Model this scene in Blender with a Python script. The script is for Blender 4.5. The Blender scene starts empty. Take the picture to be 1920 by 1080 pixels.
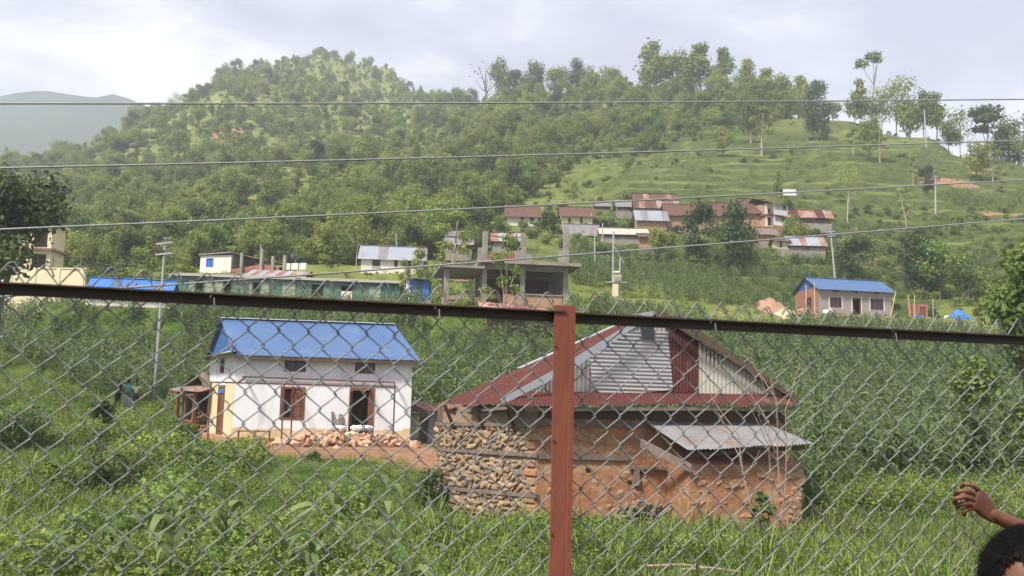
import bpy, bmesh, math, random
import numpy as np
from mathutils import Vector, Matrix, noise, Euler
R = math.radians
random.seed(7)
SC = bpy.context.scene
COL = SC.collection

# ------------------------------------------------------------------ camera
F = 1844.0                                   # focal length in pixels of the 1920 wide photograph
PITCH, ROLL = math.atan(223 / F), R(1.4)
CAM = Vector((0, 0, 1.6))
_f = Vector((0, math.cos(PITCH), math.sin(PITCH)))
_r0, _u0 = Vector((1, 0, 0)), Vector((0, -math.sin(PITCH), math.cos(PITCH)))
_r = _r0 * math.cos(ROLL) + _u0 * math.sin(ROLL)
_u = -_r0 * math.sin(ROLL) + _u0 * math.cos(ROLL)
cd = bpy.data.cameras.new('camera')
cam = bpy.data.objects.new('camera', cd)
COL.objects.link(cam)
cd.sensor_width = 36.0
cd.lens = 36.0 * F / 1920
cd.clip_start, cd.clip_end = 0.05, 9000
mw = Matrix.Identity(4)
for i in range(3):
    mw[i][0], mw[i][1], mw[i][2], mw[i][3] = _r[i], _u[i], -_f[i], CAM[i]
cam.matrix_world = mw
SC.camera = cam
cd.dof.use_dof = True
cd.dof.focus_distance = 14.0
cd.dof.aperture_fstop = 9.0

# ------------------------------------------------------------------ sky, sun, exposure
SUN_EL, SUN_AZ = 52, 222                    # azimuth clockwise from +Y: behind the camera, from the left
w = bpy.data.worlds.new('World')
SC.world = w
w.use_nodes = True
nt = w.node_tree
nt.nodes.clear()
N = nt.nodes.new
L = nt.links.new
sky = N('ShaderNodeTexSky')
sky.sky_type = 'NISHITA'
sky.sun_disc = False
sky.sun_elevation = R(SUN_EL)
sky.sun_rotation = R(SUN_AZ)
sky.dust_density = 2.5
sky.air_density = 1.0
tc = N('ShaderNodeTexCoord')
mp = N('ShaderNodeMapping')
mp.inputs['Scale'].default_value = (1.0, 1.0, 2.6)
mp.inputs['Location'].default_value = (3.1, 0.4, 1.7)
L(tc.outputs['Generated'], mp.inputs['Vector'])
n1 = N('ShaderNodeTexNoise')
n1.inputs['Scale'].default_value = 4.2
n1.inputs['Detail'].default_value = 5
n1.inputs['Roughness'].default_value = 0.5
n1.inputs['Distortion'].default_value = 0.35
L(mp.outputs['Vector'], n1.inputs['Vector'])
cr = N('ShaderNodeValToRGB')
e = cr.color_ramp.elements
e[0].position, e[0].color = 0.38, (3.8, 4.2, 5.6, 1)
e[1].position, e[1].color = 0.63, (8.9, 8.7, 9.0, 1)
m_ = cr.color_ramp.elements.new(0.5)
m_.color = (5.2, 5.5, 6.7, 1)
L(n1.outputs['Fac'], cr.inputs['Fac'])
mx = N('ShaderNodeMix')
mx.data_type = 'RGBA'
mx.inputs['Factor'].default_value = 0.93     # a closed, hazy cloud deck with a little sky through it
L(sky.outputs['Color'], mx.inputs[6])
L(cr.outputs['Color'], mx.inputs[7])
bg = N('ShaderNodeBackground')
bg.inputs['Strength'].default_value = 0.1
L(mx.outputs[2], bg.inputs['Color'])
wo = N('ShaderNodeOutputWorld')
L(bg.outputs['Background'], wo.inputs['Surface'])

sd = bpy.data.lights.new('sun', 'SUN')
sd.energy = 5.0
sd.angle = R(10)
sd.color = (1.0, 0.95, 0.86)
sun = bpy.data.objects.new('sun', sd)
COL.objects.link(sun)
_az, _el = R(SUN_AZ), R(SUN_EL)
to_sun = Vector((math.sin(_az) * math.cos(_el), math.cos(_az) * math.cos(_el), math.sin(_el)))
sun.rotation_euler = to_sun.to_track_quat('Z', 'Y').to_euler()
sun.location = (-20, -20, 60)
SC.view_settings.view_transform = 'Standard'
SC.view_settings.look = 'None'
SC.view_settings.gamma = 1
SC.view_settings.exposure = 0.48
SC.cycles.use_denoising = True
SC.cycles.volume_bounces = 1
SC.cycles.max_bounces = 6
SC.cycles.diffuse_bounces = 3
SC.cycles.transparent_max_bounces = 8
SC.render.film_transparent = False

# ------------------------------------------------------------------ pixel helpers (1920 x 1080 photograph -> world)
def ray(px, py):
    return _f + _r * ((px - 960) / F) - _u * ((py - 540) / F)
def P(px, py, D):
    d = ray(px, py)
    return CAM + d * (D / d.y)
def on_plane(px, py, p0, nrm):
    d = ray(px, py)
    return CAM + d * ((p0 - CAM).dot(nrm) / d.dot(nrm))

# ------------------------------------------------------------------ materials
MATS = {}
def mat(name, c1, c2=None, scale=3.0, rough=0.8, bump=0.0, bscale=None, detail=6, metal=0.0, spec=0.3, c3=None, s3=0.6, t3=(0.55, 0.7), stretch=(1, 1, 1)):
    """noise mix of two colours, an optional third in blotches, noise bump; object coordinates"""
    m = bpy.data.materials.new(name)
    m.use_nodes = True
    t = m.node_tree
    N, L = t.nodes.new, t.links.new
    b = t.nodes['Principled BSDF']
    b.inputs['Roughness'].default_value = rough
    b.inputs['Metallic'].default_value = metal
    b.inputs['Specular IOR Level'].default_value = spec
    tc = N('ShaderNodeTexCoord')
    mp = N('ShaderNodeMapping')
    mp.inputs['Scale'].default_value = stretch
    L(tc.outputs['Object'], mp.inputs['Vector'])
    n = N('ShaderNodeTexNoise')
    n.inputs['Scale'].default_value = scale
    n.inputs['Detail'].default_value = detail
    n.inputs['Roughness'].default_value = 0.62
    L(mp.outputs['Vector'], n.inputs['Vector'])
    c2 = c2 or tuple(x * 0.7 for x in c1)
    r = N('ShaderNodeValToRGB')
    r.color_ramp.elements[0].position, r.color_ramp.elements[0].color = 0.32, (*c2, 1)
    r.color_ramp.elements[1].position, r.color_ramp.elements[1].color = 0.68, (*c1, 1)
    L(n.outputs['Fac'], r.inputs['Fac'])
    out = r.outputs['Color']
    if c3:
        n3 = N('ShaderNodeTexNoise')
        n3.inputs['Scale'].default_value = s3
        n3.inputs['Detail'].default_value = 7
        n3.inputs['Roughness'].default_value = 0.65
        L(mp.outputs['Vector'], n3.inputs['Vector'])
        r3 = N('ShaderNodeValToRGB')
        r3.color_ramp.elements[0].position = t3[0]
        r3.color_ramp.elements[1].position = t3[1]
        L(n3.outputs['Fac'], r3.inputs['Fac'])
        x = N('ShaderNodeMix')
        x.data_type = 'RGBA'
        L(r3.outputs['Color'], x.inputs['Factor'])
        L(out, x.inputs[6])
        x.inputs[7].default_value = (*c3, 1)
        out = x.outputs[2]
    L(out, b.inputs['Base Color'])
    if bump:
        nb = N('ShaderNodeTexNoise')
        nb.inputs['Scale'].default_value = bscale or scale * 4
        nb.inputs['Detail'].default_value = 6
        L(mp.outputs['Vector'], nb.inputs['Vector'])
        bp = N('ShaderNodeBump')
        bp.inputs['Strength'].default_value = bump
        bp.inputs['Distance'].default_value = 0.03
        L(nb.outputs['Fac'], bp.inputs['Height'])
        L(bp.outputs['Normal'], b.inputs['Normal'])
    MATS[name] = m
    return m

def leaf_mat(name, dark, light, rnd=0.45, trans=0.35, rough=0.55, hue=0.018):
    """leaf: colour by per-leaf tint and by plant, diffuse plus light coming through"""
    m = bpy.data.materials.new(name)
    m.use_nodes = True
    t = m.node_tree
    N, L = t.nodes.new, t.links.new
    t.nodes.clear()
    at = N('ShaderNodeAttribute')
    at.attribute_name = 'tint'
    oi = N('ShaderNodeObjectInfo')
    mm = N('ShaderNodeMath')
    mm.operation = 'MULTIPLY_ADD'
    L(oi.outputs['Random'], mm.inputs[0])
    mm.inputs[1].default_value = rnd
    mu = N('ShaderNodeMath')
    mu.operation = 'MULTIPLY'
    L(at.outputs['Fac'], mu.inputs[0])
    mu.inputs[1].default_value = 1 - rnd
    L(mu.outputs[0], mm.inputs[2])
    r0 = N('ShaderNodeMix')
    r0.data_type = 'RGBA'
    L(mm.outputs[0], r0.inputs['Factor'])
    r0.inputs[6].default_value = (*dark, 1)
    r0.inputs[7].default_value = (*light, 1)
    # plants differ in hue and depth of colour
    h1 = N('ShaderNodeMath'); h1.operation = 'MULTIPLY'; L(oi.outputs['Random'], h1.inputs[0]); h1.inputs[1].default_value = 7.31
    h2 = N('ShaderNodeMath'); h2.operation = 'FRACT'; L(h1.outputs[0], h2.inputs[0])
    h3 = N('ShaderNodeMapRange'); L(h2.outputs[0], h3.inputs['Value']); h3.inputs['To Min'].default_value = 0.5 - hue; h3.inputs['To Max'].default_value = 0.5 + hue * 0.6
    h4 = N('ShaderNodeMath'); h4.operation = 'MULTIPLY'; L(oi.outputs['Random'], h4.inputs[0]); h4.inputs[1].default_value = 23.7
    h5 = N('ShaderNodeMath'); h5.operation = 'FRACT'; L(h4.outputs[0], h5.inputs[0])
    h6 = N('ShaderNodeMapRange'); L(h5.outputs[0], h6.inputs['Value']); h6.inputs['To Min'].default_value = 0.75; h6.inputs['To Max'].default_value = 1.2
    r = N('ShaderNodeHueSaturation'); L(h3.outputs[0], r.inputs['Hue']); L(h6.outputs[0], r.inputs['Value']); L(r0.outputs[2], r.inputs['Color'])
    b = N('ShaderNodeBsdfPrincipled')
    b.inputs['Roughness'].default_value = rough
    b.inputs['Specular IOR Level'].default_value = 0.25
    L(r.outputs[0], b.inputs['Base Color'])
    tr = N('ShaderNodeBsdfTranslucent')
    L(r.outputs[0], tr.inputs['Color'])
    ms = N('ShaderNodeMixShader')
    ms.inputs[0].default_value = trans
    L(b.outputs[0], ms.inputs[1])
    L(tr.outputs[0], ms.inputs[2])
    o = N('ShaderNodeOutputMaterial')
    L(ms.outputs[0], o.inputs['Surface'])
    MATS[name] = m
    return m

mat('white_plaster', (0.78, 0.77, 0.775), (0.69, 0.68, 0.69), 1.3, 0.9, 0.25, 12, c3=(0.55, 0.52, 0.49), s3=1.5, t3=(0.52, 0.74), stretch=(1, 1, 0.3))
mat('yellow_plaster', (0.66, 0.57, 0.35), (0.56, 0.48, 0.29), 1.6, 0.9, 0.2)
mat('mud_splash', (0.55, 0.38, 0.20), (0.62, 0.50, 0.33), 2.4, 0.95, 0.2)
mat('cream_plaster', (0.72, 0.62, 0.40), (0.64, 0.54, 0.34), 0.8, 0.9, 0.2, c3=(0.42, 0.36, 0.26), s3=0.5, t3=(0.58, 0.75))
mat('pale_plaster', (0.74, 0.70, 0.60), (0.64, 0.60, 0.50), 0.8, 0.9, 0.2)
mat('blue_paint', (0.060, 0.120, 0.255), (0.050, 0.104, 0.228), 0.9, 0.42, 0.0, spec=0.5, c3=(0.085, 0.145, 0.265), s3=0.8)
mat('blue_worn', (0.068, 0.128, 0.255), (0.056, 0.110, 0.225), 1.4, 0.5, spec=0.4, c3=(0.095, 0.150, 0.26), s3=1.0)
mat('blue_sheet', (0.045, 0.12, 0.30), (0.038, 0.10, 0.26), 1.2, 0.5)
mat('tarp_blue', (0.055, 0.18, 0.50), (0.045, 0.15, 0.42), 2.0, 0.45)
mat('rust_roof', (0.110, 0.034, 0.029), (0.074, 0.025, 0.022), 1.8, 0.8, 0.1, spec=0.15, c3=(0.20, 0.105, 0.085), s3=1.3, t3=(0.58, 0.74))
mat('rust_light', (0.30, 0.14, 0.09), (0.20, 0.08, 0.05), 1.5, 0.7, c3=(0.31, 0.25, 0.21), s3=0.6, t3=(0.48, 0.62))
mat('brown_tile', (0.135, 0.070, 0.050), (0.095, 0.050, 0.038), 1.2, 0.85, c3=(0.21, 0.14, 0.11), s3=0.4)
mat('grey_tin', (0.24, 0.235, 0.24), (0.165, 0.16, 0.165), 1.1, 0.7, 0.1, metal=0.0, spec=0.2, c3=(0.20, 0.115, 0.085), s3=0.9, t3=(0.52, 0.66))
mat('bright_tin', (0.36, 0.375, 0.40), (0.29, 0.30, 0.33), 0.7, 0.45, metal=0.25, c3=(0.30, 0.28, 0.28), s3=0.4, t3=(0.6, 0.8))
mat('pale_tin', (0.38, 0.36, 0.37), (0.30, 0.285, 0.29), 0.9, 0.6, 0.1, metal=0.05, c3=(0.38, 0.30, 0.27), s3=0.8, t3=(0.5, 0.7))
mat('cream_tin', (0.50, 0.46, 0.38), (0.42, 0.38, 0.31), 1.4, 0.6, 0.1, c3=(0.34, 0.17, 0.11), s3=0.9, t3=(0.60, 0.72))
mat('dark_wood', (0.12, 0.075, 0.05), (0.075, 0.048, 0.034), 5, 0.8, 0.3, stretch=(1, 1, 0.3))
mat('brown_wood', (0.21, 0.082, 0.050), (0.15, 0.058, 0.036), 4, 0.55, 0.15)
mat('grey_wood', (0.215, 0.165, 0.135), (0.13, 0.10, 0.085), 6, 0.9, 0.3)
mat('pale_wood', (0.50, 0.36, 0.24), (0.38, 0.26, 0.16), 5, 0.85)
mat('bamboo', (0.52, 0.42, 0.26), (0.40, 0.32, 0.19), 4, 0.7)
mat('concrete', (0.33, 0.295, 0.25), (0.22, 0.195, 0.165), 1.2, 0.95, 0.2, c3=(0.15, 0.13, 0.115), s3=0.7, t3=(0.5, 0.7))
mat('grey_block', (0.34, 0.31, 0.28), (0.27, 0.245, 0.225), 2.0, 0.95, 0.2)
mat('brick_red', (0.36, 0.15, 0.10), (0.27, 0.11, 0.075), 2.5, 0.95, 0.3)
mat('brick_old', (0.44, 0.27, 0.17), (0.32, 0.19, 0.12), 2.5, 0.95, 0.3)
mat('mud_wall', (0.385, 0.185, 0.095), (0.25, 0.120, 0.065), 2.6, 0.98, 1.0, 7, c3=(0.42, 0.26, 0.155), s3=1.9, t3=(0.5, 0.66))
mat('mud_joint', (0.30, 0.195, 0.125), (0.21, 0.135, 0.09), 2.6, 0.98, 0.8, 10)
mat('mud_dark', (0.22, 0.14, 0.095), (0.15, 0.10, 0.07), 2.0, 0.98, 0.5, 10)
mat('stone_tan', (0.35, 0.255, 0.165), (0.22, 0.16, 0.105), 2.2, 0.95, 0.4, 16)
mat('stone_buff', (0.42, 0.30, 0.185), (0.29, 0.20, 0.125), 2.2, 0.95, 0.4, 16)
mat('stone_grey', (0.29, 0.215, 0.145), (0.19, 0.14, 0.095), 2.2, 0.95, 0.4, 16)
mat('stone_orange', (0.43, 0.225, 0.12), (0.30, 0.155, 0.085), 2.2, 0.95, 0.4, 16)
mat('rubble', (0.56, 0.36, 0.25), (0.44, 0.27, 0.18), 3, 0.95, 0.4, 14)
mat('earth', (0.42, 0.25, 0.16), (0.33, 0.19, 0.115), 1.4, 1.0, 0.5, 8)
mat('pale_sand', (0.62, 0.50, 0.33), (0.50, 0.38, 0.24), 1.4, 1.0)
mat('green_tin', (0.075, 0.185, 0.145), (0.055, 0.145, 0.115), 0.5, 0.6, c3=(0.16, 0.24, 0.18), s3=0.25, t3=(0.45, 0.6))
mat('olive_tin', (0.25, 0.24, 0.185), (0.20, 0.195, 0.15), 0.4, 0.6)
mat('pale_panel', (0.36, 0.38, 0.27), (0.29, 0.31, 0.22), 1.0, 0.6)
mat('inside_shade', (0.02, 0.018, 0.016), (0.012, 0.011, 0.010), 2, 0.9)  # near-black colour stands in for the shade inside rooms and holes
mat('pink_tin', (0.52, 0.19, 0.17), (0.42, 0.14, 0.13), 0.6, 0.6, c3=(0.50, 0.34, 0.28), s3=0.5)
mat('steel_pole', (0.46, 0.46, 0.46), (0.38, 0.38, 0.38), 2, 0.5, metal=0.4)
mat('wire_zinc', (0.25, 0.25, 0.245), (0.16, 0.16, 0.16), 30, 0.5, metal=0.35, c3=(0.20, 0.17, 0.14), s3=9, t3=(0.55, 0.7))
mat('cable', (0.34, 0.335, 0.33), (0.25, 0.245, 0.24), 40, 0.45, metal=0.4)
mat('thin_cable', (0.06, 0.06, 0.06), None, 10, 0.6)
mat('red_oxide', (0.220, 0.068, 0.042), (0.180, 0.055, 0.035), 5, 0.5, 0.15, 40, c3=(0.115, 0.048, 0.035), s3=11, t3=(0.60, 0.72), stretch=(1, 1, 0.35))
mat('rail_shade_brown', (0.070, 0.042, 0.033), (0.042, 0.029, 0.026), 6, 0.5, 0.2, 40, c3=(0.115, 0.055, 0.038), s3=5, t3=(0.55, 0.7), stretch=(0.3, 1, 1))  # dark brown has the rail's underside shade put in; the blotches are rust
mat('rust_pipe', (0.16, 0.070, 0.050), (0.10, 0.048, 0.036), 6, 0.8)
mat('white_gloss', (0.72, 0.72, 0.72), (0.62, 0.62, 0.62), 2, 0.5)
mat('sack_white', (0.74, 0.73, 0.70), (0.60, 0.59, 0.56), 5, 0.8, 0.3)
mat('bark', (0.20, 0.145, 0.105), (0.12, 0.09, 0.07), 3, 0.95, 0.5, stretch=(1, 1, 0.3))
mat('bark_pale', (0.46, 0.38, 0.29), (0.34, 0.27, 0.20), 2, 0.95, 0.4, stretch=(1, 1, 0.3))
mat('dry_twig', (0.34, 0.25, 0.19), (0.24, 0.175, 0.135), 5, 0.95)
mat('skin_brown', (0.150, 0.056, 0.031), (0.120, 0.044, 0.026), 14, 0.5, 0.05, 90, spec=0.4)
mat('hair_black', (0.008, 0.0075, 0.0075), (0.005, 0.005, 0.005), 40, 0.75, 0.0, 160, spec=0.10)
mat('shirt_maroon', (0.20, 0.03, 0.035), (0.15, 0.024, 0.03), 8, 0.9)
mat('cloth_black', (0.018, 0.018, 0.020), None, 8, 0.9)
mat('cloth_aqua', (0.16, 0.42, 0.48), (0.12, 0.34, 0.40), 8, 0.9)
mat('cloth_lime', (0.62, 0.66, 0.40), (0.54, 0.58, 0.34), 8, 0.9)
mat('denim', (0.32, 0.42, 0.50), (0.24, 0.33, 0.42), 8, 0.9)
mat('cloth_dark', (0.04, 0.025, 0.025), None, 8, 0.9)
mat('cloth_violet', (0.16, 0.14, 0.42), None, 8, 0.9)
mat('glass_dark', (0.03, 0.035, 0.045), (0.02, 0.024, 0.03), 1, 0.12, spec=0.5)
leaf_mat('leaf_forest', (0.085, 0.142, 0.026), (0.335, 0.390, 0.085))
leaf_mat('leaf_dark', (0.030, 0.060, 0.020), (0.110, 0.165, 0.048), 0.25)
leaf_mat('leaf_bright', (0.055, 0.115, 0.022), (0.235, 0.325, 0.072))
leaf_mat('leaf_maize', (0.048, 0.096, 0.030), (0.205, 0.270, 0.105), 0.35, 0.4)
leaf_mat('leaf_grass', (0.075, 0.135, 0.024), (0.270, 0.340, 0.078), 0.4, 0.4)
leaf_mat('leaf_dry', (0.13, 0.11, 0.05), (0.24, 0.20, 0.10), 0.4, 0.3)

# ------------------------------------------------------------------ object helpers
SKEW = [0.0]
def link(o, parent=None):
    COL.objects.link(o)
    if parent:
        o.parent = parent
    return o
def tag(o, label=None, cat=None, group=None, kind=None):
    if label: o['label'] = label
    if cat: o['category'] = cat
    if group: o['group'] = group
    if kind: o['kind'] = kind
    return o
def empty(name, label, cat, loc=(0, 0, 0), rz=0.0, group=None):
    o = bpy.data.objects.new(name, None)
    o.empty_display_size = 0.3
    link(o)
    o.location = loc
    o.rotation_euler = (0, 0, rz)
    return tag(o, label, cat, group)
def mo(name, bm, m, parent=None, smooth=False, recalc=True):
    me = bpy.data.meshes.new(name)
    if SKEW[0]:
        for v in bm.verts:
            v.co.x -= SKEW[0] * v.co.y
    if recalc:
        bmesh.ops.recalc_face_normals(bm, faces=bm.faces[:])
    bm.to_mesh(me)
    bm.free()
    me.materials.append(MATS[m])
    if smooth:
        me.polygons.foreach_set('use_smooth', [True] * len(me.polygons))
    return link(bpy.data.objects.new(name, me), parent)
def share(name, me, parent=None):
    return link(bpy.data.objects.new(name, me), parent)
def BM():
    return bmesh.new()
def quad(bm, *pts):
    return bm.faces.new([bm.verts.new(p) for p in pts])
def hexa(bm, c):
    v = [bm.verts.new(p) for p in c]
    for f in ((0, 3, 2, 1), (4, 5, 6, 7), (0, 1, 5, 4), (1, 2, 6, 5), (2, 3, 7, 6), (3, 0, 4, 7)):
        bm.faces.new([v[i] for i in f])
def box(bm, x0, x1, y0, y1, z0, z1):
    hexa(bm, [(x0, y0, z0), (x1, y0, z0), (x1, y1, z0), (x0, y1, z0), (x0, y0, z1), (x1, y0, z1), (x1, y1, z1), (x0, y1, z1)])
    return bm
def tube(bm, pts, rad, n=6, caps=True):
    """tube along a polyline; rad a number or a list"""
    pts = [Vector(p) for p in pts]
    if not hasattr(rad, '__len__'):
        rad = [rad] * len(pts)
    rings = []
    a = None
    for i, p in enumerate(pts):
        d = (pts[min(i + 1, len(pts) - 1)] - pts[max(i - 1, 0)]).normalized()
        if a is None:
            a = d.orthogonal().normalized()
        a = (a - d * a.dot(d)).normalized()
        b = d.cross(a)
        rings.append([bm.verts.new(p + (a * math.cos(6.28319 * k / n) + b * math.sin(6.28319 * k / n)) * rad[i]) for k in range(n)])
    for q in range(len(rings) - 1):
        for k in range(n):
            bm.faces.new((rings[q][k], rings[q][(k + 1) % n], rings[q + 1][(k + 1) % n], rings[q + 1][k]))
    if caps:
        bm.faces.new(rings[0][::-1])
        bm.faces.new(rings[-1])
    return bm
def beam(bm, p0, p1, wd, ht):
    """rectangular bar between two points, wd across (horizontal), ht high"""
    p0, p1 = Vector(p0), Vector(p1)
    d = (p1 - p0).normalized()
    s = d.cross(Vector((0, 0, 1)))
    if s.length < 0.05:
        s = Vector((1, 0, 0))
    s.normalize()
    u = s.cross(d).normalized()
    c = []
    for p in (p0, p1):
        c += [p - s * wd / 2 - u * ht / 2, p + s * wd / 2 - u * ht / 2, p + s * wd / 2 + u * ht / 2, p - s * wd / 2 + u * ht / 2]
    hexa(bm, c)
    return bm
def prism(bm, pts, vec):
    vec = Vector(vec)
    a = [bm.verts.new(p) for p in pts]
    b = [bm.verts.new(Vector(p) + vec) for p in pts]
    n = len(a)
    bm.faces.new(a)
    bm.faces.new(b[::-1])
    for i in range(n):
        bm.faces.new((a[i], b[i], b[(i + 1) % n], a[(i + 1) % n]))
    return bm
def lerp(a, b, t):
    return Vector(a) * (1 - t) + Vector(b) * t

def sheets(parent, name, a, b, c, d, n, m, wl=0.09, amp=0.012, rows=2, mats=None, step=0.006, jag=0.0, rnd=None):
    """a-b eave, d-c ridge: n overlapping corrugated sheets, each a part"""
    a, b, c, d = map(Vector, (a, b, c, d))
    nrm = (b - a).cross(d - a).normalized()
    if nrm.z < 0:
        nrm = -nrm
    rnd = rnd or random
    W = (b - a).length
    out = []
    for i in range(n):
        bm = BM()
        s0, s1 = i / n, (i + 1) / n + (0.012 / n if i < n - 1 else 0)
        k = max(3, int(W * (s1 - s0) / wl * 4))
        drop = rnd.uniform(-jag, jag)
        g = []
        for r in range(rows + 1):
            t = r / rows
            row = []
            for j in range(k + 1):
                s = s0 + (s1 - s0) * j / k
                tt = t if r else -drop
                p = lerp(lerp(a, b, s), lerp(d, c, s), tt)
                row.append(bm.verts.new(p + nrm * (amp * math.sin(s * W / wl * 6.28319) + step * (i % 2))))
            g.append(row)
        for r in range(rows):
            for j in range(k):
                bm.faces.new((g[r][j], g[r][j + 1], g[r + 1][j + 1], g[r + 1][j]))
        out.append(mo(name, bm, mats[i % len(mats)] if mats else m, parent, smooth=True))
    return out

# mapping of a wall face to house coordinates: s along the wall, d inwards, z up
def fmap(face, W, Dp):
    return {'front': lambda s, d, z: (s, d, z), 'left': lambda s, d, z: (d, s, z),
            'right': lambda s, d, z: (W - d, s, z), 'back': lambda s, d, z: (s, Dp - d, z)}[face]
def fbox(bm, fm, s0, s1, d0, d1, z0, z1):
    hexa(bm, [fm(s0, d0, z0), fm(s1, d0, z0), fm(s1, d1, z0), fm(s0, d1, z0), fm(s0, d0, z1), fm(s1, d0, z1), fm(s1, d1, z1), fm(s0, d1, z1)])
def wall(parent, fm, s0, s1, z0, z1, m, openings=(), th=0.22, name='wall'):
    """wall slab with real openings"""
    bm = BM()
    S = sorted({s0, s1, *[o[0] for o in openings], *[o[1] for o in openings]})
    Z = sorted({z0, z1, *[o[2] for o in openings], *[o[3] for o in openings]})
    hole = lambda s, z: any(o[0] < s < o[1] and o[2] < z < o[3] for o in openings)
    cells = [[not hole((S[i] + S[i + 1]) / 2, (Z[j] + Z[j + 1]) / 2) for j in range(len(Z) - 1)] for i in range(len(S) - 1)]
    full = lambda i, j: 0 <= i < len(S) - 1 and 0 <= j < len(Z) - 1 and cells[i][j]
    for i in range(len(S) - 1):
        for j in range(len(Z) - 1):
            if not cells[i][j]:
                continue
            a, b, c, d = S[i], S[i + 1], Z[j], Z[j + 1]
            quad(bm, fm(a, 0, c), fm(b, 0, c), fm(b, 0, d), fm(a, 0, d))
            quad(bm, fm(a, th, c), fm(a, th, d), fm(b, th, d), fm(b, th, c))
            if not full(i - 1, j): quad(bm, fm(a, 0, c), fm(a, 0, d), fm(a, th, d), fm(a, th, c))
            if not full(i + 1, j): quad(bm, fm(b, 0, c), fm(b, th, c), fm(b, th, d), fm(b, 0, d))
            if not full(i, j - 1): quad(bm, fm(a, 0, c), fm(a, th, c), fm(b, th, c), fm(b, 0, c))
            if not full(i, j + 1): quad(bm, fm(a, 0, d), fm(b, 0, d), fm(b, th, d), fm(a, th, d))
    bmesh.ops.remove_doubles(bm, verts=bm.verts[:], dist=1e-4)
    return mo(name, bm, m, parent)
def window(parent, fm, s0, s1, z0, z1, fr='brown_wood', fw=0.06, bars=1, pane='glass_dark', proud=0.02, rails=0, sill=None):
    bm = BM()
    fbox(bm, fm, s0, s0 + fw, -proud, 0.10, z0, z1)
    fbox(bm, fm, s1 - fw, s1, -proud, 0.10, z0, z1)
    fbox(bm, fm, s0 + fw, s1 - fw, -proud, 0.10, z0, z0 + fw)
    fbox(bm, fm, s0 + fw, s1 - fw, -proud, 0.10, z1 - fw, z1)
    w = mo('window', bm, fr, parent)
    for k in range(bars):
        bm = BM()
        c = s0 + (s1 - s0) * (k + 1) / (bars + 1)
        fbox(bm, fm, c - fw * 0.35, c + fw * 0.35, -proud + 0.008, 0.085, z0 + fw, z1 - fw)
        mo('mullion', bm, fr, w)
    edges = [s0 + fw] + [s0 + (s1 - s0) * (k + 1) / (bars + 1) for k in range(bars)] + [s1 - fw]
    if pane:
        for a, b in zip(edges, edges[1:]):
            bm = BM()
            fbox(bm, fm, a + 0.01, b - 0.01, 0.055, 0.065, z0 + fw * 0.8, z1 - fw * 0.8)
            mo('pane', bm, pane, w)
    if sill:
        bm = BM()
        fbox(bm, fm, s0 - 0.06, s1 + 0.06, -0.08, 0.02, z0 - 0.07, z0 - 0.003)
        mo('sill', bm, sill, w)
    return w
def door(parent, fm, s0, s1, z0, z1, fr='brown_wood', fw=0.09, leaf=0.0, leafmat='brown_wood'):
    """open doorway with frame; leaf = share of the opening covered by a leaf on its left"""
    bm = BM()
    fbox(bm, fm, s0, s0 + fw, -0.03, 0.14, z0, z1)
    fbox(bm, fm, s1 - fw, s1, -0.03, 0.14, z0, z1)
    fbox(bm, fm, s0 + fw, s1 - fw, -0.03, 0.14, z1 - fw, z1)
    dr = mo('door', bm, fr, parent)
    if leaf:
        bm = BM()
        e = s0 + fw + (s1 - s0 - 2 * fw) * leaf
        fbox(bm, fm, s0 + fw, e, 0.02, 0.06, z0, z1 - fw)
        for a, b in ((0.08, 0.45), (0.53, 0.93)):
            fbox(bm, fm, s0 + fw + 0.09, e - 0.09, 0.005, 0.019, z0 + (z1 - z0) * a, z0 + (z1 - z0 - fw) * b)
        mo('leaf', bm, leafmat, dr)
    return dr
def floor_and_back(parent, W, Dp, z, m='inside_shade'):
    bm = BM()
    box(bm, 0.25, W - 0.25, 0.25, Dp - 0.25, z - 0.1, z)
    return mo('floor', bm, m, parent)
def gable_roof(parent, W, Dp, ze, zr, oh, os, m, n, wl=0.12, amp=0.015, mats=None, cap=None, fascia=None, jag=0.0):
    """ridge along x"""
    k = (zr - ze) / (Dp / 2)
    zo = ze - k * oh
    bm = BM()
    c = [(-os, Dp / 2 - 0.16, zr + 0.01), (W + os, Dp / 2 - 0.16, zr + 0.01), (W + os, Dp / 2, zr + 0.055), (-os, Dp / 2, zr + 0.055), (W + os, Dp / 2 + 0.16, zr + 0.01), (-os, Dp / 2 + 0.16, zr + 0.01)]
    prism(bm, [c[0], c[3], c[5]], (W + 2 * os, 0, 0))
    rf = mo('roof', bm, cap or m, parent)
    sheets(rf, 'sheet', (-os, -oh, zo), (W + os, -oh, zo), (W + os, Dp / 2, zr), (-os, Dp / 2, zr), n, m, wl, amp, 2, mats, jag=jag)
    sheets(rf, 'sheet', (-os, Dp + oh, zo), (W + os, Dp + oh, zo), (W + os, Dp / 2, zr), (-os, Dp / 2, zr), max(2, n // 2), m, wl, amp, 1, mats)
    if fascia:
        bm = BM()
        box(bm, -os, W + os, -oh + 0.02, -oh + 0.06, zo - 0.15, zo - 0.02)
        mo('fascia', bm, fascia, rf)
    return rf
def gables(parent, W, Dp, ze, zr, m, th=0.2):
    for x in (0, W - th):
        bm = BM()
        prism(bm, [(x, 0.0, ze + 0.002), (x, Dp, ze + 0.002), (x, Dp / 2, zr - 0.03)], (th, 0, 0))
        mo('gable', bm, m, parent)
def place(name, label, cat, pa, pb, group=None, z=None):
    """Empty at the left front corner of a building whose front runs from pa to pb (world points)"""
    a, b = Vector(pa), Vector(pb)
    d = b - a
    ang = math.atan2(d.y, d.x)
    zz = (a.z + b.z) / 2 if z is None else z
    o = empty(name, label, cat, (a.x, a.y, zz), ang, group)
    return o, math.hypot(d.x, d.y)
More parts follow.
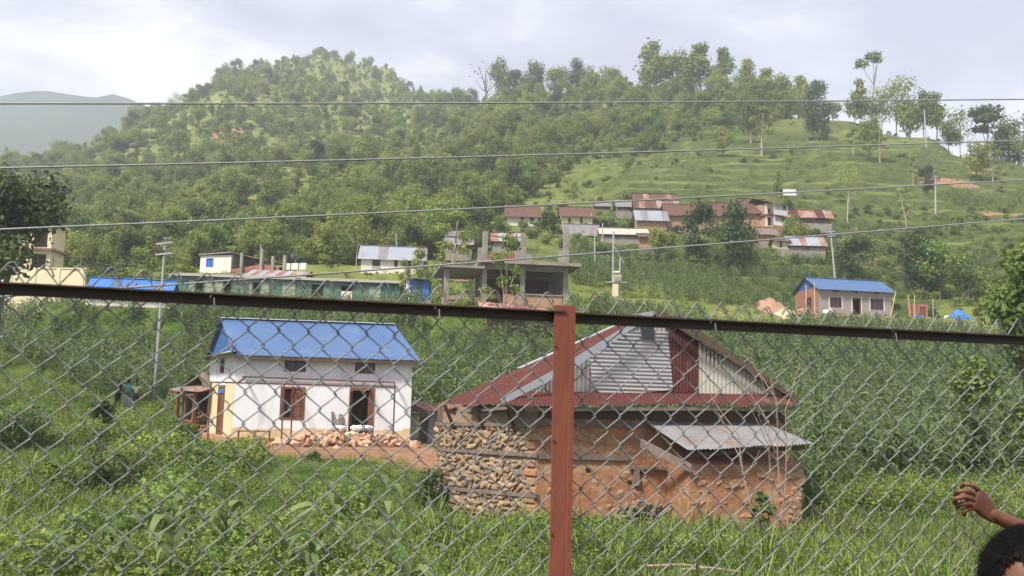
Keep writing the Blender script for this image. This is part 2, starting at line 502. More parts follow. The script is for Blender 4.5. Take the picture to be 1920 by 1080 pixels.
def pxm(D):
    return D / F                           # metres per photograph pixel at depth D

def np_mesh(name, V, faces_quads=None, faces_tris=None, tint=None, mats=()):
    me = bpy.data.meshes.new(name)
    V = np.asarray(V, dtype=np.float32)
    me.vertices.add(len(V))
    me.vertices.foreach_set('co', V.ravel())
    loops, starts, totals = [], [], []
    k = 0
    for fs, n in ((faces_quads, 4), (faces_tris, 3)):
        if fs is None or not len(fs):
            continue
        fs = np.asarray(fs, dtype=np.int32)
        loops.append(fs.ravel())
        starts.append(k + np.arange(len(fs)) * n)
        totals.append(np.full(len(fs), n))
        k += fs.size
    if loops:
        loops, starts, totals = map(np.concatenate, (loops, starts, totals))
        me.loops.add(len(loops))
        me.loops.foreach_set('vertex_index', loops.astype(np.int32))
        me.polygons.add(len(starts))
        me.polygons.foreach_set('loop_start', starts.astype(np.int32))
        me.polygons.foreach_set('loop_total', totals.astype(np.int32))
        if tint is not None:
            at = me.attributes.new('tint', 'FLOAT', 'FACE')
            at.data.foreach_set('value', np.asarray(tint, dtype=np.float32))
    me.update(calc_edges=True)
    for m in mats:
        me.materials.append(MATS[m])
    return me
def copy_tree(o, parent=None):
    c = o.copy()
    COL.objects.link(c)
    c.parent = parent
    for ch in o.children:
        copy_tree(ch, c)
    return c
def scatter(name, pts, rots, scls, idx, variants, label, cat):
    """one object of kind stuff: variants instanced on points by geometry nodes"""
    me = bpy.data.meshes.new(name)
    me.vertices.add(len(pts))
    me.vertices.foreach_set('co', np.asarray(pts, dtype=np.float32).ravel())
    a = me.attributes.new('rot', 'FLOAT_VECTOR', 'POINT'); a.data.foreach_set('vector', np.asarray(rots, dtype=np.float32).ravel())
    a = me.attributes.new('scl', 'FLOAT', 'POINT'); a.data.foreach_set('value', np.asarray(scls, dtype=np.float32))
    a = me.attributes.new('idx', 'INT', 'POINT'); a.data.foreach_set('value', np.asarray(idx, dtype=np.int32))
    o = link(bpy.data.objects.new(name, me))
    tag(o, label, cat, kind='stuff')
    g = bpy.data.node_groups.new(name + '_nodes', 'GeometryNodeTree')
    g.interface.new_socket('Geometry', in_out='INPUT', socket_type='NodeSocketGeometry')
    g.interface.new_socket('Geometry', in_out='OUTPUT', socket_type='NodeSocketGeometry')
    N, L = g.nodes.new, g.links.new
    gi, go = N('NodeGroupInput'), N('NodeGroupOutput')
    jn = N('GeometryNodeJoinGeometry')
    def attr(nm, tp):
        n = N('GeometryNodeInputNamedAttribute')
        n.data_type = tp
        n.inputs['Name'].default_value = nm
        return n.outputs['Attribute']
    rot, scl, ix = attr('rot', 'FLOAT_VECTOR'), attr('scl', 'FLOAT'), attr('idx', 'INT')
    er = N('FunctionNodeEulerToRotation')
    L(rot, er.inputs[0])
    for k, v in enumerate(variants):
        oi = N('GeometryNodeObjectInfo')
        oi.inputs['Object'].default_value = v
        oi.inputs['As Instance'].default_value = True
        cp = N('FunctionNodeCompare')
        cp.data_type = 'INT'
        cp.operation = 'EQUAL'
        L(ix, cp.inputs[2])
        cp.inputs[3].default_value = k
        ip = N('GeometryNodeInstanceOnPoints')
        L(gi.outputs[0], ip.inputs['Points'])
        L(cp.outputs[0], ip.inputs['Selection'])
        L(oi.outputs['Geometry'], ip.inputs['Instance'])
        L(er.outputs[0], ip.inputs['Rotation'])
        L(scl, ip.inputs['Scale'])
        L(ip.outputs[0], jn.inputs[0])
    L(jn.outputs[0], go.inputs[0])
    md = o.modifiers.new('scatter', 'NODES')
    md.node_group = g
    return o

# ------------------------------------------------------------------ terrain
def zc(px, py, D):
    return P(px, py, D).z
_cols = {   # column in the photograph: [(depth, pixel row or ('z', height))...], last one is the crest
    -500: [(16, ('z', -0.9)), (30, ('z', -0.5)), (45, 790), (60, 700), (75, 620), (90, 560), (120, 510), (180, 450), (300, 380), (430, 322)],
    0: [(16, ('z', -1.0)), (30, ('z', -0.6)), (45, 795), (60, 705), (75, 610), (90, 556), (120, 508), (180, 440), (300, 372), (430, 312)],
    130: [(16, ('z', -1.1)), (30, ('z', -0.6)), (45, 785), (60, 725), (75, 600), (90, 552), (120, 505), (180, 436), (300, 355), (470, 285)],
    250: [(16, ('z', -1.2)), (30, ('z', -0.5)), (45, 790), (60, 735), (75, 605), (90, 550), (120, 503), (180, 430), (300, 335), (520, 216)],
    420: [(16, ('z', -1.2)), (28, ('z', -0.95)), (35, ('z', -0.3)), (46, 790), (62, 690), (82, 575), (95, 530), (115, 498), (180, 415), (300, 305), (620, 135)],
    580: [(16, ('z', -1.2)), (28, ('z', -1.0)), (35, ('z', -0.35)), (48, 770), (62, 690), (82, 577), (95, 530), (115, 496), (180, 415), (300, 300), (450, 200), (700, 92)],
    700: [(16, ('z', -1.2)), (28, ('z', -1.0)), (36, ('z', -0.35)), (48, 765), (62, 680), (82, 577), (95, 530), (115, 496), (180, 405), (300, 300), (450, 210), (660, 122)],
    830: [(16, ('z', -1.2)), (28, ('z', -1.2)), (40, ('z', -0.6)), (50, 750), (62, 665), (76, 580), (95, 525), (115, 488), (160, 420), (260, 310), (400, 220), (560, 172)],
    890: [(16, ('z', -1.2)), (28, ('z', -1.3)), (40, ('z', -0.6)), (50, 750), (62, 660), (74, 578), (95, 520), (115, 482), (150, 420), (250, 310), (400, 215), (480, 193)],
    960: [(16, ('z', -1.25)), (28, ('z', -1.3)), (40, ('z', -0.6)), (50, 755), (62, 660), (74, 578), (95, 515), (112, 462), (124, 450), (138, 428), (180, 362), (280, 260), (400, 172)],
    1200: [(16, ('z', -1.3)), (28, ('z', -1.3)), (40, ('z', -0.5)), (62, 680), (80, 600), (100, 550), (118, 500), (127, 464), (138, 434), (150, 397), (165, 370), (220, 295), (360, 175)],
    1400: [(16, ('z', -1.3)), (28, ('z', -1.2)), (40, ('z', 0.2)), (62, 700), (85, 620), (105, 560), (120, 505), (128, 468), (138, 433), (150, 400), (165, 371), (220, 287), (330, 180)],
    1600: [(16, ('z', -1.3)), (28, ('z', -0.9)), (40, 830), (62, 705), (92, 612), (102, 596), (125, 500), (160, 395), (210, 295), (280, 218)],
    1750: [(16, ('z', -1.2)), (28, ('z', -0.9)), (40, 840), (62, 715), (92, 615), (102, 600), (125, 515), (160, 405), (210, 300), (255, 245)],
    1920: [(16, ('z', -1.2)), (28, ('z', -0.9)), (40, 845), (62, 725), (90, 645), (120, 530), (160, 410), (220, 296)],
    2400: [(16, ('z', -1.1)), (28, ('z', -0.7)), (40, 850), (62, 730), (90, 655), (120, 550), (160, 440), (210, 340)]}
DS = np.concatenate([np.linspace(3.0, 16, 27), 16 * (1120 / 16) ** (np.arange(1, 450) / 449)])
_U, _ZT = [], []
for px in sorted(_cols):
    pr = _cols[px]
    _U.append((px - 960) / F)
    ds = [3.0, 5.5, 9.0] + [p[0] for p in pr]
    zs = [0.0, -0.75, -1.0] + [p[1][1] if isinstance(p[1], tuple) else zc(px, p[1], p[0]) for p in pr]
    crest, zcst = ds[-1], zs[-1]
    ds += [crest * 1.08, crest * 1.4, crest * 2.2, 1200]
    zs += [zcst - crest * 0.012, zcst - crest * 0.14, zcst * 0.35, min(zcst * 0.2, 30)]
    o = np.argsort(ds)
    z = np.interp(DS, np.array(ds)[o], np.array(zs)[o])
    ker = np.exp(-0.5 * (np.arange(-6, 7) / 2.4) ** 2); ker /= ker.sum()
    zp = np.pad(z, 6, mode='edge')
    _ZT.append(np.convolve(zp, ker, 'valid'))
_U, _ZT = np.array(_U), np.array(_ZT)
PADS = []       # (x, y, radius x, radius y, z): level ground under buildings
def fieldmask(u, D):
    """share of terraced, farmed slope at this place"""
    a = 1.0 if 42 < D < 100 else 0.0
    b = 1.0 if (D >= 100 and D < 300 and u > 0.02 + 0.0016 * max(0, 0)) else 0.0
    return max(a, b)
def H0(x, y):
    if y < 3.0:
        return 0.0
    u = max(_U[0], min(_U[-1], x / y))
    i = min(int(np.searchsorted(_U, u)), len(_U) - 1)
    i = max(i, 1)
    t = (u - _U[i - 1]) / (_U[i] - _U[i - 1])
    t = t * t * (3 - 2 * t)
    z = float(np.interp(y, DS, _ZT[i - 1])) * (1 - t) + float(np.interp(y, DS, _ZT[i])) * t
    # relief
    if y > 4:
        k = min(1.0, (y - 4) / 10)
        z += k * 0.16 * noise.noise((x * 0.35, y * 0.35, 3.1)) + k * 0.05 * noise.noise((x * 1.3, y * 1.3, 1.1))
        if y > 110:
            far = min(1.0, (y - 110) / 150)
            z += far * (3.2 * noise.noise((x * 0.022, y * 0.022, 7.0)) + 1.1 * noise.noise((x * 0.08, y * 0.08, 2.0)))
            if u < 0.05:
                z += far * min(1, (0.05 - u) * 8) * 9.0 * (noise.noise((x * 0.011, y * 0.006, 9.0)))
    # farm terraces
    st = 0.0
    if 40 < y < 112:
        st = 1.25
    elif 112 <= y < 300 and u > 0.03:
        st = 3.0
    if st:
        zz = z / st + 0.25 * noise.noise((x * 0.02, y * 0.02, 5.0))
        fl = math.floor(zz)
        fr = zz - fl
        s = 0.22 * fr if fr < 0.7 else 0.154 + (fr - 0.7) / 0.3 * 0.846
        w = min(1.0, (y - 40) / 6) * (1 if y < 112 else min(1.0, (u - 0.03) * 10))
        z = z + (s - fr) * st * 0.9 * w
    return z
def H(x, y):
    z = H0(x, y)
    for (px, py, rx, ry, pz) in PADS:
        q = max(abs(x - px) / rx, abs(y - py) / ry)
        if q < 1.6:
            t = 1.0 if q <= 1 else 1 - (q - 1) / 0.6
            t = t * t * (3 - 2 * t)
            z = z * (1 - t) + pz * t
    return z
def pad(x, y, rx, ry, z):
    PADS.append((x, y, rx, ry, z))
def G(px, py, D, dz=0.0):
    """point on the ground under a pixel column at depth D"""
    p = P(px, py, D)
    return Vector((p.x, p.y, H(p.x, p.y) + dz))

# pads under the buildings, from where their base stands in the photograph
def padpx(px, py, D, rx, ry, dz=-0.05):
    p = P(px, py, D)
    pad(p.x, p.y, rx, ry, p.z + dz)
    return p
padpx(600, 824, 42.0, 6.5, 4.2)              # white house
padpx(240, 766, 55, 2.6, 2.0)                # the three people
padpx(1190, 968, 28.5, 5.0, 3.4)             # stone house
padpx(540, 571, 87, 12.5, 3.2, -0.12)               # green shed
padpx(245, 573, 74, 4.4, 3.4, -0.42)                # blue shed left
padpx(955, 577, 76, 6.0, 6.0, -0.5)                # concrete frame
padpx(1603, 594, 103.5, 6.5, 5.0, -0.3)            # blue roofed house right
padpx(1740, 601, 101, 5.0, 3.0)
padpx(745, 512, 103, 5.5, 4.5, -0.68)
padpx(475, 514, 104, 8.0, 5.0, -0.62)

# ------------------------------------------------------------------ ground sheet
def ground_material():
    m = bpy.data.materials.new('ground')
    m.use_nodes = True
    t = m.node_tree
    N, L = t.nodes.new, t.links.new
    b = t.nodes['Principled BSDF']
    b.inputs['Roughness'].default_value = 1.0
    b.inputs['Specular IOR Level'].default_value = 0.1
    geo = N('ShaderNodeNewGeometry')
    def noi(s, d=6, r=0.6):
        n = N('ShaderNodeTexNoise')
        n.inputs['Scale'].default_value = s
        n.inputs['Detail'].default_value = d
        n.inputs['Roughness'].default_value = r
        L(geo.outputs['Position'], n.inputs['Vector'])
        return n.outputs['Fac']
    def ramp(f, *st):
        r = N('ShaderNodeValToRGB')
        el = r.color_ramp.elements
        while len(el) < len(st):
            el.new(0.5)
        for e, (p, c) in zip(el, st):
            e.position = p
            e.color = (*c, 1) if len(c) == 3 else c
        L(f, r.inputs['Fac'])
        return r.outputs['Color']
    def mix(f, a, bb):
        x = N('ShaderNodeMix')
        x.data_type = 'RGBA'
        L(f, x.inputs['Factor'])
        L(a, x.inputs[6])
        L(bb, x.inputs[7])
        return x.outputs[2]
    grass = ramp(noi(0.9, 8, 0.7), (0.30, (0.035, 0.065, 0.014)), (0.50, (0.085, 0.130, 0.028)), (0.70, (0.140, 0.190, 0.045)))
    lawn = ramp(noi(0.22, 9, 0.72), (0.32, (0.075, 0.100, 0.024)), (0.50, (0.135, 0.165, 0.040)), (0.68, (0.205, 0.215, 0.072)))
    wood = ramp(noi(0.16, 9, 0.72), (0.30, (0.075, 0.105, 0.024)), (0.50, (0.165, 0.190, 0.046)), (0.70, (0.280, 0.255, 0.095)))
    soil = ramp(noi(1.7, 7, 0.65), (0.30, (0.23, 0.125, 0.070)), (0.70, (0.40, 0.235, 0.140)))
    at = N('ShaderNodeVertexColor')
    at.layer_name = 'cover'
    sp = N('ShaderNodeSeparateColor')
    L(at.outputs['Color'], sp.inputs[0])
    # terrace risers carry rank, darker herbs
    ns = N('ShaderNodeSeparateXYZ')
    L(geo.outputs['True Normal'], ns.inputs[0])
    riser = ramp(ns.outputs['Z'], (0.74, (1, 1, 1)), (0.90, (0, 0, 0)))
    herb = ramp(noi(0.6, 8, 0.7), (0.35, (0.040, 0.062, 0.018)), (0.65, (0.105, 0.125, 0.036)))
    lawn = mix(riser, lawn, herb)
    c = mix(sp.outputs['Red'], grass, lawn)
    c = mix(sp.outputs['Green'], c, wood)
    # bare soil: broken up by noise so that its edge is ragged
    ad = N('ShaderNodeMath'); ad.operation = 'ADD'
    L(sp.outputs['Blue'], ad.inputs[0])
    L(noi(0.55, 8, 0.7), ad.inputs[1])
    edge = ramp(ad.outputs[0], (0.93, (0, 0, 0)), (1.02, (1, 1, 1)))
    c = mix(edge, c, soil)
    L(c, b.inputs['Base Color'])
    bp = N('ShaderNodeBump')
    bp.inputs['Strength'].default_value = 0.9
    bp.inputs['Distance'].default_value = 0.25
    L(noi(2.2, 9, 0.75), bp.inputs['Height'])
    L(bp.outputs['Normal'], b.inputs['Normal'])
    MATS['ground'] = m
ground_material()
SOIL = []          # (x, y, radius x, radius y): trodden earth
def soilpx(px, py, D, rx, ry, k=0.75):
    p = P(px, py, D)
    SOIL.append((p.x, p.y, rx, ry, k))
soilpx(640, 845, 36.8, 4.4, 1.9, 0.8)
soilpx(600, 824, 42.0, 6.5, 4.5, 0.7)
soilpx(240, 770, 56, 0.9, 0.8, 0.4)
soilpx(1190, 968, 28.5, 6.0, 3.6, 0.55)
soilpx(1470, 600, 98, 2.6, 1.6, 0.85)
soilpx(1603, 596, 100, 7.5, 3.0, 0.6)
soilpx(1740, 601, 100, 6.0, 2.0, 0.6)
soilpx(1860, 822, 43, 2.6, 1.0, 0.8)
soilpx(1790, 305, 205, 13, 2.0, 0.62)
soilpx(1700, 318, 198, 9, 1.6, 0.55)
soilpx(1780, 333, 188, 9, 1.6, 0.6)
soilpx(1865, 310, 200, 8, 2.0, 0.6)
soilpx(1870, 388, 165, 5, 1.6, 0.8)
soilpx(1690, 470, 131, 7, 1.6, 0.5)
soilpx(330, 395, 260, 6, 16, 0.65)
soilpx(430, 290, 340, 8, 14, 0.55)
soilpx(850, 250, 330, 11, 12, 0.6)
soilpx(1100, 235, 300, 10, 14, 0.55)
soilpx(960, 165, 392, 16, 10, 0.5)
soilpx(1160, 200, 330, 9, 9, 0.5)
soilpx(220, 920, 24, 0.5, 0.35, 0.75)
soilpx(205, 900, 25.5, 0.6, 0.3, 0.7)
soilpx(10, 860, 33, 0.9, 0.5, 0.7)
soilpx(880, 560, 74, 3.5, 2.5, 0.55)
soilpx(1320, 1062, 17.5, 1.2, 0.4, 0.55)
soilpx(1130, 505, 118, 1.6, 1.0, 0.7)
def cover(x, y):
    u = x / max(y, 1)
    r = g = 0.0
    if y > 108 and u > -0.02:                       # grazed terraces on the right
        r = 1.0
        edge = 0.02 + (y - 140) * 0.0007 + 0.05 * noise.noise((x * 0.03, y * 0.03, 4.0))
        if y > 150 and u < edge + 0.02:
            g = min(1.0, (edge + 0.02 - u) * 20)
        g = max(g, min(1.0, max(0.0, (y - 270 + 260 * max(0, u - 0.2)) / 40)) * (1 if u < 0.3 else 0.3))
    elif y > 84:
        g = min(1.0, (y - 84) / 8)
    b = 0.0
    for sx, sy, rx, ry, k in SOIL:
        q = math.hypot((x - sx) / rx, (y - sy) / ry)
        if q < 1.3:
            b = max(b, k * min(1.0, (1.3 - q) / 0.6))
    return r, g, b

us = np.concatenate([np.linspace(-1.3, -0.66, 16)[:-1], np.linspace(-0.66, 0.66, 250), np.linspace(0.66, 1.3, 16)[1:]])
ds = np.concatenate([[-40.0, -15, -4, 1.0], DS])
V, CC = [], []
for D in ds:
    base = D if D > 0 else 0
    for u in us:
        x = u * max(D, 3) if D >= 3 else u * (3 + abs(D - 3) * 2.2)
        z = H(x, D)
        V.append((x, D, z))
        CC.append((*cover(x, D), 1.0))
nu, nd = len(us), len(ds)
ii, jj = np.meshgrid(np.arange(nd - 1), np.arange(nu - 1), indexing='ij')
q = (ii * nu + jj).ravel()
faces = np.stack([q, q + 1, q + 1 + nu, q + nu], 1)
me = np_mesh('ground', V, faces, mats=['ground'])
ca = me.color_attributes.new('cover', 'FLOAT_COLOR', 'POINT')
ca.data.foreach_set('color', np.array(CC, dtype=np.float32).ravel())
me.polygons.foreach_set('use_smooth', [True] * len(me.polygons))
ground = link(bpy.data.objects.new('ground', me))
tag(ground, 'green terraced valley side rising from the roadside to the hill crest', kind='structure')

# far mountain beyond the left shoulder of the hill
mat('far_forest', (0.030, 0.060, 0.045), (0.014, 0.032, 0.026), 0.02, 1.0, 0.6, 0.05, detail=10)
V = []
nx, ny = 90, 60
for j in range(ny):
    for i in range(nx):
        px = -1700 + 2700 * i / (nx - 1)
        D = 850 + 450 * j / (ny - 1)
        t = j / (ny - 1)
        top = 186 + 0.03 * (px - 0) - 12 * math.sin(px * 0.011)
        py = 480 + (top - 480) * t ** 0.8
        p = P(px, py, D)
        z = p.z + 60 * noise.noise((p.x * 0.003, p.y * 0.004, 0.5)) * min(1, t * 3) * (1.25 - t) + 9 * noise.noise((p.x * 0.024, p.y * 0.024, 2.5))
        V.append((p.x, p.y, z))
ii, jj = np.meshgrid(np.arange(ny - 1), np.arange(nx - 1), indexing='ij')
q = (ii * nx + jj).ravel()
me = np_mesh('mountain', V, np.stack([q, q + 1, q + 1 + nx, q + nx], 1), mats=['far_forest'])
me.polygons.foreach_set('use_smooth', [True] * len(me.polygons))
mountain = link(bpy.data.objects.new('mountain', me))
tag(mountain, 'distant forested mountainside fading into haze at the far left', kind='structure')

# ------------------------------------------------------------------ haze
bm = BM()
box(bm, -2600, 2200, -60, 1450, -8, 480)
hz = mo('haze', bm, 'ground')
hz.data.materials.clear()
hm = bpy.data.materials.new('haze')
hm.use_nodes = True
hm.node_tree.nodes.clear()
pv = hm.node_tree.nodes.new('ShaderNodeVolumePrincipled')
pv.inputs['Color'].default_value = (0.90, 0.94, 1.0, 1)
pv.inputs['Density'].default_value = 0.00050
pv.inputs['Anisotropy'].default_value = 0.2
ho = hm.node_tree.nodes.new('ShaderNodeOutputMaterial')
hm.node_tree.links.new(pv.outputs[0], ho.inputs['Volume'])
hz.data.materials.append(hm)
tag(hz, 'pale humid haze filling the valley air', 'haze', kind='stuff')

# ------------------------------------------------------------------ chain link fence
FA = math.atan(0.2746)
FD = Vector((math.cos(FA), math.sin(FA), 0))        # along the fence, to the right
FN = Vector((-FD.y, FD.x, 0))                       # away from the camera
FP = Vector((0, 2.37, 0))
def fpt(px, py, off=0.0):
    p = on_plane(px, py, FP + FN * off, FN)
    return (p - FP).dot(FD), p.z                    # (distance along fence, height)
fence = empty('chain_link_fence', 'galvanised chain link fence with dark top rail and red oxide post in front', 'fence', FP, FA)
sL, zL = fpt(0, 541)
sR, zR = fpt(1920, 637)
ZR = (zL + zR) / 2                                  # rail height
PV, PW = 0.0711, 0.0335                             # diamond height, half diamond width
WR = 0.00175
def strand(top):
    """one zigzag wire; x from 0 to PW, flattened spiral: rising legs in front, falling legs behind"""
    z0 = 0.06
    pts = []
    n = int((top - z0) / (PV / 2)) + 1
    for k in range(n + 1):
        z = top - (n - k) * PV / 2
        right = (n - k) % 2 == 0                    # even from the top: right bend
        x = PW + 0.0032 if right else -0.0032
        e = 0.0042
        if right:                                   # arrives in front from the left, leaves behind
            pts += [(x - 0.0030, -0.0030, z - e), (x, 0.0, z), (x - 0.0030, 0.0030, z + e)]
        else:
            pts += [(x + 0.0030, 0.0030, z - e), (x, 0.0, z), (x + 0.0030, -0.0030, z + e)]
    return pts
ztop = ZR + 0.056
def strand_mesh(name, hook):
    bm = BM()
    pts = strand(ztop - 0.012)
    x, y, z = pts[-1]
    pts = pts[:-2]
    # knuckled end: the wire folds over its neighbour and comes back down
    s = 1 if hook else -1
    cx = PW
    pts = pts[:-1]
    pts += [(cx - 0.009, -0.003, ztop - 0.011), (cx - 0.003, -0.002, ztop - 0.002), (cx + 0.004, 0.001, ztop + 0.002), (cx + 0.010, 0.003, ztop - 0.001),
            (cx + 0.016, 0.004, ztop - 0.011), (cx + 0.021, 0.003, ztop - 0.024)]
    tube(bm, pts, WR, 5)
    me = bpy.data.meshes.new(name)
    bm.to_mesh(me)
    bm.free()
    me.materials.append(MATS['wire_zinc'])
    me.polygons.foreach_set('use_smooth', [True] * len(me.polygons))
    return me
def strand_mesh_plain(name):
    bm = BM()
    pts = [(p[0] if True else 0, -p[1], p[2]) for p in strand(ztop - 0.012)]
    # mirrored bends so that it hooks into its neighbour
    pts = [(PW - p[0], p[1], p[2]) for p in pts][:-3]
    pts += [(0.010, 0.003, ztop - 0.014), (0.004, 0.002, ztop - 0.006), (-0.002, 0.0, ztop - 0.003), (-0.008, -0.002, ztop - 0.007), (-0.015, -0.003, ztop - 0.016)]
    tube(bm, pts, WR, 5)
    me = bpy.data.meshes.new(name)
    bm.to_mesh(me)
    bm.free()
    me.materials.append(MATS['wire_zinc'])
    me.polygons.foreach_set('use_smooth', [True] * len(me.polygons))
    return me
# strands alternate so that right bends of one meet left bends of the next at the same heights
mA = strand_mesh('wire_strand', True)
mB = strand_mesh_plain('wire_strand')
s0 = sL - 2.3
n_str = int((sR + 2.3 - s0) / PW)
rs = random.Random(3)
for i in range(n_str):
    o = share('wire_strand', mA if i % 2 == 0 else mB, fence)
    o.location = (s0 + i * PW + 0.0022 * noise.noise((i * 0.21, 9, 0)), 0.022 + rs.uniform(-0.0008, 0.0008), rs.uniform(-0.0012, 0.0012) + 0.003 * noise.noise((i * 0.09, 0, 0)))
    if i % 2 == 0:
        o.location.z += rs.uniform(-0.001, 0.004)
    o.rotation_euler = (0, 0.006 * noise.noise((i * 0.08, 5, 0)), 0)
# top rail: angle iron, horizontal flange towards the camera, vertical flange behind it
spost, _ = fpt(1052, 700)
def rail(a, b, dz):
    bm = BM()
    z = ZR + dz
    pts = [(-0.018, 0.012), (-0.018, 0.016), (0.013, 0.016), (0.013, -0.018), (0.017, -0.018), (0.017, 0.012)]
    prism(bm, [(a, y, z + q) for y, q in [(-0.020, 0.0090), (-0.020, 0.0125), (0.016, 0.0125), (0.016, -0.0125), (0.012, -0.0125), (0.012, 0.0090)]], (b - a, 0, 0))
    return mo('top_rail', bm, 'rail_shade_brown', fence)
rail(s0 - 0.1, spost + 0.004, 0.0)
rail(spost + 0.0285, sR + 2.4, -0.002)
# post: angle iron too, its broad face to the camera
for px_ in (spost - 2.45, spost + 2.5, spost):
    bm = BM()
    x0, x1 = px_ - 0.0245, px_ + 0.0275
    prism(bm, [(x0, -0.016, -0.3), (x0, -0.011, -0.3), (x1 - 0.005, -0.011, -0.3), (x1 - 0.005, 0.030, -0.3), (x1, 0.030, -0.3), (x1, -0.021, -0.3), (x1 - 0.012, -0.021, -0.3), (x1 - 0.013, -0.016, -0.3)], (0, 0, ZR + 0.026 + 0.3))
    pst = mo('post', bm, 'red_oxide', fence)
for z in (ZR - 0.075, ZR - 0.30, ZR - 0.52):
    bm = BM()
    tube(bm, [(x0 + 0.004, -0.019, z), (x0 + 0.004, -0.0165, z)], 0.0030, 8)
    mo('weld_spot', bm, 'rail_shade_brown', pst)

# twisted tie wires holding the mesh to the rail
rt = random.Random(4)
for i in range(9):
    x = s0 + 0.25 + i * (sR + 0.5 - s0) / 9 + rt.uniform(-0.08, 0.08)
    bm = BM()
    pts = [(x + rt.uniform(-0.003, 0.003) + 0.0015 * k, -0.022 + 0.024 * (1 - math.cos(k * 0.9)) , ZR + 0.017 * math.sin(k * 0.9)) for k in range(8)]
    tube(bm, pts + [(x + 0.012, -0.024, ZR - 0.028), (x + 0.016, -0.020, ZR - 0.036)], 0.0011, 5)
    mo('tie_wire', bm, 'wire_zinc', fence, True)

# ------------------------------------------------------------------ near overhead cables
def dcab(px):
    return 1 / (1 / 4.7 - 3.95e-5 * px)
cab = [('uppermost of the four thick grey cables strung across the sky', ((0, 194), (1920, 186)), 3),
       ('second grey cable from the top crossing the wooded hill', ((0, 315), (1920, 263)), 3),
       ('third grey cable from the top passing over the village roofs', ((0, 430), (1920, 337)), 4),
       ('lowest of the four thick grey cables, just above the fence', ((0, 556), (1920, 410)), 4)]
for lb, ((xa, ya), (xb, yb)), sag in cab:
    pts = []
    for k in range(41):
        px = -2300 + k * 6300 / 40
        py = ya + (yb - ya) * (px - xa) / (xb - xa) + sag * (1 - ((px - 960) / 960) ** 2 if abs(px - 960) < 960 else 0)
        pts.append(P(px, py, dcab(px)))
    bm = BM()
    tube(bm, pts, 0.0052, 7)
    tag(mo('overhead_cable', bm, 'cable', None, True), lb, 'cable', 'thick grey cables strung above the fence')

# ------------------------------------------------------------------ white house with blue roof
hs, W = place('white_house', 'white plastered two storey house with bright blue metal roof behind the fence', 'house', P(434, 815, 39.0), P(768, 830, 40.0))
BZ = hs.location.z
SKEW[0] = 0.33
Dp, ZE, ZRG = 5.4, 3.42, 4.86
k = pxm(39.5)
sx = lambda px: (px - 434) / (768 - 434) * W       # facade pixel -> metres along the front
zz = lambda py, px=600: (815 + (px - 434) * 0.045 - py) * k
fF, fL_ = fmap('front', W, Dp), fmap('left', W, Dp)
ops = [(sx(525), sx(565), 2.62, 3.12), (sx(658), sx(696), 2.62, 3.12), (sx(520), sx(566), 0.72, 2.02), (sx(650), sx(697), 0.0, 2.06)]
wf = wall(hs, fF, 0, W, 0, ZE, 'white_plaster', ops)
wl_ops = [(2.2, 3.0, 2.55, 3.15), (1.7, 3.1, 0, 2.05)]
wl_ = wall(hs, fL_, 0.22, Dp - 0.22, 0, ZE, 'white_plaster', wl_ops)
wall(hs, fmap('right', W, Dp), 0.22, Dp - 0.22, 0, ZE, 'white_plaster')
wall(hs, fmap('back', W, Dp), 0, W, 0, ZE, 'white_plaster')
# lower left wall painted yellow, mud splashed foot of the front
for a, b in ((0.0, 1.7), (3.1, Dp)):
    bm = BM(); fbox(bm, fL_, a, b, -0.012, -0.002, 0.0, 2.2); mo('yellow_panel', bm, 'yellow_plaster', wl_)
rr = random.Random(5)
n = 60
top = [0.30 + 0.16 * noise.noise((i * 0.21, 0, 3)) + 0.10 * i / n + 0.05 * rr.random() for i in range(n + 1)]
for lo, hi in ((0, ops[3][0]), (ops[3][1], W)):
    bm = BM()
    i0, i1 = math.ceil(lo / W * n), int(hi / W * n)
    prism(bm, [(W * i0 / n, -0.004, 0)] + [(W * i1 / n, -0.004, 0)] + [(W * i / n, -0.004, top[i]) for i in range(i1, i0 - 1, -1)], (0, 0.003, 0))
    mo('mud_splash', bm, 'mud_splash', wf)
bm = BM(); box(bm, -0.25, W + 0.25, -0.5, Dp + 0.2, -0.35, -0.004); mo('plinth', bm, 'earth', hs)
bm = BM(); box(bm, 0.24, W - 0.24, 0.24, Dp - 0.24, 2.28, 2.40); mo('upper_floor', bm, 'dark_wood', hs)
floor_and_back(hs, W, Dp, 0.08, 'mud_dark')
for a in ops[:2]:
    window(hs, fF, *a, 'brown_wood', 0.055, 1)
# lower window: frame, left leaf open into the dark, right shutter with panels
o = ops[2]
wn = window(hs, fF, *o, 'brown_wood', 0.085, 1, None)
bm = BM()
mid = (o[0] + o[1]) / 2
fbox(bm, fF, mid + 0.03, o[1] - 0.085, 0.03, 0.07, o[2] + 0.09, o[3] - 0.09)
for a, b in ((0.12, 0.36), (0.42, 0.62), (0.68, 0.92)):
    fbox(bm, fF, mid + 0.09, o[1] - 0.14, 0.012, 0.029, o[2] + (o[3] - o[2]) * a, o[2] + (o[3] - o[2]) * b)
mo('shutter', bm, 'brown_wood', wn)
for i in range(4):
    bm = BM()
    x = o[0] + 0.12 + i * (mid - o[0] - 0.15) / 3.5
    tube(bm, [(x, 0.05, o[2] + 0.085), (x, 0.05, o[3] - 0.085)], 0.008, 6)
    mo('bar', bm, 'rust_pipe', wn)
o = ops[3]
dr = door(hs, fF, *o, 'brown_wood', 0.12)
bm = BM(); box(bm, o[1] - 0.19, o[1] - 0.13, 0.0, 0.16, 0.05, 1.93); mo('leaf', bm, 'brown_wood', dr)
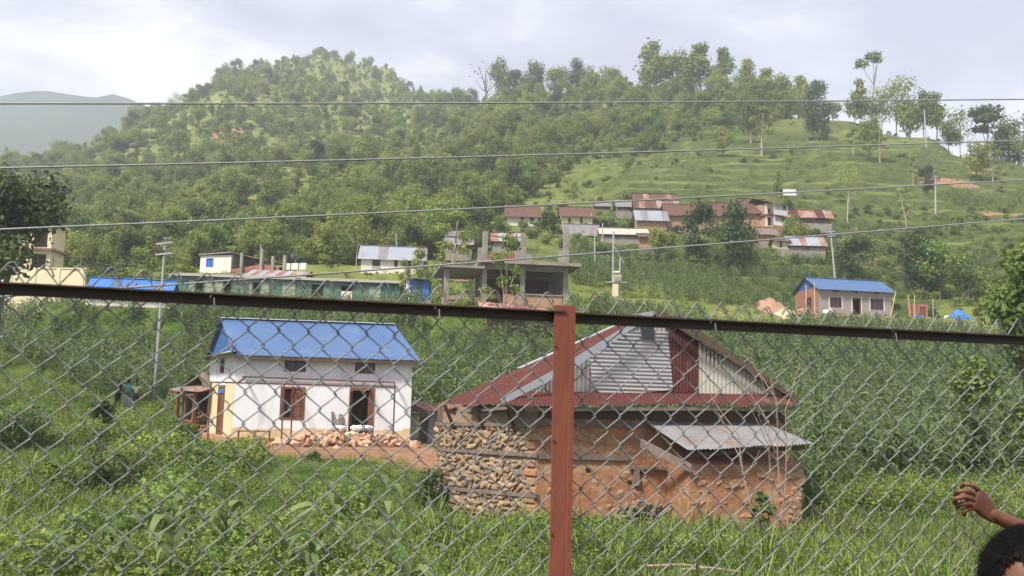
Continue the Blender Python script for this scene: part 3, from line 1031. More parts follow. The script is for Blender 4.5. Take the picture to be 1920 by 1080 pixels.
bm = BM(); prism(bm, [(o[0] + 0.03, -0.035, 0.05), (o[0] - 0.14, -0.40, 0.05), (o[0] - 0.10, -0.42, 0.05), (o[0] + 0.07, -0.05, 0.05)], (0, 0, 1.86)); mo('leaf', bm, 'brown_wood', dr)
bm = BM(); box(bm, o[0] - 0.05, o[1] + 0.05, -0.16, 0.2, 0.0, 0.07); mo('threshold', bm, 'grey_wood', dr)
window(hs, fL_, *wl_ops[0], 'brown_wood', 0.06, 1)
door(hs, fL_, *wl_ops[1], 'brown_wood', 0.12, 0.62)
bm = BM(); fbox(bm, fL_, 1.86, 2.9, -0.035, -0.028, 1.72, 1.9); mo('blue_sign', bm, 'tarp_blue', hs)
gables(hs, W, Dp, ZE, ZRG, 'blue_sheet')
bm = BM(); prism(bm, [(-0.30, -0.32, 3.33), (-0.02, 0.30, 3.66), (-0.02, 0.85, 3.92), (-0.05, 0.2, 3.36)], (0.02, 0, 0)); mo('flashing', bm, 'grey_tin', hs)
rf = gable_roof(hs, W, Dp, ZE, ZRG, 0.42, 0.18, 'blue_paint', 8, 0.11, 0.011, mats=['blue_paint', 'blue_worn', 'blue_paint'], cap='bright_tin', fascia='dark_wood')
# pent eave strip at the left gable foot
bm = BM(); prism(bm, [(-0.62, -0.45, 3.20), (-0.02, -0.45, 3.34), (-0.02, Dp + 0.3, 3.40), (-0.62, Dp + 0.3, 3.26)], (0, 0, 0.03)); mo('pent_eave', bm, 'dark_wood', rf)
for i in range(14):
    bm = BM(); x = 0.2 + i * (W - 0.4) / 13
    beam(bm, (x, -0.40, ZE - 0.28), (x, 0.05, ZE - 0.055), 0.05, 0.07); mo('rafter_end', bm, 'dark_wood', rf)
SKEW[0] = 0.0
WH = hs.matrix_world if False else Matrix.Translation(hs.location) @ Matrix.Rotation(hs.rotation_euler.z, 4, 'Z')
def wh(x, y, z):
    return WH @ Vector((x, y, z))
def ground_at(p, dz=0.0):
    return Vector((p.x, p.y, H(p.x, p.y) + dz))

# rusty pipe frame (an unfinished porch) in front of the white house
pf = empty('porch_frame', 'thin rusty steel porch frame standing in front of the white house', 'metal frame', wh(0, -1.6, 0), hs.rotation_euler.z)
yf = 0.0
def pipe(name, a, b, r=0.028):
    bm = BM(); beam(bm, a, b, r * 2, r * 2); return mo(name, bm, 'rust_pipe', pf)
xs = [-0.65, 2.05, 6.25]
for x in xs:
    g = ground_at(wh(x, -1.6, 0)).z - wh(0, -1.6, 0).z
    pipe('post', (x, yf, g - 0.1), (x, yf, 2.06))
pipe('post', (2.35, 0.62, -0.1), (2.35, 0.62, 2.02))
pipe('rail', (-0.68, yf, 2.09), (6.28, yf, 2.09))
pipe('rail', (0.3, 1.5, 2.36), (W * 0.9, 1.5, 2.30))
for x in (0.35, 2.05, 5.0):
    pipe('tie', (x, yf + 0.03, 2.11), (x + 0.05, 1.55, 2.33))
pipe('tie', (6.25, yf + 0.03, 2.11), (6.25, 1.5, 2.32))

# bench
bn = empty('metal_bench', 'small rusty metal bench by the left corner of the white house', 'bench', ground_at(wh(0.95, -0.85, 0)), hs.rotation_euler.z)
bm = BM(); box(bm, -0.62, 0.62, -0.16, 0.16, 0.42, 0.46); mo('seat', bm, 'rust_pipe', bn)
for x in (-0.58, 0.0, 0.58):
    for y in (-0.13, 0.13):
        bm = BM(); beam(bm, (x, y, -0.05), (x, y, 0.418), 0.035, 0.035); mo('leg', bm, 'rust_pipe', bn)

# rubble heap, each stone a part
def stone_meshes(n, m, seed, rough=0.32, flat=0.75):
    out = []
    r = random.Random(seed)
    for i in range(n):
        bm = BM()
        bmesh.ops.create_icosphere(bm, subdivisions=2 if rough > 0.5 else 1, radius=0.5)
        ph = r.uniform(0, 50)
        for v in bm.verts:
            d = v.co.normalized()
            f = 1 + rough * noise.noise(d * 1.6 + Vector((ph, 0, 0))) + r.uniform(-0.10, 0.10)
            v.co = Vector((d.x * f * 0.5, d.y * f * 0.5, d.z * f * 0.5 * flat))
        me = bpy.data.meshes.new('stone')
        bm.to_mesh(me); bm.free()
        me.materials.append(MATS[m[i % len(m)] if isinstance(m, (list, tuple)) else m])
        out.append(me)
    return out
def block_meshes(n, m, seed):
    """angular quarried stones: hulls of a few random points"""
    out = []
    r = random.Random(seed)
    for i in range(n):
        bm = BM()
        for k in range(13):
            v = Vector((r.uniform(-1, 1), r.uniform(-1, 1), r.uniform(-1, 1)))
            mx_ = max(abs(v.x), abs(v.y), abs(v.z))
            bm.verts.new(v / mx_ * r.uniform(0.40, 0.52))
        res = bmesh.ops.convex_hull(bm, input=bm.verts[:])
        bmesh.ops.delete(bm, geom=[g for g in set(res['geom_interior'] + res['geom_unused']) if isinstance(g, bmesh.types.BMVert)], context='VERTS')
        bmesh.ops.bevel(bm, geom=bm.edges[:], offset=0.035, segments=1, affect='EDGES')
        me = bpy.data.meshes.new('stone')
        bm.to_mesh(me); bm.free()
        me.materials.append(MATS[m[i % len(m)]])
        out.append(me)
    return out
rub = block_meshes(8, ['rubble', 'rubble', 'stone_orange', 'rubble'], 2)
c = ground_at(wh(4.5, -1.55, 0))
heap = empty('rubble_heap', 'heap of broken orange stones outside the white house door', 'rubble heap', c, hs.rotation_euler.z)
rr = random.Random(11)
for i in range(230):
    x = max(-3.0, min(2.6, rr.gauss(0, 1.35)))
    y = rr.gauss(-0.1, 0.42)
    prof = max(0.0, 1 - (x / 2.7) ** 2) * math.exp(-(y / 0.62) ** 2) * 0.66 * (0.75 + 0.4 * noise.noise((x * 1.1, 2, 0)))
    s = rr.uniform(0.11, 0.29) * (1.2 if y < -0.35 else 1.0)
    wp = Matrix.Rotation(hs.rotation_euler.z, 4, 'Z') @ Vector((x, y, 0)) + c
    gz = H(wp.x, wp.y) - c.z
    o = share('stone', rub[i % 8], heap)
    o.location = (x, y, gz + prof * rr.uniform(0.55, 1.0) + s * 0.12)
    o.rotation_euler = (rr.uniform(-0.5, 0.5), rr.uniform(-0.5, 0.5), rr.uniform(0, 6.28))
    o.scale = (s * rr.uniform(0.9, 1.4), s, s * rr.uniform(0.7, 1.1))
def sack(name, label, loc, rz, sc, m='sack_white', cat='sack', group=None):
    bm = BM()
    bmesh.ops.create_uvsphere(bm, u_segments=32, v_segments=20, radius=1)
    for v in bm.verts:
        c_ = v.co.copy()
        a = abs(c_.x) ** 0.6 * (1 if c_.x > 0 else -1)
        bulge = 1 + 0.45 * noise.noise(c_ * 2.1 + Vector(loc)) + 0.2 * noise.noise(c_ * 5 + Vector(loc))
        v.co = Vector((a * 0.5 * sc[0], c_.y * 0.5 * sc[1] * bulge, (abs(c_.z) ** 0.7) * (1 if c_.z > 0 else -1) * 0.5 * sc[2] * bulge))
    o = mo(name, bm, m, None, True)
    o.location, o.rotation_euler = loc, (0, 0, rz)
    return tag(o, label, cat, group)
sack('plastic_sack', 'white plastic sack lying on top of the rubble heap', c + WH.to_3x3() @ Vector((0.55, 0.15, 0.66)), 0.3, (0.9, 0.5, 0.22))
sack('cement_sack', 'pale crumpled sack at the left of the rubble heap top', c + WH.to_3x3() @ Vector((-0.35, 0.2, 0.64)), -0.3, (0.6, 0.4, 0.2))
sack('yellow_sack', 'small yellowish sack half buried in the rubble heap', c + WH.to_3x3() @ Vector((0.2, -0.25, 0.40)), 0.5, (0.6, 0.35, 0.22), 'pale_sand')
for i, (x, lb) in enumerate(((4.15, 'wider plank leaning on the wall left of the doorway'), (3.98, 'narrow plank leaning on the wall left of the doorway'))):
    bm = BM(); beam(bm, (0, -0.30 - 0.05 * i, 0.02), (0.04 - 0.16 * i, -0.055, 0.98 + 0.1 * i), 0.16 - 0.06 * i, 0.025)
    o = mo('wooden_plank', bm, 'grey_wood'); o.matrix_world = WH @ Matrix.Translation((x, 0, 0)); tag(o, lb, 'plank', 'planks by the doorway')

# corrugated lean-to left of the white house, stacked with firewood
a, b = P(345, 785, 44.5), P(388, 790, 42.8)
ls, LW = place('wood_shed', 'rickety corrugated metal shed full of firewood left of the white house', 'shed', a, b, None, H(b.x, b.y) - 0.05)
LW = 1.9
bm = BM(); prism(bm, [(-0.5, 0.1, 0), (-0.5, 2.6, 0), (-0.5, 2.6, 2.6), (-0.5, 0.1, 2.3)], (0.03, 0, 0)); mo('side_wall', bm, 'grey_tin', ls)
sheets(ls, 'roof_sheet', (-0.75, -0.5, 2.05), (LW + 0.2, -0.5, 1.95), (LW + 0.2, 2.7, 2.75), (-0.75, 2.7, 2.85), 4, 'grey_tin', 0.12, 0.02, 2, ['grey_tin', 'rust_light'], jag=0.05)
bm = BM()
g_ = [[bm.verts.new((-0.6 + 2.2 * i / 8, 0.1 + 2.6 * j / 8, 2.0 + 1.35 * math.sin(math.pi * i / 8) ** 0.6 * (0.55 + 0.45 * j / 8) + 0.1 * noise.noise((i * 0.6, j * 0.6, 1)))) for j in range(9)] for i in range(9)]
for i in range(8):
    for j in range(8):
        bm.faces.new((g_[i][j], g_[i + 1][j], g_[i + 1][j + 1], g_[i][j + 1]))
mo('thatch', bm, 'grey_wood', ls, True)
for x in (-0.3, 0.55, 1.4):
    bm = BM(); beam(bm, (x, -0.2, -0.3), (x, -0.2, 2.1), 0.11, 0.11); mo('post', bm, 'brown_wood', ls)
for z in (0.55, 1.75):
    bm = BM(); beam(bm, (-0.36, -0.27, z), (1.46, -0.27, z + 0.12), 0.05, 0.10); mo('rail', bm, 'brown_wood', ls)
rr = random.Random(21)
for i in range(46):
    bm = BM(); x, z = -0.2 + rr.random() * 1.5, 0.05 + rr.random() * 1.25
    tube(bm, [(x, 0.15 + rr.random() * 0.2, z), (x + rr.uniform(-0.05, 0.05), 1.3, z + rr.uniform(-0.05, 0.05))], rr.uniform(0.035, 0.07), 6); mo('log', bm, rr.choice(['brick_old', 'grey_wood', 'dark_wood', 'stone_orange']), ls)
bm = BM(); box(bm, -0.47, LW - 0.3, 1.5, 1.6, -0.2, 2.3); mo('back_wall', bm, 'dark_wood', ls)

# narrow outbuilding against the right wall
a, b = P(768, 800, 42.2), P(798, 800, 42.6)
rs_, RW = place('side_shed', 'small rusty roofed outhouse squeezed behind the white house right corner', 'shed', a, b, None, H(a.x, a.y))
RW = 1.3
for i, f in enumerate(('front', 'left', 'right')):
    wall(rs_, fmap(f, RW, 1.5), 0.0 if f == 'front' else 0.12, RW if f == 'front' else 1.5, -0.3, 1.25, 'grey_block', [(0.35, 0.9, -0.1, 1.1)] if f == 'front' else (), 0.11)
sheets(rs_, 'roof_sheet', (-0.2, -0.45, 1.30), (RW + 0.3, -0.45, 1.28), (RW + 0.3, 1.7, 1.75), (-0.2, 1.7, 1.75), 2, 'rust_roof', 0.1, 0.012, 1, ['rust_roof', 'rust_light'])
bm = BM(); box(bm, -0.25, 0.15, 0.4, 1.6, 1.9, 3.05); mo('water_tank_stand', bm, 'grey_block', rs_)
bm = BM(); box(bm, -0.35, 0.45, 0.3, 1.7, 2.62, 2.70); mo('slab', bm, 'concrete', rs_)

# ------------------------------------------------------------------ old stone and mud house with rusty roof
C0 = P(1005, 966, 26.5)
BZ = -1.38
C0.z = BZ
fd = Vector((math.cos(R(12)), math.sin(R(12)), 0))
sh, _ = place('stone_house', 'old stone and orange mud house with rusty corrugated roof right of the fence post', 'house', C0, C0 + fd, None, BZ)
MI = (Matrix.Translation(sh.location) @ Matrix.Rotation(sh.rotation_euler.z, 4, 'Z')).inverted()
lc = lambda v: MI @ Vector(v)
fn = Vector((-fd.y, fd.x, 0))
def on_front(px, py, off=0.0):
    """pixel on the plane of the front wall (off metres behind it), in house coordinates"""
    return lc(on_plane(px, py, C0 + fn * off, fn))
def at_depth(px, py, D):
    return lc(P(px, py, D))
FW = on_front(1472, 850).x
EZ = 3.02                                      # eave height above the base
Lc = lc(Vector((-2.07, 29.2, BZ)))             # far end of the left wall
Lc.z = 0
ld = Vector((Lc.x, Lc.y, 0)); LL = ld.length; ld.normalize()
ln_ = Vector((-ld.y, ld.x, 0))
if ln_.x > 0: ln_ = -ln_                       # outward normal of the left wall
def lw(s, d, z):                               # left wall: s from the corner, d inwards
    return Vector((ld.x * s - ln_.x * d, ld.y * s - ln_.y * d, z))
# walls
bm = BM(); hexa(bm, [lw(0.0, 0, 0), lw(LL, 0, 0), lw(LL, 0.4, 0), lw(0.35, 0.4, 0), lw(0, 0, EZ), lw(LL, 0, EZ), lw(LL, 0.4, EZ), lw(0.35, 0.4, EZ)])
left_wall = mo('left_wall', bm, 'mud_joint', sh)
fS = fmap('front', FW, 5)
front_wall = wall(sh, fS, 0.0, FW, 0, EZ, 'mud_wall', (), 0.4, 'front_wall')
far = [Vector((Lc.x + FW, Lc.y, 0)), Vector((FW, 0.4, 0))]
for p, q_ in ((far[1], far[0]), (far[0], Lc)):
    bm = BM(); beam(bm, p + Vector((0, 0, EZ / 2)), q_ + Vector((0, 0, EZ / 2)), 0.3, EZ); mo('wall', bm, 'mud_dark', sh)
# rubble stones, each one a piece of its wall
st_l = block_meshes(15, ['stone_tan', 'stone_buff', 'stone_grey', 'stone_tan', 'stone_grey'], 31)
st_f = block_meshes(8, ['stone_orange', 'stone_buff', 'stone_orange', 'mud_wall'], 37)
rr = random.Random(41)
bands = [0.66, 1.72, 2.47]
rowz = 0.14
cnt = 0
while rowz < 2.42:
    if min(abs(rowz - b_) for b_ in bands[:2]) < 0.12:
        rowz += 0.07
        continue
    s = 0.24 + rr.uniform(0, 0.1)
    while s < LL - 0.05:
        wdt = rr.choice([0.11, 0.15, 0.19, 0.24, 0.30, 0.17])
        o = share('stone', st_l[rr.randrange(15)], left_wall)
        o.location = lw(s + wdt / 2, rr.uniform(-0.005, 0.035), rowz + rr.uniform(-0.05, 0.05))
        o.rotation_euler = (rr.uniform(-0.2, 0.2), rr.uniform(-0.5, 0.5), math.atan2(ld.y, ld.x) + rr.uniform(-0.2, 0.2))
        o.scale = (wdt * 1.32, rr.uniform(0.16, 0.22), rr.uniform(0.13, 0.20))
        s += wdt
        cnt += 1
    rowz += 0.126
# timber bands through both walls
for z0, z1 in ((0.66, 0.60), (1.72, 1.70), (2.50, 2.44)):
    bm = BM(); a_, b_ = lw(-0.06, -0.03, z0), lw(LL + 0.05, -0.03, z1)
    beam(bm, a_, b_, 0.10, 0.095); mo('timber_band', bm, 'grey_wood', left_wall)
for z0, e_ in ((1.70, 2.55), (2.58, FW)):
    bm = BM(); beam(bm, (0.02, -0.02, z0), (e_, -0.02, z0 - 0.02), 0.10, 0.13); mo('timber_band', bm, 'grey_wood', front_wall)
# corner stones dressed in orange mud and stones showing through the front plaster
for i in range(11):
    bm = BM(); z = 0.08 + i * 0.235
    wd = 0.46 if i % 2 else 0.30
    c_ = lw(0.13, -0.01, z)
    box(bm, -wd / 2, wd / 2, -0.09, 0.09, -0.095, 0.095)
    bmesh.ops.bevel(bm, geom=bm.edges[:], offset=0.03, segments=1, affect='EDGES')
    o = mo('quoin', bm, 'stone_orange', left_wall); o.location = lw(0.14 + wd * 0.2, 0.035, z); o.rotation_euler = (0, 0, math.atan2(ld.y, ld.x))
for i in range(95):
    x, z = rr.uniform(0.1, 3.2), rr.uniform(0.1, 2.4)
    if abs(z - 1.7) < 0.14 or (x > 2.4 and z > 1.9): continue
    if rr.random() < 0.45: z = rr.uniform(1.82, 2.4)
    o = share('stone', st_f[i % 8], front_wall)
    s = rr.uniform(0.16, 0.42)
    o.location = (x, 0.035, z)
    o.rotation_euler = (rr.uniform(-0.2, 0.2), rr.uniform(-0.3, 0.3), rr.uniform(-0.1, 0.1))
    o.scale = (s * 1.15, 0.13, s * 0.8)
for px, py in ((1103, 882), (1203, 885), (1180, 905)):
    p = on_front(px, py); bm = BM(); box(bm, p.x - 0.07, p.x + 0.07, -0.004, 0.1, p.z - 0.06, p.z + 0.06); mo('putlog_hole', bm, 'inside_shade', front_wall)  # solid near-black block paints the shade of each hole
# --- roof, corner points read from the photograph with the depth of each corner
AP = at_depth(1226, 588, 27.1)                 # front apex
AQ = at_depth(1197, 592, 31.0)                 # rear apex
EL0, EL1 = at_depth(943, 757, 26.5), at_depth(797, 769, 30.2)
ER0 = at_depth(1500, 756, 27.9); ER1 = at_depth(1440, 752, 33.0)
bm = BM(); tube(bm, [AP, AQ], 0.07, 8)
rf = mo('roof', bm, 'grey_tin', sh, True)
sheets(rf, 'sheet', EL1, EL0, AP, AQ, 7, 'rust_roof', 0.085, 0.013, 4, None, jag=0.02)
sheets(rf, 'sheet', ER0, ER1, AQ, AP, 5, 'rust_roof', 0.085, 0.013, 3)
def strip(pts, m, name, th, parent):
    pts = [Vector(p) for p in pts]
    n_ = (pts[1] - pts[0]).cross(pts[-1] - pts[0]).normalized()
    bm = BM(); prism(bm, pts, n_ * th); return mo(name, bm, m, parent)
fr = lambda px, py, off=0.0: on_front(px, py, off)
# barge boards on the gable verges
strip([fr(1228, 589, -0.34), fr(1066, 697, -0.34), fr(945, 757, -0.34), fr(938, 748, -0.34), fr(1060, 682, -0.34), fr(1216, 584, -0.34)], 'bright_tin', 'barge_board', 0.02, rf)
strip([fr(1228, 589, -0.30), fr(1300, 630, -0.30), fr(1495, 755, -0.30), fr(1498, 747, -0.30), fr(1306, 618, -0.30), fr(1232, 581, -0.30)], 'dark_wood', 'barge_board', 0.04, rf)
# far verge flashing: bright strip seen along the rear edge of the left slope
n_up = (EL0 - EL1).cross(AQ - EL1).normalized()
if n_up.z < 0: n_up = -n_up
bm = BM(); prism(bm, [lerp(EL1, AQ, 0.42) + n_up * 0.03, AQ + n_up * 0.03, AQ + n_up * 0.03 + Vector((0.05, -0.32, 0)), lerp(EL1, AQ, 0.42) + n_up * 0.03 + Vector((0.1, -0.2, 0))], n_up * 0.02); mo('verge_flashing', bm, 'bright_tin', rf)
# --- gable infill: patched sheets
def gable_sheet(pts, m, off, wl, horizontal, name='gable_sheet'):
    pts = [fr(px, py, off) for px, py in pts]
    bm = BM()
    f = bm.faces.new([bm.verts.new(p) for p in pts])
    # cut into strips and push them into waves
    lo = [min(p[i] for p in pts) for i in (0, 2)]; hi = [max(p[i] for p in pts) for i in (0, 2)]
    ax = 1 if horizontal else 0
    nrm = Vector((0, 0, 1)) if horizontal else Vector((1, 0, 0))
    t = lo[ax]
    while t < hi[ax]:
        co = Vector((0, 0, t)) if horizontal else Vector((t, 0, 0))
        bmesh.ops.bisect_plane(bm, geom=bm.verts[:] + bm.edges[:] + bm.faces[:], plane_co=co, plane_no=nrm)
        t += wl / 4
    for v in bm.verts:
        q_ = v.co.z if horizontal else v.co.x
        v.co.y += 0.014 * math.sin(q_ / wl * 6.28319) + 0.02 * noise.noise(v.co * 0.9)
    return mo(name, bm, m, gb, True)
bm = BM(); prism(bm, [fr(975, 742, 0.06), fr(1226, 594, 0.06), fr(1490, 748, 0.06)], (0, 0.06, 0)); gb = mo('gable', bm, 'dark_wood', sh)
gable_sheet([(1066, 738), (1062, 697), (1103, 672), (1118, 735)], 'grey_tin', 0.045, 0.12, False)
gable_sheet([(1104, 671), (1180, 622), (1252, 622), (1262, 730), (1140, 745), (1113, 728)], 'pale_tin', 0.01, 0.105, True)
gable_sheet([(1180, 622), (1226, 592), (1252, 606), (1254, 628)], 'pale_tin', 0.03, 0.12, False)
gable_sheet([(1246, 603), (1309, 640), (1309, 736), (1264, 736)], 'rust_roof', 0.03, 0.10, False)
gable_sheet([(1307, 638), (1400, 697), (1485, 750), (1310, 738)], 'cream_tin', 0.045, 0.12, False)
gable_sheet([(985, 740), (1064, 697), (1068, 738)], 'grey_tin', 0.05, 0.10, False)
p0, p1 = fr(1203, 611, -0.03), fr(1226, 637, -0.03)
bm = BM(); box(bm, p0.x, p1.x, -0.04, 0.0, p1.z, p0.z); mo('vent', bm, 'glass_dark', gb)
# --- pent roof across the foot of the gable
pe = 0.62
a_, b_ = fr(975, 734, -0.02), fr(1486, 740, -0.02)
c_, d_ = fr(965, 760, -pe), fr(1497, 759, -pe)
sheets(rf, 'pent_sheet', c_, d_, b_, a_, 8, 'rust_roof', 0.085, 0.014, 2, None, jag=0.08)
bm = BM(); beam(bm, c_ + Vector((0.3, 0.12, -0.10)), d_ + Vector((0, 0.12, -0.10)), 0.08, 0.09); mo('eave_beam', bm, 'grey_wood', rf)
bm = BM(); beam(bm, EL1 + Vector((0.15, 0.1, -0.10)), EL0 + Vector((0.15, 0.1, -0.10)), 0.08, 0.10); mo('eave_beam', bm, 'grey_wood', rf)
strip([EL0, c_, a_, lerp(EL0, AP, 0.12)], 'rust_roof', 'hip_sheet', 0.02, rf)
# struts under the eaves
for s in (0.8, 2.0, 3.2):
    bm = BM(); beam(bm, lw(s, -0.02, 2.3), lw(s, -0.45, 3.0), 0.07, 0.07); mo('strut', bm, 'dark_wood', left_wall)
bm = BM(); box(bm, 0.0, FW, -0.03, -0.003, 2.70, EZ - 0.002); mo('under_eave_band', bm, 'dark_wood', front_wall)  # dark band across the wall head under the eave
# --- lean-to at the right
x0, x1 = on_front(1292, 900, -1.55).x, on_front(1503, 900, -1.55).x
lt = BM()
xr = x1
hexa(lt, [(x0, -1.55, 0), (x1, -1.55, 0), (x1, -0.003, 0), (x0, -0.003, 0), (x0, -1.55, 1.62), (x1, -1.55, 1.62), (x1, -0.003, 2.05), (x0, -0.003, 2.05)])
lean = mo('lean_to', lt, 'mud_wall', sh)
TL, TR = fr(1208, 790, -0.05), fr(1432, 793, -0.05)
BLp, BRp = fr(1292, 845, -1.95), fr(1524, 831, -1.95)
sheets(lean, 'roof_sheet', BLp, BRp, TR, TL, 6, 'grey_tin', 0.10, 0.016, 3, None, jag=0.05)
bm = BM(); beam(bm, BLp + Vector((0.1, 0.25, -0.12)), BRp + Vector((-0.1, 0.25, -0.12)), 0.08, 0.10); mo('eave_beam', bm, 'dark_wood', lean)
bm = BM(); prism(bm, [(x0 - 0.9, -0.35, 1.98), (x0 - 0.02, -1.75, 1.42), (x0 - 0.02, -1.75, 1.62), (x0 - 0.9, -0.35, 2.22)], (0.04, 0.02, 0)); mo('barge_board', bm, 'grey_wood', lean)
for i in range(56):
    right = i % 2
    z = rr.uniform(0.05, 1.5)
    x = x1 - rr.uniform(0.0, 0.30) if right else x1 - rr.uniform(0.1, x1 - x0 - 0.1)
    o = share('stone', st_f[rr.randrange(8)], lean)
    s = rr.uniform(0.16, 0.36)
    o.location = (x, -1.55 + 0.03, z); o.rotation_euler = (rr.uniform(-0.2, 0.2), rr.uniform(-0.25, 0.25), 0); o.scale = (s * 1.1, 0.15, s * 0.75)
bm = BM(); beam(bm, (x1 - 0.45, -1.57, 0.22), (x1 + 0.04, -1.57, 0.20), 0.08, 0.06); mo('timber_band', bm, 'grey_wood', lean)
bm = BM(); beam(bm, (x0 - 1.1, -0.05, 1.42), (x0 + 0.05, -0.06, 1.42), 0.10, 0.07); mo('timber_band', bm, 'grey_wood', front_wall)
bm = BM(); beam(bm, (x0 - 0.9, -0.05, 0.95), (x0 - 0.9, -0.05, 1.40), 0.16, 0.10); mo('timber_post', bm, 'grey_wood', front_wall)
SHM = MI.inverted()
def shp(x, y, z):
    p = SHM @ Vector((x, y, z)); return p

# heap of old poles, planks and stones leaning by the front wall
hp = shp(2.25, -0.55, 0); hp.z = H(hp.x, hp.y)
wp = empty('timber_pile', 'grey weathered poles and stones heaped against the orange mud wall', 'timber pile', hp, R(12))
rr = random.Random(51)
for i in range(20):
    bm = BM()
    x = rr.uniform(-0.75, 0.45)
    le = rr.uniform(0.4, 1.1)
    a_ = Vector((x, rr.uniform(-0.55, -0.2), 0.02))
    b_ = a_ + Vector((rr.uniform(0.3, 0.9), rr.uniform(0.2, 0.5), le * rr.uniform(0.35, 0.75)))
    tube(bm, [a_, lerp(a_, b_, 0.5) + Vector((0, 0, rr.uniform(-0.03, 0.03))), b_], rr.uniform(0.03, 0.055), 6); mo('pole', bm, 'grey_wood', wp)
grey = stone_meshes(5, ['stone_grey', 'grey_wood'], 61, 0.5, 0.6)
for i in range(56):
    o = share('stone', grey[i % 5], wp); s = rr.uniform(0.15, 0.38); x = rr.uniform(-0.2, 1.3)
    o.location = (x, rr.uniform(-0.35, 0.3), rr.uniform(0.05, 0.75) * max(0.2, 1 - abs(x - 0.45))); o.scale = (s * 1.4, s, s * 0.7); o.rotation_euler = (rr.uniform(-0.5, 0.5), rr.uniform(-0.5, 0.5), rr.uniform(0, 6))
# cut branches along the wall foot
bp_ = shp(3.9, -2.15, 0); bp_.z = H(bp_.x, bp_.y)
br = empty('branch_pile', 'brown cut branches lying in the grass below the lean-to', 'branches', bp_, R(12))
for i in range(40):
    bm = BM()
    a_ = Vector((rr.uniform(-1.5, 0.8), rr.uniform(-0.35, 0.35), rr.uniform(0.05, 0.3)))
    d_ = Vector((rr.uniform(0.6, 1.7), rr.uniform(-0.4, 0.3), rr.uniform(-0.12, 0.2)))
    tube(bm, [a_, a_ + d_ * 0.4 + Vector((0, 0, rr.uniform(-0.05, 0.1))), a_ + d_], [0.018, 0.013, 0.005], 5); mo('branch', bm, 'dry_twig', br)
# leafless saplings at the lean-to corner
def sapling(label, base, h, seed, lean=0.1):
    r = random.Random(seed)
    t = empty('bare_sapling', label, 'sapling', base, 0, 'leafless saplings in front of the stone lean-to')
    def grow(p, d, le, rad, depth):
        pts, rads = [p], [rad]
        q_ = Vector(p)
        for k in range(5):
            d = (d + Vector((r.uniform(-0.16, 0.16), r.uniform(-0.12, 0.12), 0.05))).normalized()
            q_ = q_ + d * le / 5
            pts.append(q_.copy()); rads.append(rad * (1 - 0.13 * (k + 1)))
            if depth < 2 and k >= 1 and r.random() < (0.75 if depth == 0 else 0.5):
                grow(q_, (d + Vector((r.uniform(-0.9, 0.9), r.uniform(-0.5, 0.5), 0.2))).normalized(), le * r.uniform(0.3, 0.5), rad * 0.55, depth + 1)
        bm = BM(); tube(bm, pts, rads, 5); mo('trunk' if depth == 0 else 'branch', bm, 'dry_twig', t)
    grow(Vector((0, 0, -0.1)), Vector((lean, 0, 1)).normalized(), h, 0.028, 0)
for i, (px, h, ln2, lb) in enumerate(((1458, 3.2, 0.02, 'leafless pale sapling nearest the lean-to corner'), (1480, 3.5, -0.02, 'tallest leafless sapling just left of the lean-to corner'),
                                      (1425, 2.6, -0.22, 'leafless sapling leaning left beside the leafy creeper'), (1440, 2.9, 0.12, 'thin bare sapling between the leaning one and the tallest'))):
    b_ = P(px, 975, 24.6); b_.z = H(b_.x, b_.y)
    sapling(lb, b_, h, 70 + i, ln2)

# ------------------------------------------------------------------ buildings above the maize field
def simple_house(name, label, pl, pr, DL, DR, py_wall_top, py_ridge, depth, wallm, roofm, wins=(), doors=(), n=6, oh=0.4, os=0.3, gm=None, side=None, bars=1, fr='brown_wood', roofmats=None, cap=None, wl=0.2, group=None, cat='house', zbase=None, sidem=None, found=1.5, jag=0.0, sill=None):
    """pl, pr: (px, py) of the front base corners; wins/doors: (px0, px1, py0, py1) on the front"""
    A, B = P(*pl, DL), P(*pr, DR)
    t, W = place(name, label, cat, A, B, group, zbase)
    z0 = t.location.z
    D = (DL + DR) / 2
    k = pxm(D)
    mid = (pl[0] + pr[0]) / 2
    base_mid = (pl[1] + pr[1]) / 2
    ze = (base_mid - py_wall_top) * k
    zr = P(mid, py_ridge, D + depth / 2).z - z0
    X = lambda px: max(0.05, min(W - 0.05, (px - pl[0]) / (pr[0] - pl[0]) * W))
    def Z(px, py):
        b = pl[1] + (pr[1] - pl[1]) * (px - pl[0]) / (pr[0] - pl[0])
        return max(0.0, min(ze - 0.05, (b - py) * k))
    ow = [(X(a), X(b), Z(a, d), Z(a, c)) for a, b, c, d in wins]
    od = [(X(a), X(b), 0.0, Z(a, c)) for a, b, c, d in doors]
    f = fmap('front', W, depth)
    wall(t, f, 0, W, 0, ze, wallm, ow + od, 0.2)
    so = []
    if side:
        face, lst = side
        so = lst
    for face in ('left', 'right'):
        wall(t, fmap(face, W, depth), 0.2, depth - 0.2, 0, ze, sidem or wallm, so if side and side[0] == face else (), 0.2)
    wall(t, fmap('back', W, depth), 0, W, 0, ze, wallm, (), 0.2)
    for o in ow:
        window(t, f, *o, fr, 0.07, bars, sill=sill)
    for o in od:
        door(t, f, *o, fr, 0.09)
    if side:
        for o in so:
            window(t, fmap(side[0], W, depth), *o, fr, 0.07, 1)
    if zr > ze + 0.2:
        gables(t, W, depth, ze, zr, gm or wallm, 0.15)
        gable_roof(t, W, depth, ze, zr, oh, os, roofm, n, wl, 0.018, roofmats, cap, jag=jag)
    bm = BM(); box(bm, -0.15, W + 0.15, -0.15, depth + 0.1, -found, -0.004); mo('foundation', bm, 'concrete', t)
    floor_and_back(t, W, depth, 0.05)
    return t, W, ze, zr, X, Z

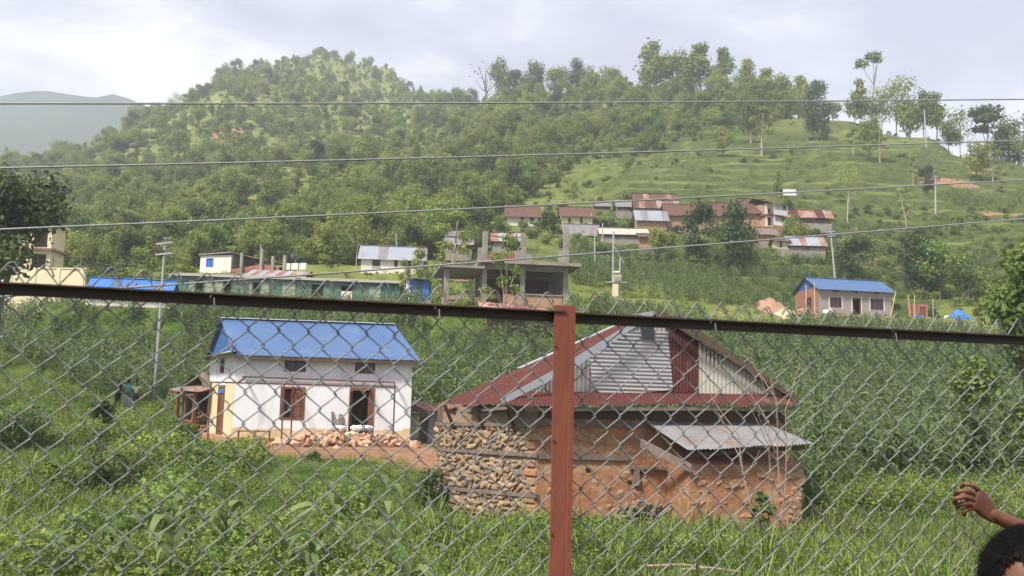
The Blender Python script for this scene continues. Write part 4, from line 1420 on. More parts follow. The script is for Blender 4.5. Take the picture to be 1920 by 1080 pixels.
# blue roofed block house on the right
t, W, ze, zr, X, Z = simple_house('block_house', 'grey block house with blue roof standing alone at the right', (1535, 590), (1672, 596), 100, 101.5, 541, 524, 5.0, 'grey_block', 'blue_paint',
    [(1556, 1578, 557, 576), (1632, 1657, 559, 580), (1562, 1573, 543, 547), (1601, 1608, 545, 549), (1639, 1650, 546, 550)], [(1598, 1614, 558, 590)], 7, 0.5, 0.3, 'blue_sheet', ('left', [(1.5, 2.6, 0.9, 2.0)]), 2, 'brown_wood', sidem='brick_red', wl=0.25)
for (a, b, c, d) in ((1554, 1580, 554.5, 578), (1630, 1659, 557, 582), (1596, 1616, 556.5, 590)):
    for q_ in ((a, a + 2, c, d), (b - 2, b, c, d)):
        bm = BM(); box(bm, X(q_[0]), X(q_[1]), -0.012, -0.003, Z(a, d), Z(a, c)); mo('plaster_band', bm, 'pale_plaster', t)
for px in (1512, 1528):
    bm = BM(); b0 = P(px, 598 if px == 1512 else 600, 99.5); tube(bm, [ground_at(b0, -0.2), ground_at(b0) + Vector((0, 0, 3.0 if px == 1512 else 3.4))], 0.06, 6)
    tag(mo('bamboo_prop', bm, 'bamboo'), 'leftmost bamboo prop under the block house eave' if px == 1512 else 'bamboo prop at the front left corner of the block house', 'bamboo pole', 'bamboo props at the block house')
bm = BM(); b0 = P(1669, 596, 99.2); tube(bm, [ground_at(b0, -0.1), ground_at(b0) + Vector((0.72, 0.3, 2.65))], 0.055, 6)
tag(mo('bamboo_prop', bm, 'bamboo'), 'slanting bamboo prop leaning on the block house right corner', 'bamboo pole', 'bamboo props at the block house')
bm = BM(); a_ = P(1506, 586, 99); beam(bm, P(1506, 586, 98.9), P(1533, 577, 98.9), 0.05, 0.09); tag(mo('wooden_rail', bm, 'pale_wood'), 'wooden rail tied across the props left of the block house', 'rail')
def mound(name, label, px, py, D, rx, ry, h, m, cat, seed=0, group=None):
    c_ = P(px, py, D); c_.z = H(c_.x, c_.y)
    bm = BM(); n_ = 26; vs = []
    for j in range(9):
        row = []
        for i in range(n_):
            a = 6.28319 * i / n_; r_ = j / 8
            x, y = math.cos(a) * rx * r_, math.sin(a) * ry * r_
            hh = h * max(0, (1 - r_ ** 1.6)) * (1 + 0.35 * noise.noise((x * 1.1, y * 1.1, seed))) + 0.06 * noise.noise((x * 4, y * 4, seed + 3))
            g = H(c_.x + x, c_.y + y) - c_.z
            row.append(bm.verts.new((x, y, g + hh - (0.12 if j == 8 else 0))))
        vs.append(row)
    for j in range(8):
        for i in range(n_):
            if j == 0 and False: continue
            bm.faces.new((vs[j][i], vs[j][(i + 1) % n_], vs[j + 1][(i + 1) % n_], vs[j + 1][i]))
    bmesh.ops.remove_doubles(bm, verts=bm.verts[:], dist=1e-5)
    o = mo(name, bm, m, None, True); o.location = c_
    return tag(o, label, cat, group)
mound('sand_heap', 'pale yellow sand heap left of the block house', 1478, 606, 96, 1.5, 1.0, 0.6, 'pale_sand', 'sand heap', 1)
mound('earth_heap', 'reddish earth heap behind the yellow sand heap', 1450, 592, 100, 2.2, 1.5, 1.1, 'earth', 'earth heap', 2)
mound('earth_heap', 'low earth heap between the sand and the block house', 1507, 604, 97.5, 1.6, 1.2, 0.5, 'earth', 'earth heap', 4)
for i, (px, lb) in enumerate(((1551, 'left white cement sack below the block house window'), (1559, 'upright white cement sack below the block house window'))):
    p = P(px, 592, 98.5); p.z = H(p.x, p.y) + 0.18 + 0.1 * i
    sack('cement_sack', lb, p, 0.4 * i, (0.9 - 0.3 * i, 0.5, 0.45 + 0.2 * i), group='cement sacks at the block house')
# brick latrine
A, B = P(1712, 600, 101), P(1752, 602, 101)
t, W = place('brick_latrine', 'unroofed little red brick latrine right of the block house', 'latrine', A, B)
W = 1.55; k = pxm(101)
f = fmap('front', W, 1.4)
bh = 1.7
bm = BM(); box(bm, -0.1, W + 0.7, -0.1, 1.5, -1.0, -0.003); mo('foundation', bm, 'concrete', t)
for face, s0_, s1_, ops_ in (('front', 0, W, [(0.75, 1.3, 0.0, 1.45)]), ('left', 0.13, 1.27, ()), ('right', 0.13, 1.27, ()), ('back', 0, W, ())):
    wall(t, fmap(face, W, 1.4), s0_, s1_, 0, bh, 'brick_red', ops_, 0.12)
door(t, f, 0.75, 1.3, 0, 1.45, 'brown_wood', 0.05, 0.9)
for px, dx, lb in ((1708, -0.25, 'left bamboo pole by the brick latrine'), (1714, 0.12, 'bamboo pole leaning on the left side of the brick latrine'), (1750, 0.0, 'bamboo pole rising behind the brick latrine')):
    b0 = P(px, 600, 100.5 if px < 1740 else 103); bm = BM(); tube(bm, [ground_at(b0, -0.1), ground_at(b0) + Vector((dx, 0, 2.6))], 0.05, 6); tag(mo('bamboo_pole', bm, 'bamboo'), lb, 'bamboo pole', 'bamboo poles around the latrine')
# tarpaulins
def tarp(label, px, py, D, sx_, sy_, h, seed, rot=0.0):
    c_ = P(px, py, D); c_.z = H(c_.x, c_.y)
    bm = BM(); n_ = 18; vs = []
    for j in range(n_ + 1):
        row = []
        for i in range(n_ + 1):
            x, y = (i / n_ - 0.5) * sx_, (j / n_ - 0.5) * sy_
            hh = h * max(0, 1 - abs(x / sx_ * 2) ** 1.5) * max(0, 1 - abs(y / sy_ * 2) ** 1.8) ** 0.6
            hh += 0.11 * noise.noise((x * 2.6, y * 2.0, seed)) + 0.05
            wx = c_.x + x * math.cos(rot) - y * math.sin(rot); wy = c_.y + x * math.sin(rot) + y * math.cos(rot)
            row.append(bm.verts.new((x, y, H(wx, wy) - c_.z + max(0.03, hh))))
        vs.append(row)
    for j in range(n_):
        for i in range(n_):
            bm.faces.new((vs[j][i], vs[j][i + 1], vs[j + 1][i + 1], vs[j + 1][i]))
    o = mo('tarpaulin', bm, 'tarp_blue', None, True); o.location = c_; o.rotation_euler = (0, 0, rot)
    return tag(o, label, 'tarpaulin', 'blue tarpaulins')
tarp('bright blue tarpaulin draped over a heap at the far right', 1797, 596, 101, 2.9, 1.8, 1.25, 1)
tarp('narrow blue tarpaulin strip hanging down the bank before the latrine', 1721, 606, 98.5, 0.5, 1.9, 0.25, 2, 0.2)
for i, (xa, xb, y_, lb) in enumerate(((1690, 1742, 595, 'upper timber beam lying on the ground before the latrine'), (1694, 1745, 600, 'lower timber beam lying on the ground before the latrine'))):
    a_, b_ = ground_at(P(xa, y_, 99.6 - i), 0.06), ground_at(P(xb, y_, 99.2 - i), 0.06); bm = BM(); beam(bm, a_, b_, 0.15, 0.12); tag(mo('timber_beam', bm, 'pale_wood'), lb, 'timber', 'timber before the latrine')
p = P(1778, 592, 101); p.z = H(p.x, p.y) + 0.3
sack('cement_sack', 'grey white sack between the latrine and the blue tarpaulin', p, 0.3, (0.9, 0.6, 0.6))

# long green shed
A, B = P(318, 566, 85), P(748, 571, 87)
t, W = place('green_shed', 'long low green corrugated shed with olive roof above the maize', 'shed', A, B)
k = pxm(86); X = lambda px: (px - 318) / 430 * W
hz_ = 2.05; Dp = 5.0
f = fmap('front', W, Dp)
ops = [(X(a), X(b), 0.55, 1.75) for a, b in ((364, 378), (416, 430), (470, 483), (580, 603), (636, 659))]
wall(t, f, 0, W, 0, hz_, 'green_tin', ops, 0.08, 'front_wall')
wall(t, fmap('right', W, Dp), 0.08, Dp, 0, hz_, 'grey_block', (), 0.1); wall(t, fmap('left', W, Dp), 0.08, Dp, 0, hz_, 'green_tin', (), 0.1)
wall(t, fmap('back', W, Dp), 0.1, W - 0.1, 0, hz_, 'green_tin', (), 0.1)
for i in range(22):        # standing seams between the wall panels
    x = (i + 0.5) * W / 22
    if any(o[0] - 0.05 < x < o[1] + 0.05 for o in ops): continue
    bm = BM(); box(bm, x - 0.02, x + 0.02, -0.03, -0.002, 0, hz_ - 0.02); mo('seam', bm, 'green_tin', t)
for a, b in ((382, 400), (398, 414), (459, 468), (486, 500), (525, 550), (690, 712), (352, 362)):
    bm = BM(); box(bm, X(a), X(b), -0.05, -0.003, 0.5, 1.75); mo('pale_panel', bm, 'pale_panel', t)
for o in ops: window(t, f, *o, 'dark_wood', 0.05, 1 if o[1] - o[0] > 0.8 else 0, None)
bm = BM(); box(bm, ops[4][0] + 0.05, ops[4][1] - 0.05, -0.04, -0.004, 0.45, 1.25); mo('curtain', bm, 'pale_plaster', t)
bm = BM(); prism(bm, [(X(460), -0.005, 0.5), (X(452), -0.4, 0.55), (X(456), -0.4, 1.75), (X(463), -0.005, 1.75)], (0.03, 0, 0)); mo('shutter', bm, 'pale_panel', t)
sheets(t, 'roof_sheet', (-0.3, -0.35, hz_ + 0.02), (W + 0.5, -0.35, hz_ + 0.02), (W - 0.1, Dp / 2, hz_ + 0.62), (-0.3, Dp / 2, hz_ + 0.62), 10, 'olive_tin', 0.25, 0.015, 1)
sheets(t, 'roof_sheet', (-0.3, Dp + 0.35, hz_ + 0.02), (W + 0.5, Dp + 0.35, hz_ + 0.02), (W - 0.1, Dp / 2, hz_ + 0.62), (-0.3, Dp / 2, hz_ + 0.62), 5, 'olive_tin', 0.25, 0.015, 1)
bm = BM(); box(bm, -0.2, W + 0.2, -0.2, Dp + 0.1, -2.0, -0.003); mo('foundation', bm, 'concrete', t)
bm = BM(); box(bm, 0.3, W - 0.3, 1.5, 1.6, 0, hz_ - 0.1); mo('partition', bm, 'inside_shade', t)  # near-black sheet paints the shade seen through the windows

# blue sheet shed between the green shed and the concrete frame
A, B = P(768, 562, 82), P(804, 563, 82)
t, W = place('blue_shed', 'bright blue metal shed beside the concrete frame building', 'shed', A, B)
H_ = 1.75
bm = BM(); box(bm, -0.3, W + 0.2, -0.2, 2.2, -1.2, -0.003); mo('foundation', bm, 'concrete', t)
for i in range(3):
    bm = BM(); box(bm, i * W / 3 + 0.01, (i + 1) * W / 3 - 0.01, 0, 0.05 + 0.02 * (i % 2), 0, H_); mo('panel', bm, 'tarp_blue' if i != 1 else 'blue_sheet', t)
bm = BM(); box(bm, 0.02, W, 0.08, 2.0, 0, H_ - 0.02); mo('body', bm, 'blue_sheet', t)
bm = BM(); box(bm, -0.35, -0.02, 0.1, 0.5, 0, H_ + 0.1); mo('side_panel', bm, 'white_gloss', t)
sheets(t, 'roof_sheet', (-0.5, -0.5, H_ + 0.03), (W + 3.2, -0.5, H_ - 0.12), (W + 3.2, 2.4, H_ + 0.35), (-0.5, 2.4, H_ + 0.35), 4, 'grey_tin', 0.2, 0.015, 1, ['grey_tin', 'rust_light'])
# shed with shiny blue roof at the left
t, W, ze, zr, X, Z = simple_house('blue_roof_shed', 'low pale shed with patched bright blue roof at the left', (160, 572), (318, 578), 71, 72, 546, 523, 3.6, 'pale_plaster', 'tarp_blue', (), (), 8, 0.35, 0.15, 'blue_sheet', wl=0.2, cat='shed', roofmats=['tarp_blue', 'tarp_blue', 'blue_paint', 'tarp_blue'])
bm = BM(); prism(bm, [(W + 0.01, 1.4, ze + 0.1), (W + 0.01, 2.1, ze + 0.1), (W + 0.01, 2.1, ze + 0.5), (W + 0.01, 1.4, ze + 0.5)], (0.02, 0, 0)); mo('vent', bm, 'inside_shade', t)
for i, x in enumerate((2.0, 2.5, 3.1)):
    bm = BM(); kk = (zr - ze) / 1.8
    beam(bm, (x, 0.1, ze + kk * 0.1 + 0.05), (x + 0.1, 1.2, ze + kk * 1.2 + 0.05), 0.10, 0.03); mo('batten', bm, 'brown_wood', t)
# cream compound wall and building behind the dark tree
A, B = P(-160, 545, 82), P(158, 545, 80)
t, W = place('compound_wall', 'stained cream plastered compound wall at the left edge', 'wall', A, B)
bm = BM(); n_ = 12
for i in range(1):
    box(bm, 0, W, 0, 0.2, -3, 1.85)
wl2 = mo('wall', bm, 'cream_plaster', t)
bm = BM(); box(bm, -0.05, W + 0.05, -0.06, 0.26, 1.853, 1.95); mo('coping', bm, 'cream_plaster', t)
for i in range(8):
    bm = BM(); x = i * W / 7.2; box(bm, x, x + 0.3, -0.06, -0.002, -3, 1.85); mo('pier', bm, 'cream_plaster', t)
for i in range(6):
    bm = BM(); x = W - 0.3 - i * 1.35; tube(bm, [(x, 0.1, 1.95), (x, 0.1, 2.9)], 0.03, 5); mo('fence_picket', bm, 'thin_cable', t)
A, B = P(-60, 512, 93), P(92, 512, 93)
t, W = place('cream_building', 'unfinished cream two storey building half hidden by the dark tree', 'building', A, B)
k = pxm(93)
zs = [0, 85 * k - 1.4, 95 * k, 60 * k]
f = fmap('front', W, 3)
fz = 2.25
X = lambda px: (px + 60) / 152 * W
for lev in range(2):
    z0 = lev * (fz + 0.22)
    wall(t, f, 0, W, z0, z0 + fz, 'cream_plaster', [(X(58), X(84), z0 + 0.1, z0 + fz - 0.35), (X(10), X(45), z0 + 0.9, z0 + fz - 0.35)], 0.2)
    wall(t, fmap('right', W, 3), 0.2, 2.8, z0, z0 + fz, 'cream_plaster', (), 0.2)
    bm = BM(); box(bm, 0.3, W - 0.3, 1.5, 1.6, z0, z0 + fz); mo('partition', bm, 'mud_dark', t)
    bm = BM(); box(bm, -0.3, W + 0.35, -0.5, 3.1, z0 + fz + 0.003, z0 + fz + 0.2); mo('slab', bm, 'rust_light' if lev == 0 else 'cream_plaster', t)
bm = BM(); box(bm, X(55), W, 0, 0.2, 2 * fz + 0.43, 2 * fz + 0.6); mo('parapet', bm, 'cream_plaster', t)
bm = BM(); box(bm, -0.1, W + 0.1, -0.1, 6, -2.5, -0.003); mo('foundation', bm, 'concrete', t)

# unfinished house with blue shutter behind the green shed
A, B = P(374, 514, 100), P(432, 514, 99)
t, W = place('unfinished_house', 'unfinished plastered house with blue shutter and bare pillars behind the green shed', 'house', A, B)
k = pxm(99.5); f = fmap('front', W, 5)
o1 = (0.7, 1.55, 0.75, 1.65)
wall(t, f, 0, W, 0, 1.95, 'pale_plaster', [o1], 0.2); wall(t, fmap('left', W, 5), 0.2, 4.8, 0, 1.9, 'pale_plaster', (), 0.2)
wall(t, fmap('right', W, 5), 0.2, 4.8, 0, 2.0, 'grey_block', (), 0.2); wall(t, fmap('back', W, 5), 0, W, 0, 1.9, 'grey_block', (), 0.2)
wn = window(t, f, *o1, 'tarp_blue', 0.06, 1, 'tarp_blue')
L2 = 8.4
bm = BM(); prism(bm, [(-0.15, -0.2, 1.98), (W + 0.1, -0.3, 2.14), (W + 0.1, 5, 2.14), (-0.15, 5, 1.98)], (0, 0, 0.1)); mo('roof_slab', bm, 'concrete', t)
bm = BM(); prism(bm, [(W + 0.12, 0.2, 2.13), (L2, 0.6, 1.15), (L2, 5, 1.15), (W + 0.12, 5, 2.13)], (0, 0, 0.07)); mo('lean_roof', bm, 'rust_light', t)
bm = BM(); box(bm, W + 0.12, L2, 4.6, 4.8, 0, 1.3); mo('back_wall', bm, 'mud_dark', t)
for x, h in ((W + 1.35, 2.1), (W + 3.6, 2.45), (W + 4.9, 1.7), (W + 6.2, 1.75)):
    bm = BM(); box(bm, x - 0.14, x + 0.14, -0.35, -0.08, -0.5, h); mo('pillar', bm, 'concrete', t)
bm = BM(); prism(bm, [(W + 0.05, -0.05, 0.05), (W + 5.5, -0.05, 0.05), (W + 5.5, -0.05, 0.55), (W + 3.8, -0.05, 0.95), (W + 0.05, -0.05, 0.45)], (0, 0.14, 0)); mo('parapet', bm, 'brick_red', t)
for x in (W + 6.4, W + 7.3, W + 8.2):
    bm = BM(); box(bm, x - 0.35, x + 0.35, -0.2, 0.1, 0.3, 0.95); mo('block_stack', bm, 'pale_plaster', t)
bm = BM(); box(bm, -0.2, L2 + 0.6, -0.4, 5.2, -2.0, -0.003); mo('foundation', bm, 'concrete', t)
UH = Matrix.Translation(t.location) @ Matrix.Rotation(t.rotation_euler.z, 4, 'Z')
# striped rusty roof in front of it
A, B = P(452, 519, 95), P(572, 519, 95)
t, W = place('rusty_roof_shed', 'low shed with pale and rusty striped roof peeping over the green shed', 'shed', A, B)
bm = BM(); box(bm, 0.2, W - 0.2, 0.2, 3, -1.6, -0.1); mo('wall', bm, 'grey_block', t)
sheets(t, 'roof_sheet', (0, -0.3, -0.1), (W, -0.3, -0.1), (W + 0.35, 1.6, 0.86), (0.7, 1.6, 0.86), 10, 'rust_light', 0.2, 0.015, 1, ['bright_tin', 'rust_light'])
sheets(t, 'roof_sheet', (0, 3.5, -0.1), (W, 3.5, -0.1), (W + 0.35, 1.6, 0.86), (0.7, 1.6, 0.86), 5, 'rust_light', 0.2, 0.015, 1, ['bright_tin', 'rust_light'])
# grey roofed block house
t, W, ze, zr, X, Z = simple_house('grey_roof_house', 'pale block house with grey metal roof behind the green shed', (676, 513), (793, 515), 100, 100.5, 484, 462, 6.0, 'pale_plaster', 'bright_tin',
    [(697, 712, 487, 500), (738, 745, 486, 500), (760, 776, 485, 500)], (), 7, 0.35, 0.35, 'grey_tin', None, 2, 'dark_wood', sidem='grey_block', wl=0.25, roofmats=['bright_tin', 'bright_tin', 'grey_tin', 'bright_tin'], sill='pale_plaster')

# ------------------------------------------------------------------ bare concrete frame
DF = 72.0
A, B = P(836, 577, DF), P(1062, 581, DF + 1.5)
cf, W = place('concrete_frame', 'unfinished concrete frame building with bare columns and brick infill', 'building', A, B)
k = pxm(DF + 0.8)
X = lambda px: (px - 836) / 226 * W
Dp = 6.0
def col(px, y, z0, z1, w=0.36, m='concrete'):
    bm = BM(); box(bm, X(px) - w / 2, X(px) + w / 2, y, y + w, z0, z1)
    bmesh.ops.bevel(bm, geom=bm.edges[:], offset=0.015, segments=1, affect='EDGES')
    return mo('column', bm, m, cf)
ZS = 3.30
for px in (836, 906, 978, 1060): col(px, 0, -1.2, ZS if px > 850 else ZS - 0.5)
for px in (846, 912, 985, 1062): col(px, Dp - 0.4, -0.5, ZS if px > 850 else ZS - 0.5)
for px in (912, 1062): col(px, 3.0, 0, ZS)
bm = BM(); prism(bm, [(X(894), -0.7, ZS + 0.003), (X(1084), -0.9, ZS + 0.003), (X(1084) + 0.1, Dp + 0.3, ZS + 0.003), (X(894), Dp + 0.3, ZS + 0.003)], (0, 0, 0.24)); mo('slab', bm, 'concrete', cf)
bm = BM(); prism(bm, [(X(822), -0.6, ZS - 0.45), (X(904), -0.6, ZS - 0.45), (X(904), Dp, ZS - 0.45), (X(822), Dp, ZS - 0.45)], (0, 0, 0.2)); mo('slab', bm, 'concrete', cf)
for y in (0.02, Dp - 0.38):
    bm = BM(); box(bm, X(906) + 0.155, X(978) - 0.155, y, y + 0.26, ZS - 0.38, ZS); mo('beam', bm, 'concrete', cf)
    bm = BM(); box(bm, X(978) + 0.155, X(1060) - 0.155, y, y + 0.26, ZS - 0.38, ZS); mo('beam', bm, 'concrete', cf)
# infill
bm = BM(); box(bm, X(942), X(974), 0.06, 0.2, 0.0, 1.12); mo('low_wall', bm, 'brick_old', cf)
bm = BM(); box(bm, X(984), X(1054), 0.06, 0.2, 0.0, 1.10); mo('low_wall', bm, 'brick_old', cf)
bm = BM(); box(bm, X(982), X(1056), -0.02, 0.26, 1.103, 1.20); mo('sill_slab', bm, 'concrete', cf)
bm = BM(); box(bm, X(914), X(978), Dp - 0.3, Dp - 0.16, 0, 1.75); mo('back_wall', bm, 'brick_red', cf)
bm = BM(); box(bm, X(914), X(1058), Dp - 0.25, Dp - 0.12, 1.752, ZS - 0.39); mo('back_wall', bm, 'mud_dark', cf)  # dark wall added to give the upper bays their interior shade
bm = BM(); box(bm, X(978), X(1002), Dp - 0.25, Dp - 0.12, 0, 1.75); mo('back_wall', bm, 'mud_dark', cf)
bm = BM(); box(bm, X(1062) - 0.1, X(1062) + 0.1, 0.6, Dp - 0.6, 0, ZS - 0.3); mo('side_wall', bm, 'grey_block', cf)
bm = BM(); box(bm, X(836) - 0.3, X(1062) + 0.3, -0.1, Dp + 0.1, -3, 0); mo('floor', bm, 'concrete', cf)
# upper columns
for px, y, top, w in ((906, 0, 2.2, 0.38), (978, 0, 2.2, 0.38), (1060, 0, 2.55, 0.40), (912, 4.6, 1.7, 0.34), (986, 4.4, 1.7, 0.34), (992, 3.0, 1.0, 0.40), (1004, 3.0, 1.1, 0.40), (1069, 3.4, 1.6, 0.36), (1078, 3.4, 1.0, 0.36)):
    col(px, y, ZS + 0.245, ZS + 0.245 + top, w)
rr = random.Random(9)
for px, y, top in ((906, 0, 2.15), (978, 0, 2.15), (1060, 0, 2.45), (986, 4.4, 1.55)):
    for dx, dy in ((0.06, 0.06), (0.24, 0.06), (0.06, 0.24), (0.24, 0.24)):
        bm = BM(); b0 = Vector((X(px) - 0.15 + dx, y + dy, ZS + 0.22 + top)); tube(bm, [b0, b0 + Vector((rr.uniform(-0.08, 0.08), rr.uniform(-0.08, 0.08), rr.uniform(0.35, 0.7)))], 0.012, 5); mo('rebar', bm, 'rust_pipe', cf)
bm = BM(); tube(bm, [(X(906), 0.15, ZS + 2.2), ((X(906) + X(978)) / 2, 0.15, ZS + 2.08), (X(978), 0.15, ZS + 2.2)], 0.05, 6); mo('tie_pole', bm, 'grey_wood', cf)
bm = BM(); tube(bm, [(X(912), 4.7, ZS + 1.62), (X(986), 4.5, ZS + 1.55)], 0.05, 6); mo('tie_pole', bm, 'grey_wood', cf)
# upper brick wall: bricks laid as pieces
bw = BM(); box(bw, X(918), X(972), 2.6, 2.72, ZS + 0.18, ZS + 1.12); bwall = mo('brick_wall', bw, 'mud_dark', cf)
bmx = BM(); box(bmx, -0.5, 0.5, -0.5, 0.5, -0.5, 0.5); bme = bpy.data.meshes.new('brick'); bmx.to_mesh(bme); bmx.free(); bme.materials.append(MATS['brick_red'])
rowsB, colsB = 9, 8
for r_ in range(rowsB):
    for c_ in range(colsB):
        if r_ == rowsB - 1 and c_ in (0, 3, 4, 6): continue
        bw_ = (X(972) - X(918)) / colsB
        o = share('brick', bme, bwall); o.location = (X(918) + bw_ * (c_ + 0.5) + (0.06 if r_ % 2 else -0.03), 2.595, ZS + 0.24 + r_ * 0.115); o.scale = (bw_ - 0.025, 0.06, 0.092)
# pale wall heads beside it and stacked timber at the front left
bm = BM(); box(bm, X(988), X(1008), 2.9, 3.1, ZS + 0.18, ZS + 0.95); mo('stub_wall', bm, 'concrete', cf)
CFM = Matrix.Translation(cf.location) @ Matrix.Rotation(cf.rotation_euler.z, 4, 'Z')
tp = empty('plank_stack', 'untidy stack of pale planks at the foot of the concrete frame', 'planks', CFM @ Vector((X(862), -1.0, 0.1)), cf.rotation_euler.z)
for i in range(16):
    bm = BM(); a_ = Vector((rr.uniform(-1.6, -0.6), rr.uniform(-0.4, 0.4), 0.03 + 0.03 * i)); beam(bm, a_, a_ + Vector((rr.uniform(1.6, 2.6), rr.uniform(-0.2, 0.2), rr.uniform(0, 0.35))), 0.14, 0.03); mo('plank', bm, 'pale_wood', tp)
bm = BM(); prism(bm, [(0, 0, 0), (0.55, 0, 0), (0.55, 0, 0.32), (0, 0, 0.32)], (0, 0.02, 0))
o = mo('signboard', bm, 'sack_white'); o.matrix_world = CFM @ Matrix.Translation((X(850), 4.5, 1.0)); tag(o, 'white board hung in the left bay of the concrete frame', 'board')
bm = BM(); prism(bm, [(0, 0, 0), (0.6, 0, 0), (0.6, 0, 0.26), (0, 0, 0.26)], (0, 0.02, 0))
o = mo('signboard', bm, 'denim'); o.matrix_world = CFM @ Matrix.Translation((X(886), 4.5, 1.0)); tag(o, 'pale blue board hung deep in the left bay of the concrete frame', 'board')
# pink tin roof in front
A, B = P(904, 588, 65.5), P(1062, 592, 66)
t, W = place('pink_roof_hut', 'low hut with faded pink tin roof before the concrete frame', 'hut', A, B)
kk = pxm(66)
bm = BM(); box(bm, 0.4, W - 0.4, 0.9, 3.5, -2.4, -0.05); mo('wall', bm, 'mud_dark', t)
sheets(t, 'roof_sheet', (0, -0.2, -0.25), (W, -0.2, -0.15), (W - 1.2, 2.6, 0.75), (-0.2, 2.2, 1.05), 8, 'pink_tin', 0.2, 0.015, 2, ['pink_tin', 'pink_tin', 'rust_light', 'pink_tin'])

# ------------------------------------------------------------------ utility poles
def pole(label, px, pyb, pyt, D, lean_px=0.0, r=0.09, arm=True, m='steel_pole', group='utility poles on the hillside'):
    b0 = P(px, pyb, D); top = P(px + lean_px, pyt, D)
    b0.z = min(H(b0.x, b0.y), b0.z) - 0.3 if True else b0.z
    t = empty('utility_pole', label, 'utility pole', b0, 0, group)
    v = top - b0
    bm = BM(); tube(bm, [(0, 0, 0), v * 0.5, v], [r, r * 0.85, r * 0.7], 8); mo('shaft', bm, m, t)
    if arm:
        for q_ in (0.965, 0.9)[: 1 if arm == 1 else 2]:
            bm = BM(); c_ = v * q_; beam(bm, c_ + Vector((-0.5, -r, -0.05)), c_ + Vector((0.5, -r, 0.08)), 0.07, 0.09); ar = mo('crossarm', bm, m, t)
            for dx in (-0.44, 0.0, 0.44):
                bm = BM(); p_ = c_ + Vector((dx, -r, 0.02 + 0.13 * dx + 0.05)); tube(bm, [p_, p_ + Vector((0, 0, 0.09)), p_ + Vector((0, 0, 0.13)), p_ + Vector((0, 0, 0.2))], [0.03, 0.055, 0.035, 0.04], 8); mo('insulator', bm, 'dark_wood', ar)
    return top
pole_tops = []
pole_tops.append(pole('grey steel utility pole rising from the maize left of the white house', 294, 668, 446, 58, 16, 0.095, 2))
pole_tops.append(pole('leaning steel pole behind the blue roofed block house', 1569, 548, 430, 112, -12, 0.12, 2))
pole_tops.append(pole('steel pole with crossarm on the right hillside above the maize', 1754, 412, 328, 160, 0, 0.16, 1))
pole_tops.append(pole('tall pale pole among the ridge trees at the right', 1738, 292, 206, 235, -5, 0.20, 0))
pole_tops.append(pole('slender pale pole at the upper edge of the grass terraces', 1122, 300, 205, 270, -2, 0.22, 0))
pole_tops.append(pole('short grey pole behind the grey metal roof', 745, 480, 437, 112, -2, 0.08, 0))
pole_tops.append(pole('short pole beside the unfinished house pillars', 489, 512, 460, 101, 0, 0.08, 0))
pole_tops.append(pole('thin pole right of the village terrace roofs', 1588, 420, 372, 150, 2, 0.10, 0))
pole_tops.append(pole('left steel post standing in the maize below the village', 1116, 525, 440, 112, -1, 0.10, 0))
pole_tops.append(pole('taller steel post below the yellow village house', 1130, 470, 418, 125, 0, 0.10, 0))
# transformer on two poles
ta = P(1148, 590, 88); tz = H(ta.x, ta.y)
tr = empty('pole_transformer', 'transformer platform on twin steel poles in the green field', 'transformer', (ta.x, ta.y, tz), 0)
k = pxm(88)
for x in (0.0, 0.62):
    bm = BM(); tube(bm, [(x, 0, -0.5), (x + 0.02, 0, (590 - (440 if x == 0 else 492)) * k)], 0.075, 8); mo('post', bm, 'steel_pole', tr)
zp_ = (590 - 540) * k
bm = BM(); box(bm, -0.6, 1.25, -0.35, 0.35, zp_, zp_ + 0.09); mo('platform', bm, 'steel_pole', tr)
bm = BM(); box(bm, 0.06, 0.78, -0.42, 0.25, zp_ + 0.093, zp_ + 0.72); bmesh.ops.bevel(bm, geom=bm.edges[:], offset=0.05, segments=2, affect='EDGES'); tk = mo('tank', bm, 'cream_tin', tr)
for i in range(5):
    bm = BM(); x = 0.14 + i * 0.13; box(bm, x, x + 0.02, -0.50, -0.422, zp_ + 0.18, zp_ + 0.62); mo('cooling_fin', bm, 'cream_tin', tk)
bm = BM(); tube(bm, [(0.08, -0.1, zp_ + 0.98), (0.55, -0.1, zp_ + 0.98)], 0.10, 12); mo('conservator', bm, 'white_gloss', tk)
bm = BM(); box(bm, -0.04, 0.48, -0.38, -0.09, zp_ - 1.25, zp_ - 0.12); mo('meter_box', bm, 'cream_plaster', tr)
bm = BM(); tube(bm, [(0.31, 0, zp_ + 2.0), (0.31, 0, zp_ + 2.01)], 0.01, 4); bm.free()
bm = BM(); beam(bm, (-0.3, 0, (590 - 455) * k), (0.95, 0, (590 - 500) * k), 0.05, 0.06); mo('crossarm', bm, 'steel_pole', tr)
# thin service lines
def line(label, pts, r=0.014):
    bm = BM(); tube(bm, pts, r, 5); tag(mo('power_line', bm, 'thin_cable'), label, 'power line', 'thin service lines')
def sagged(a, b, s, n_=12):
    return [lerp(a, b, i / n_) - Vector((0, 0, s * 4 * (i / n_) * (1 - i / n_))) for i in range(n_ + 1)]
line('thin service line from the left pole to the concrete frame', sagged(pole_tops[0] - Vector((0, 0, 3.2)), P(905, 545, 71.8), 0.5))
line('thin service line dropping from the left pole to the green shed roof', sagged(pole_tops[0] - Vector((0, 0, 2.6)), P(690, 520, 86), 0.8))
line('thin line running from the right pole off to the right edge', sagged(P(1640, 528, 90), P(2050, 436, 60), 0.3))
line('thin line between the right hillside poles', sagged(pole_tops[1], pole_tops[2] + Vector((0, 0, -0.3)), 1.0))
line('thin line from the ridge pole to the hillside pole', sagged(pole_tops[3], pole_tops[2] + Vector((0, 0, 0)), 1.5))

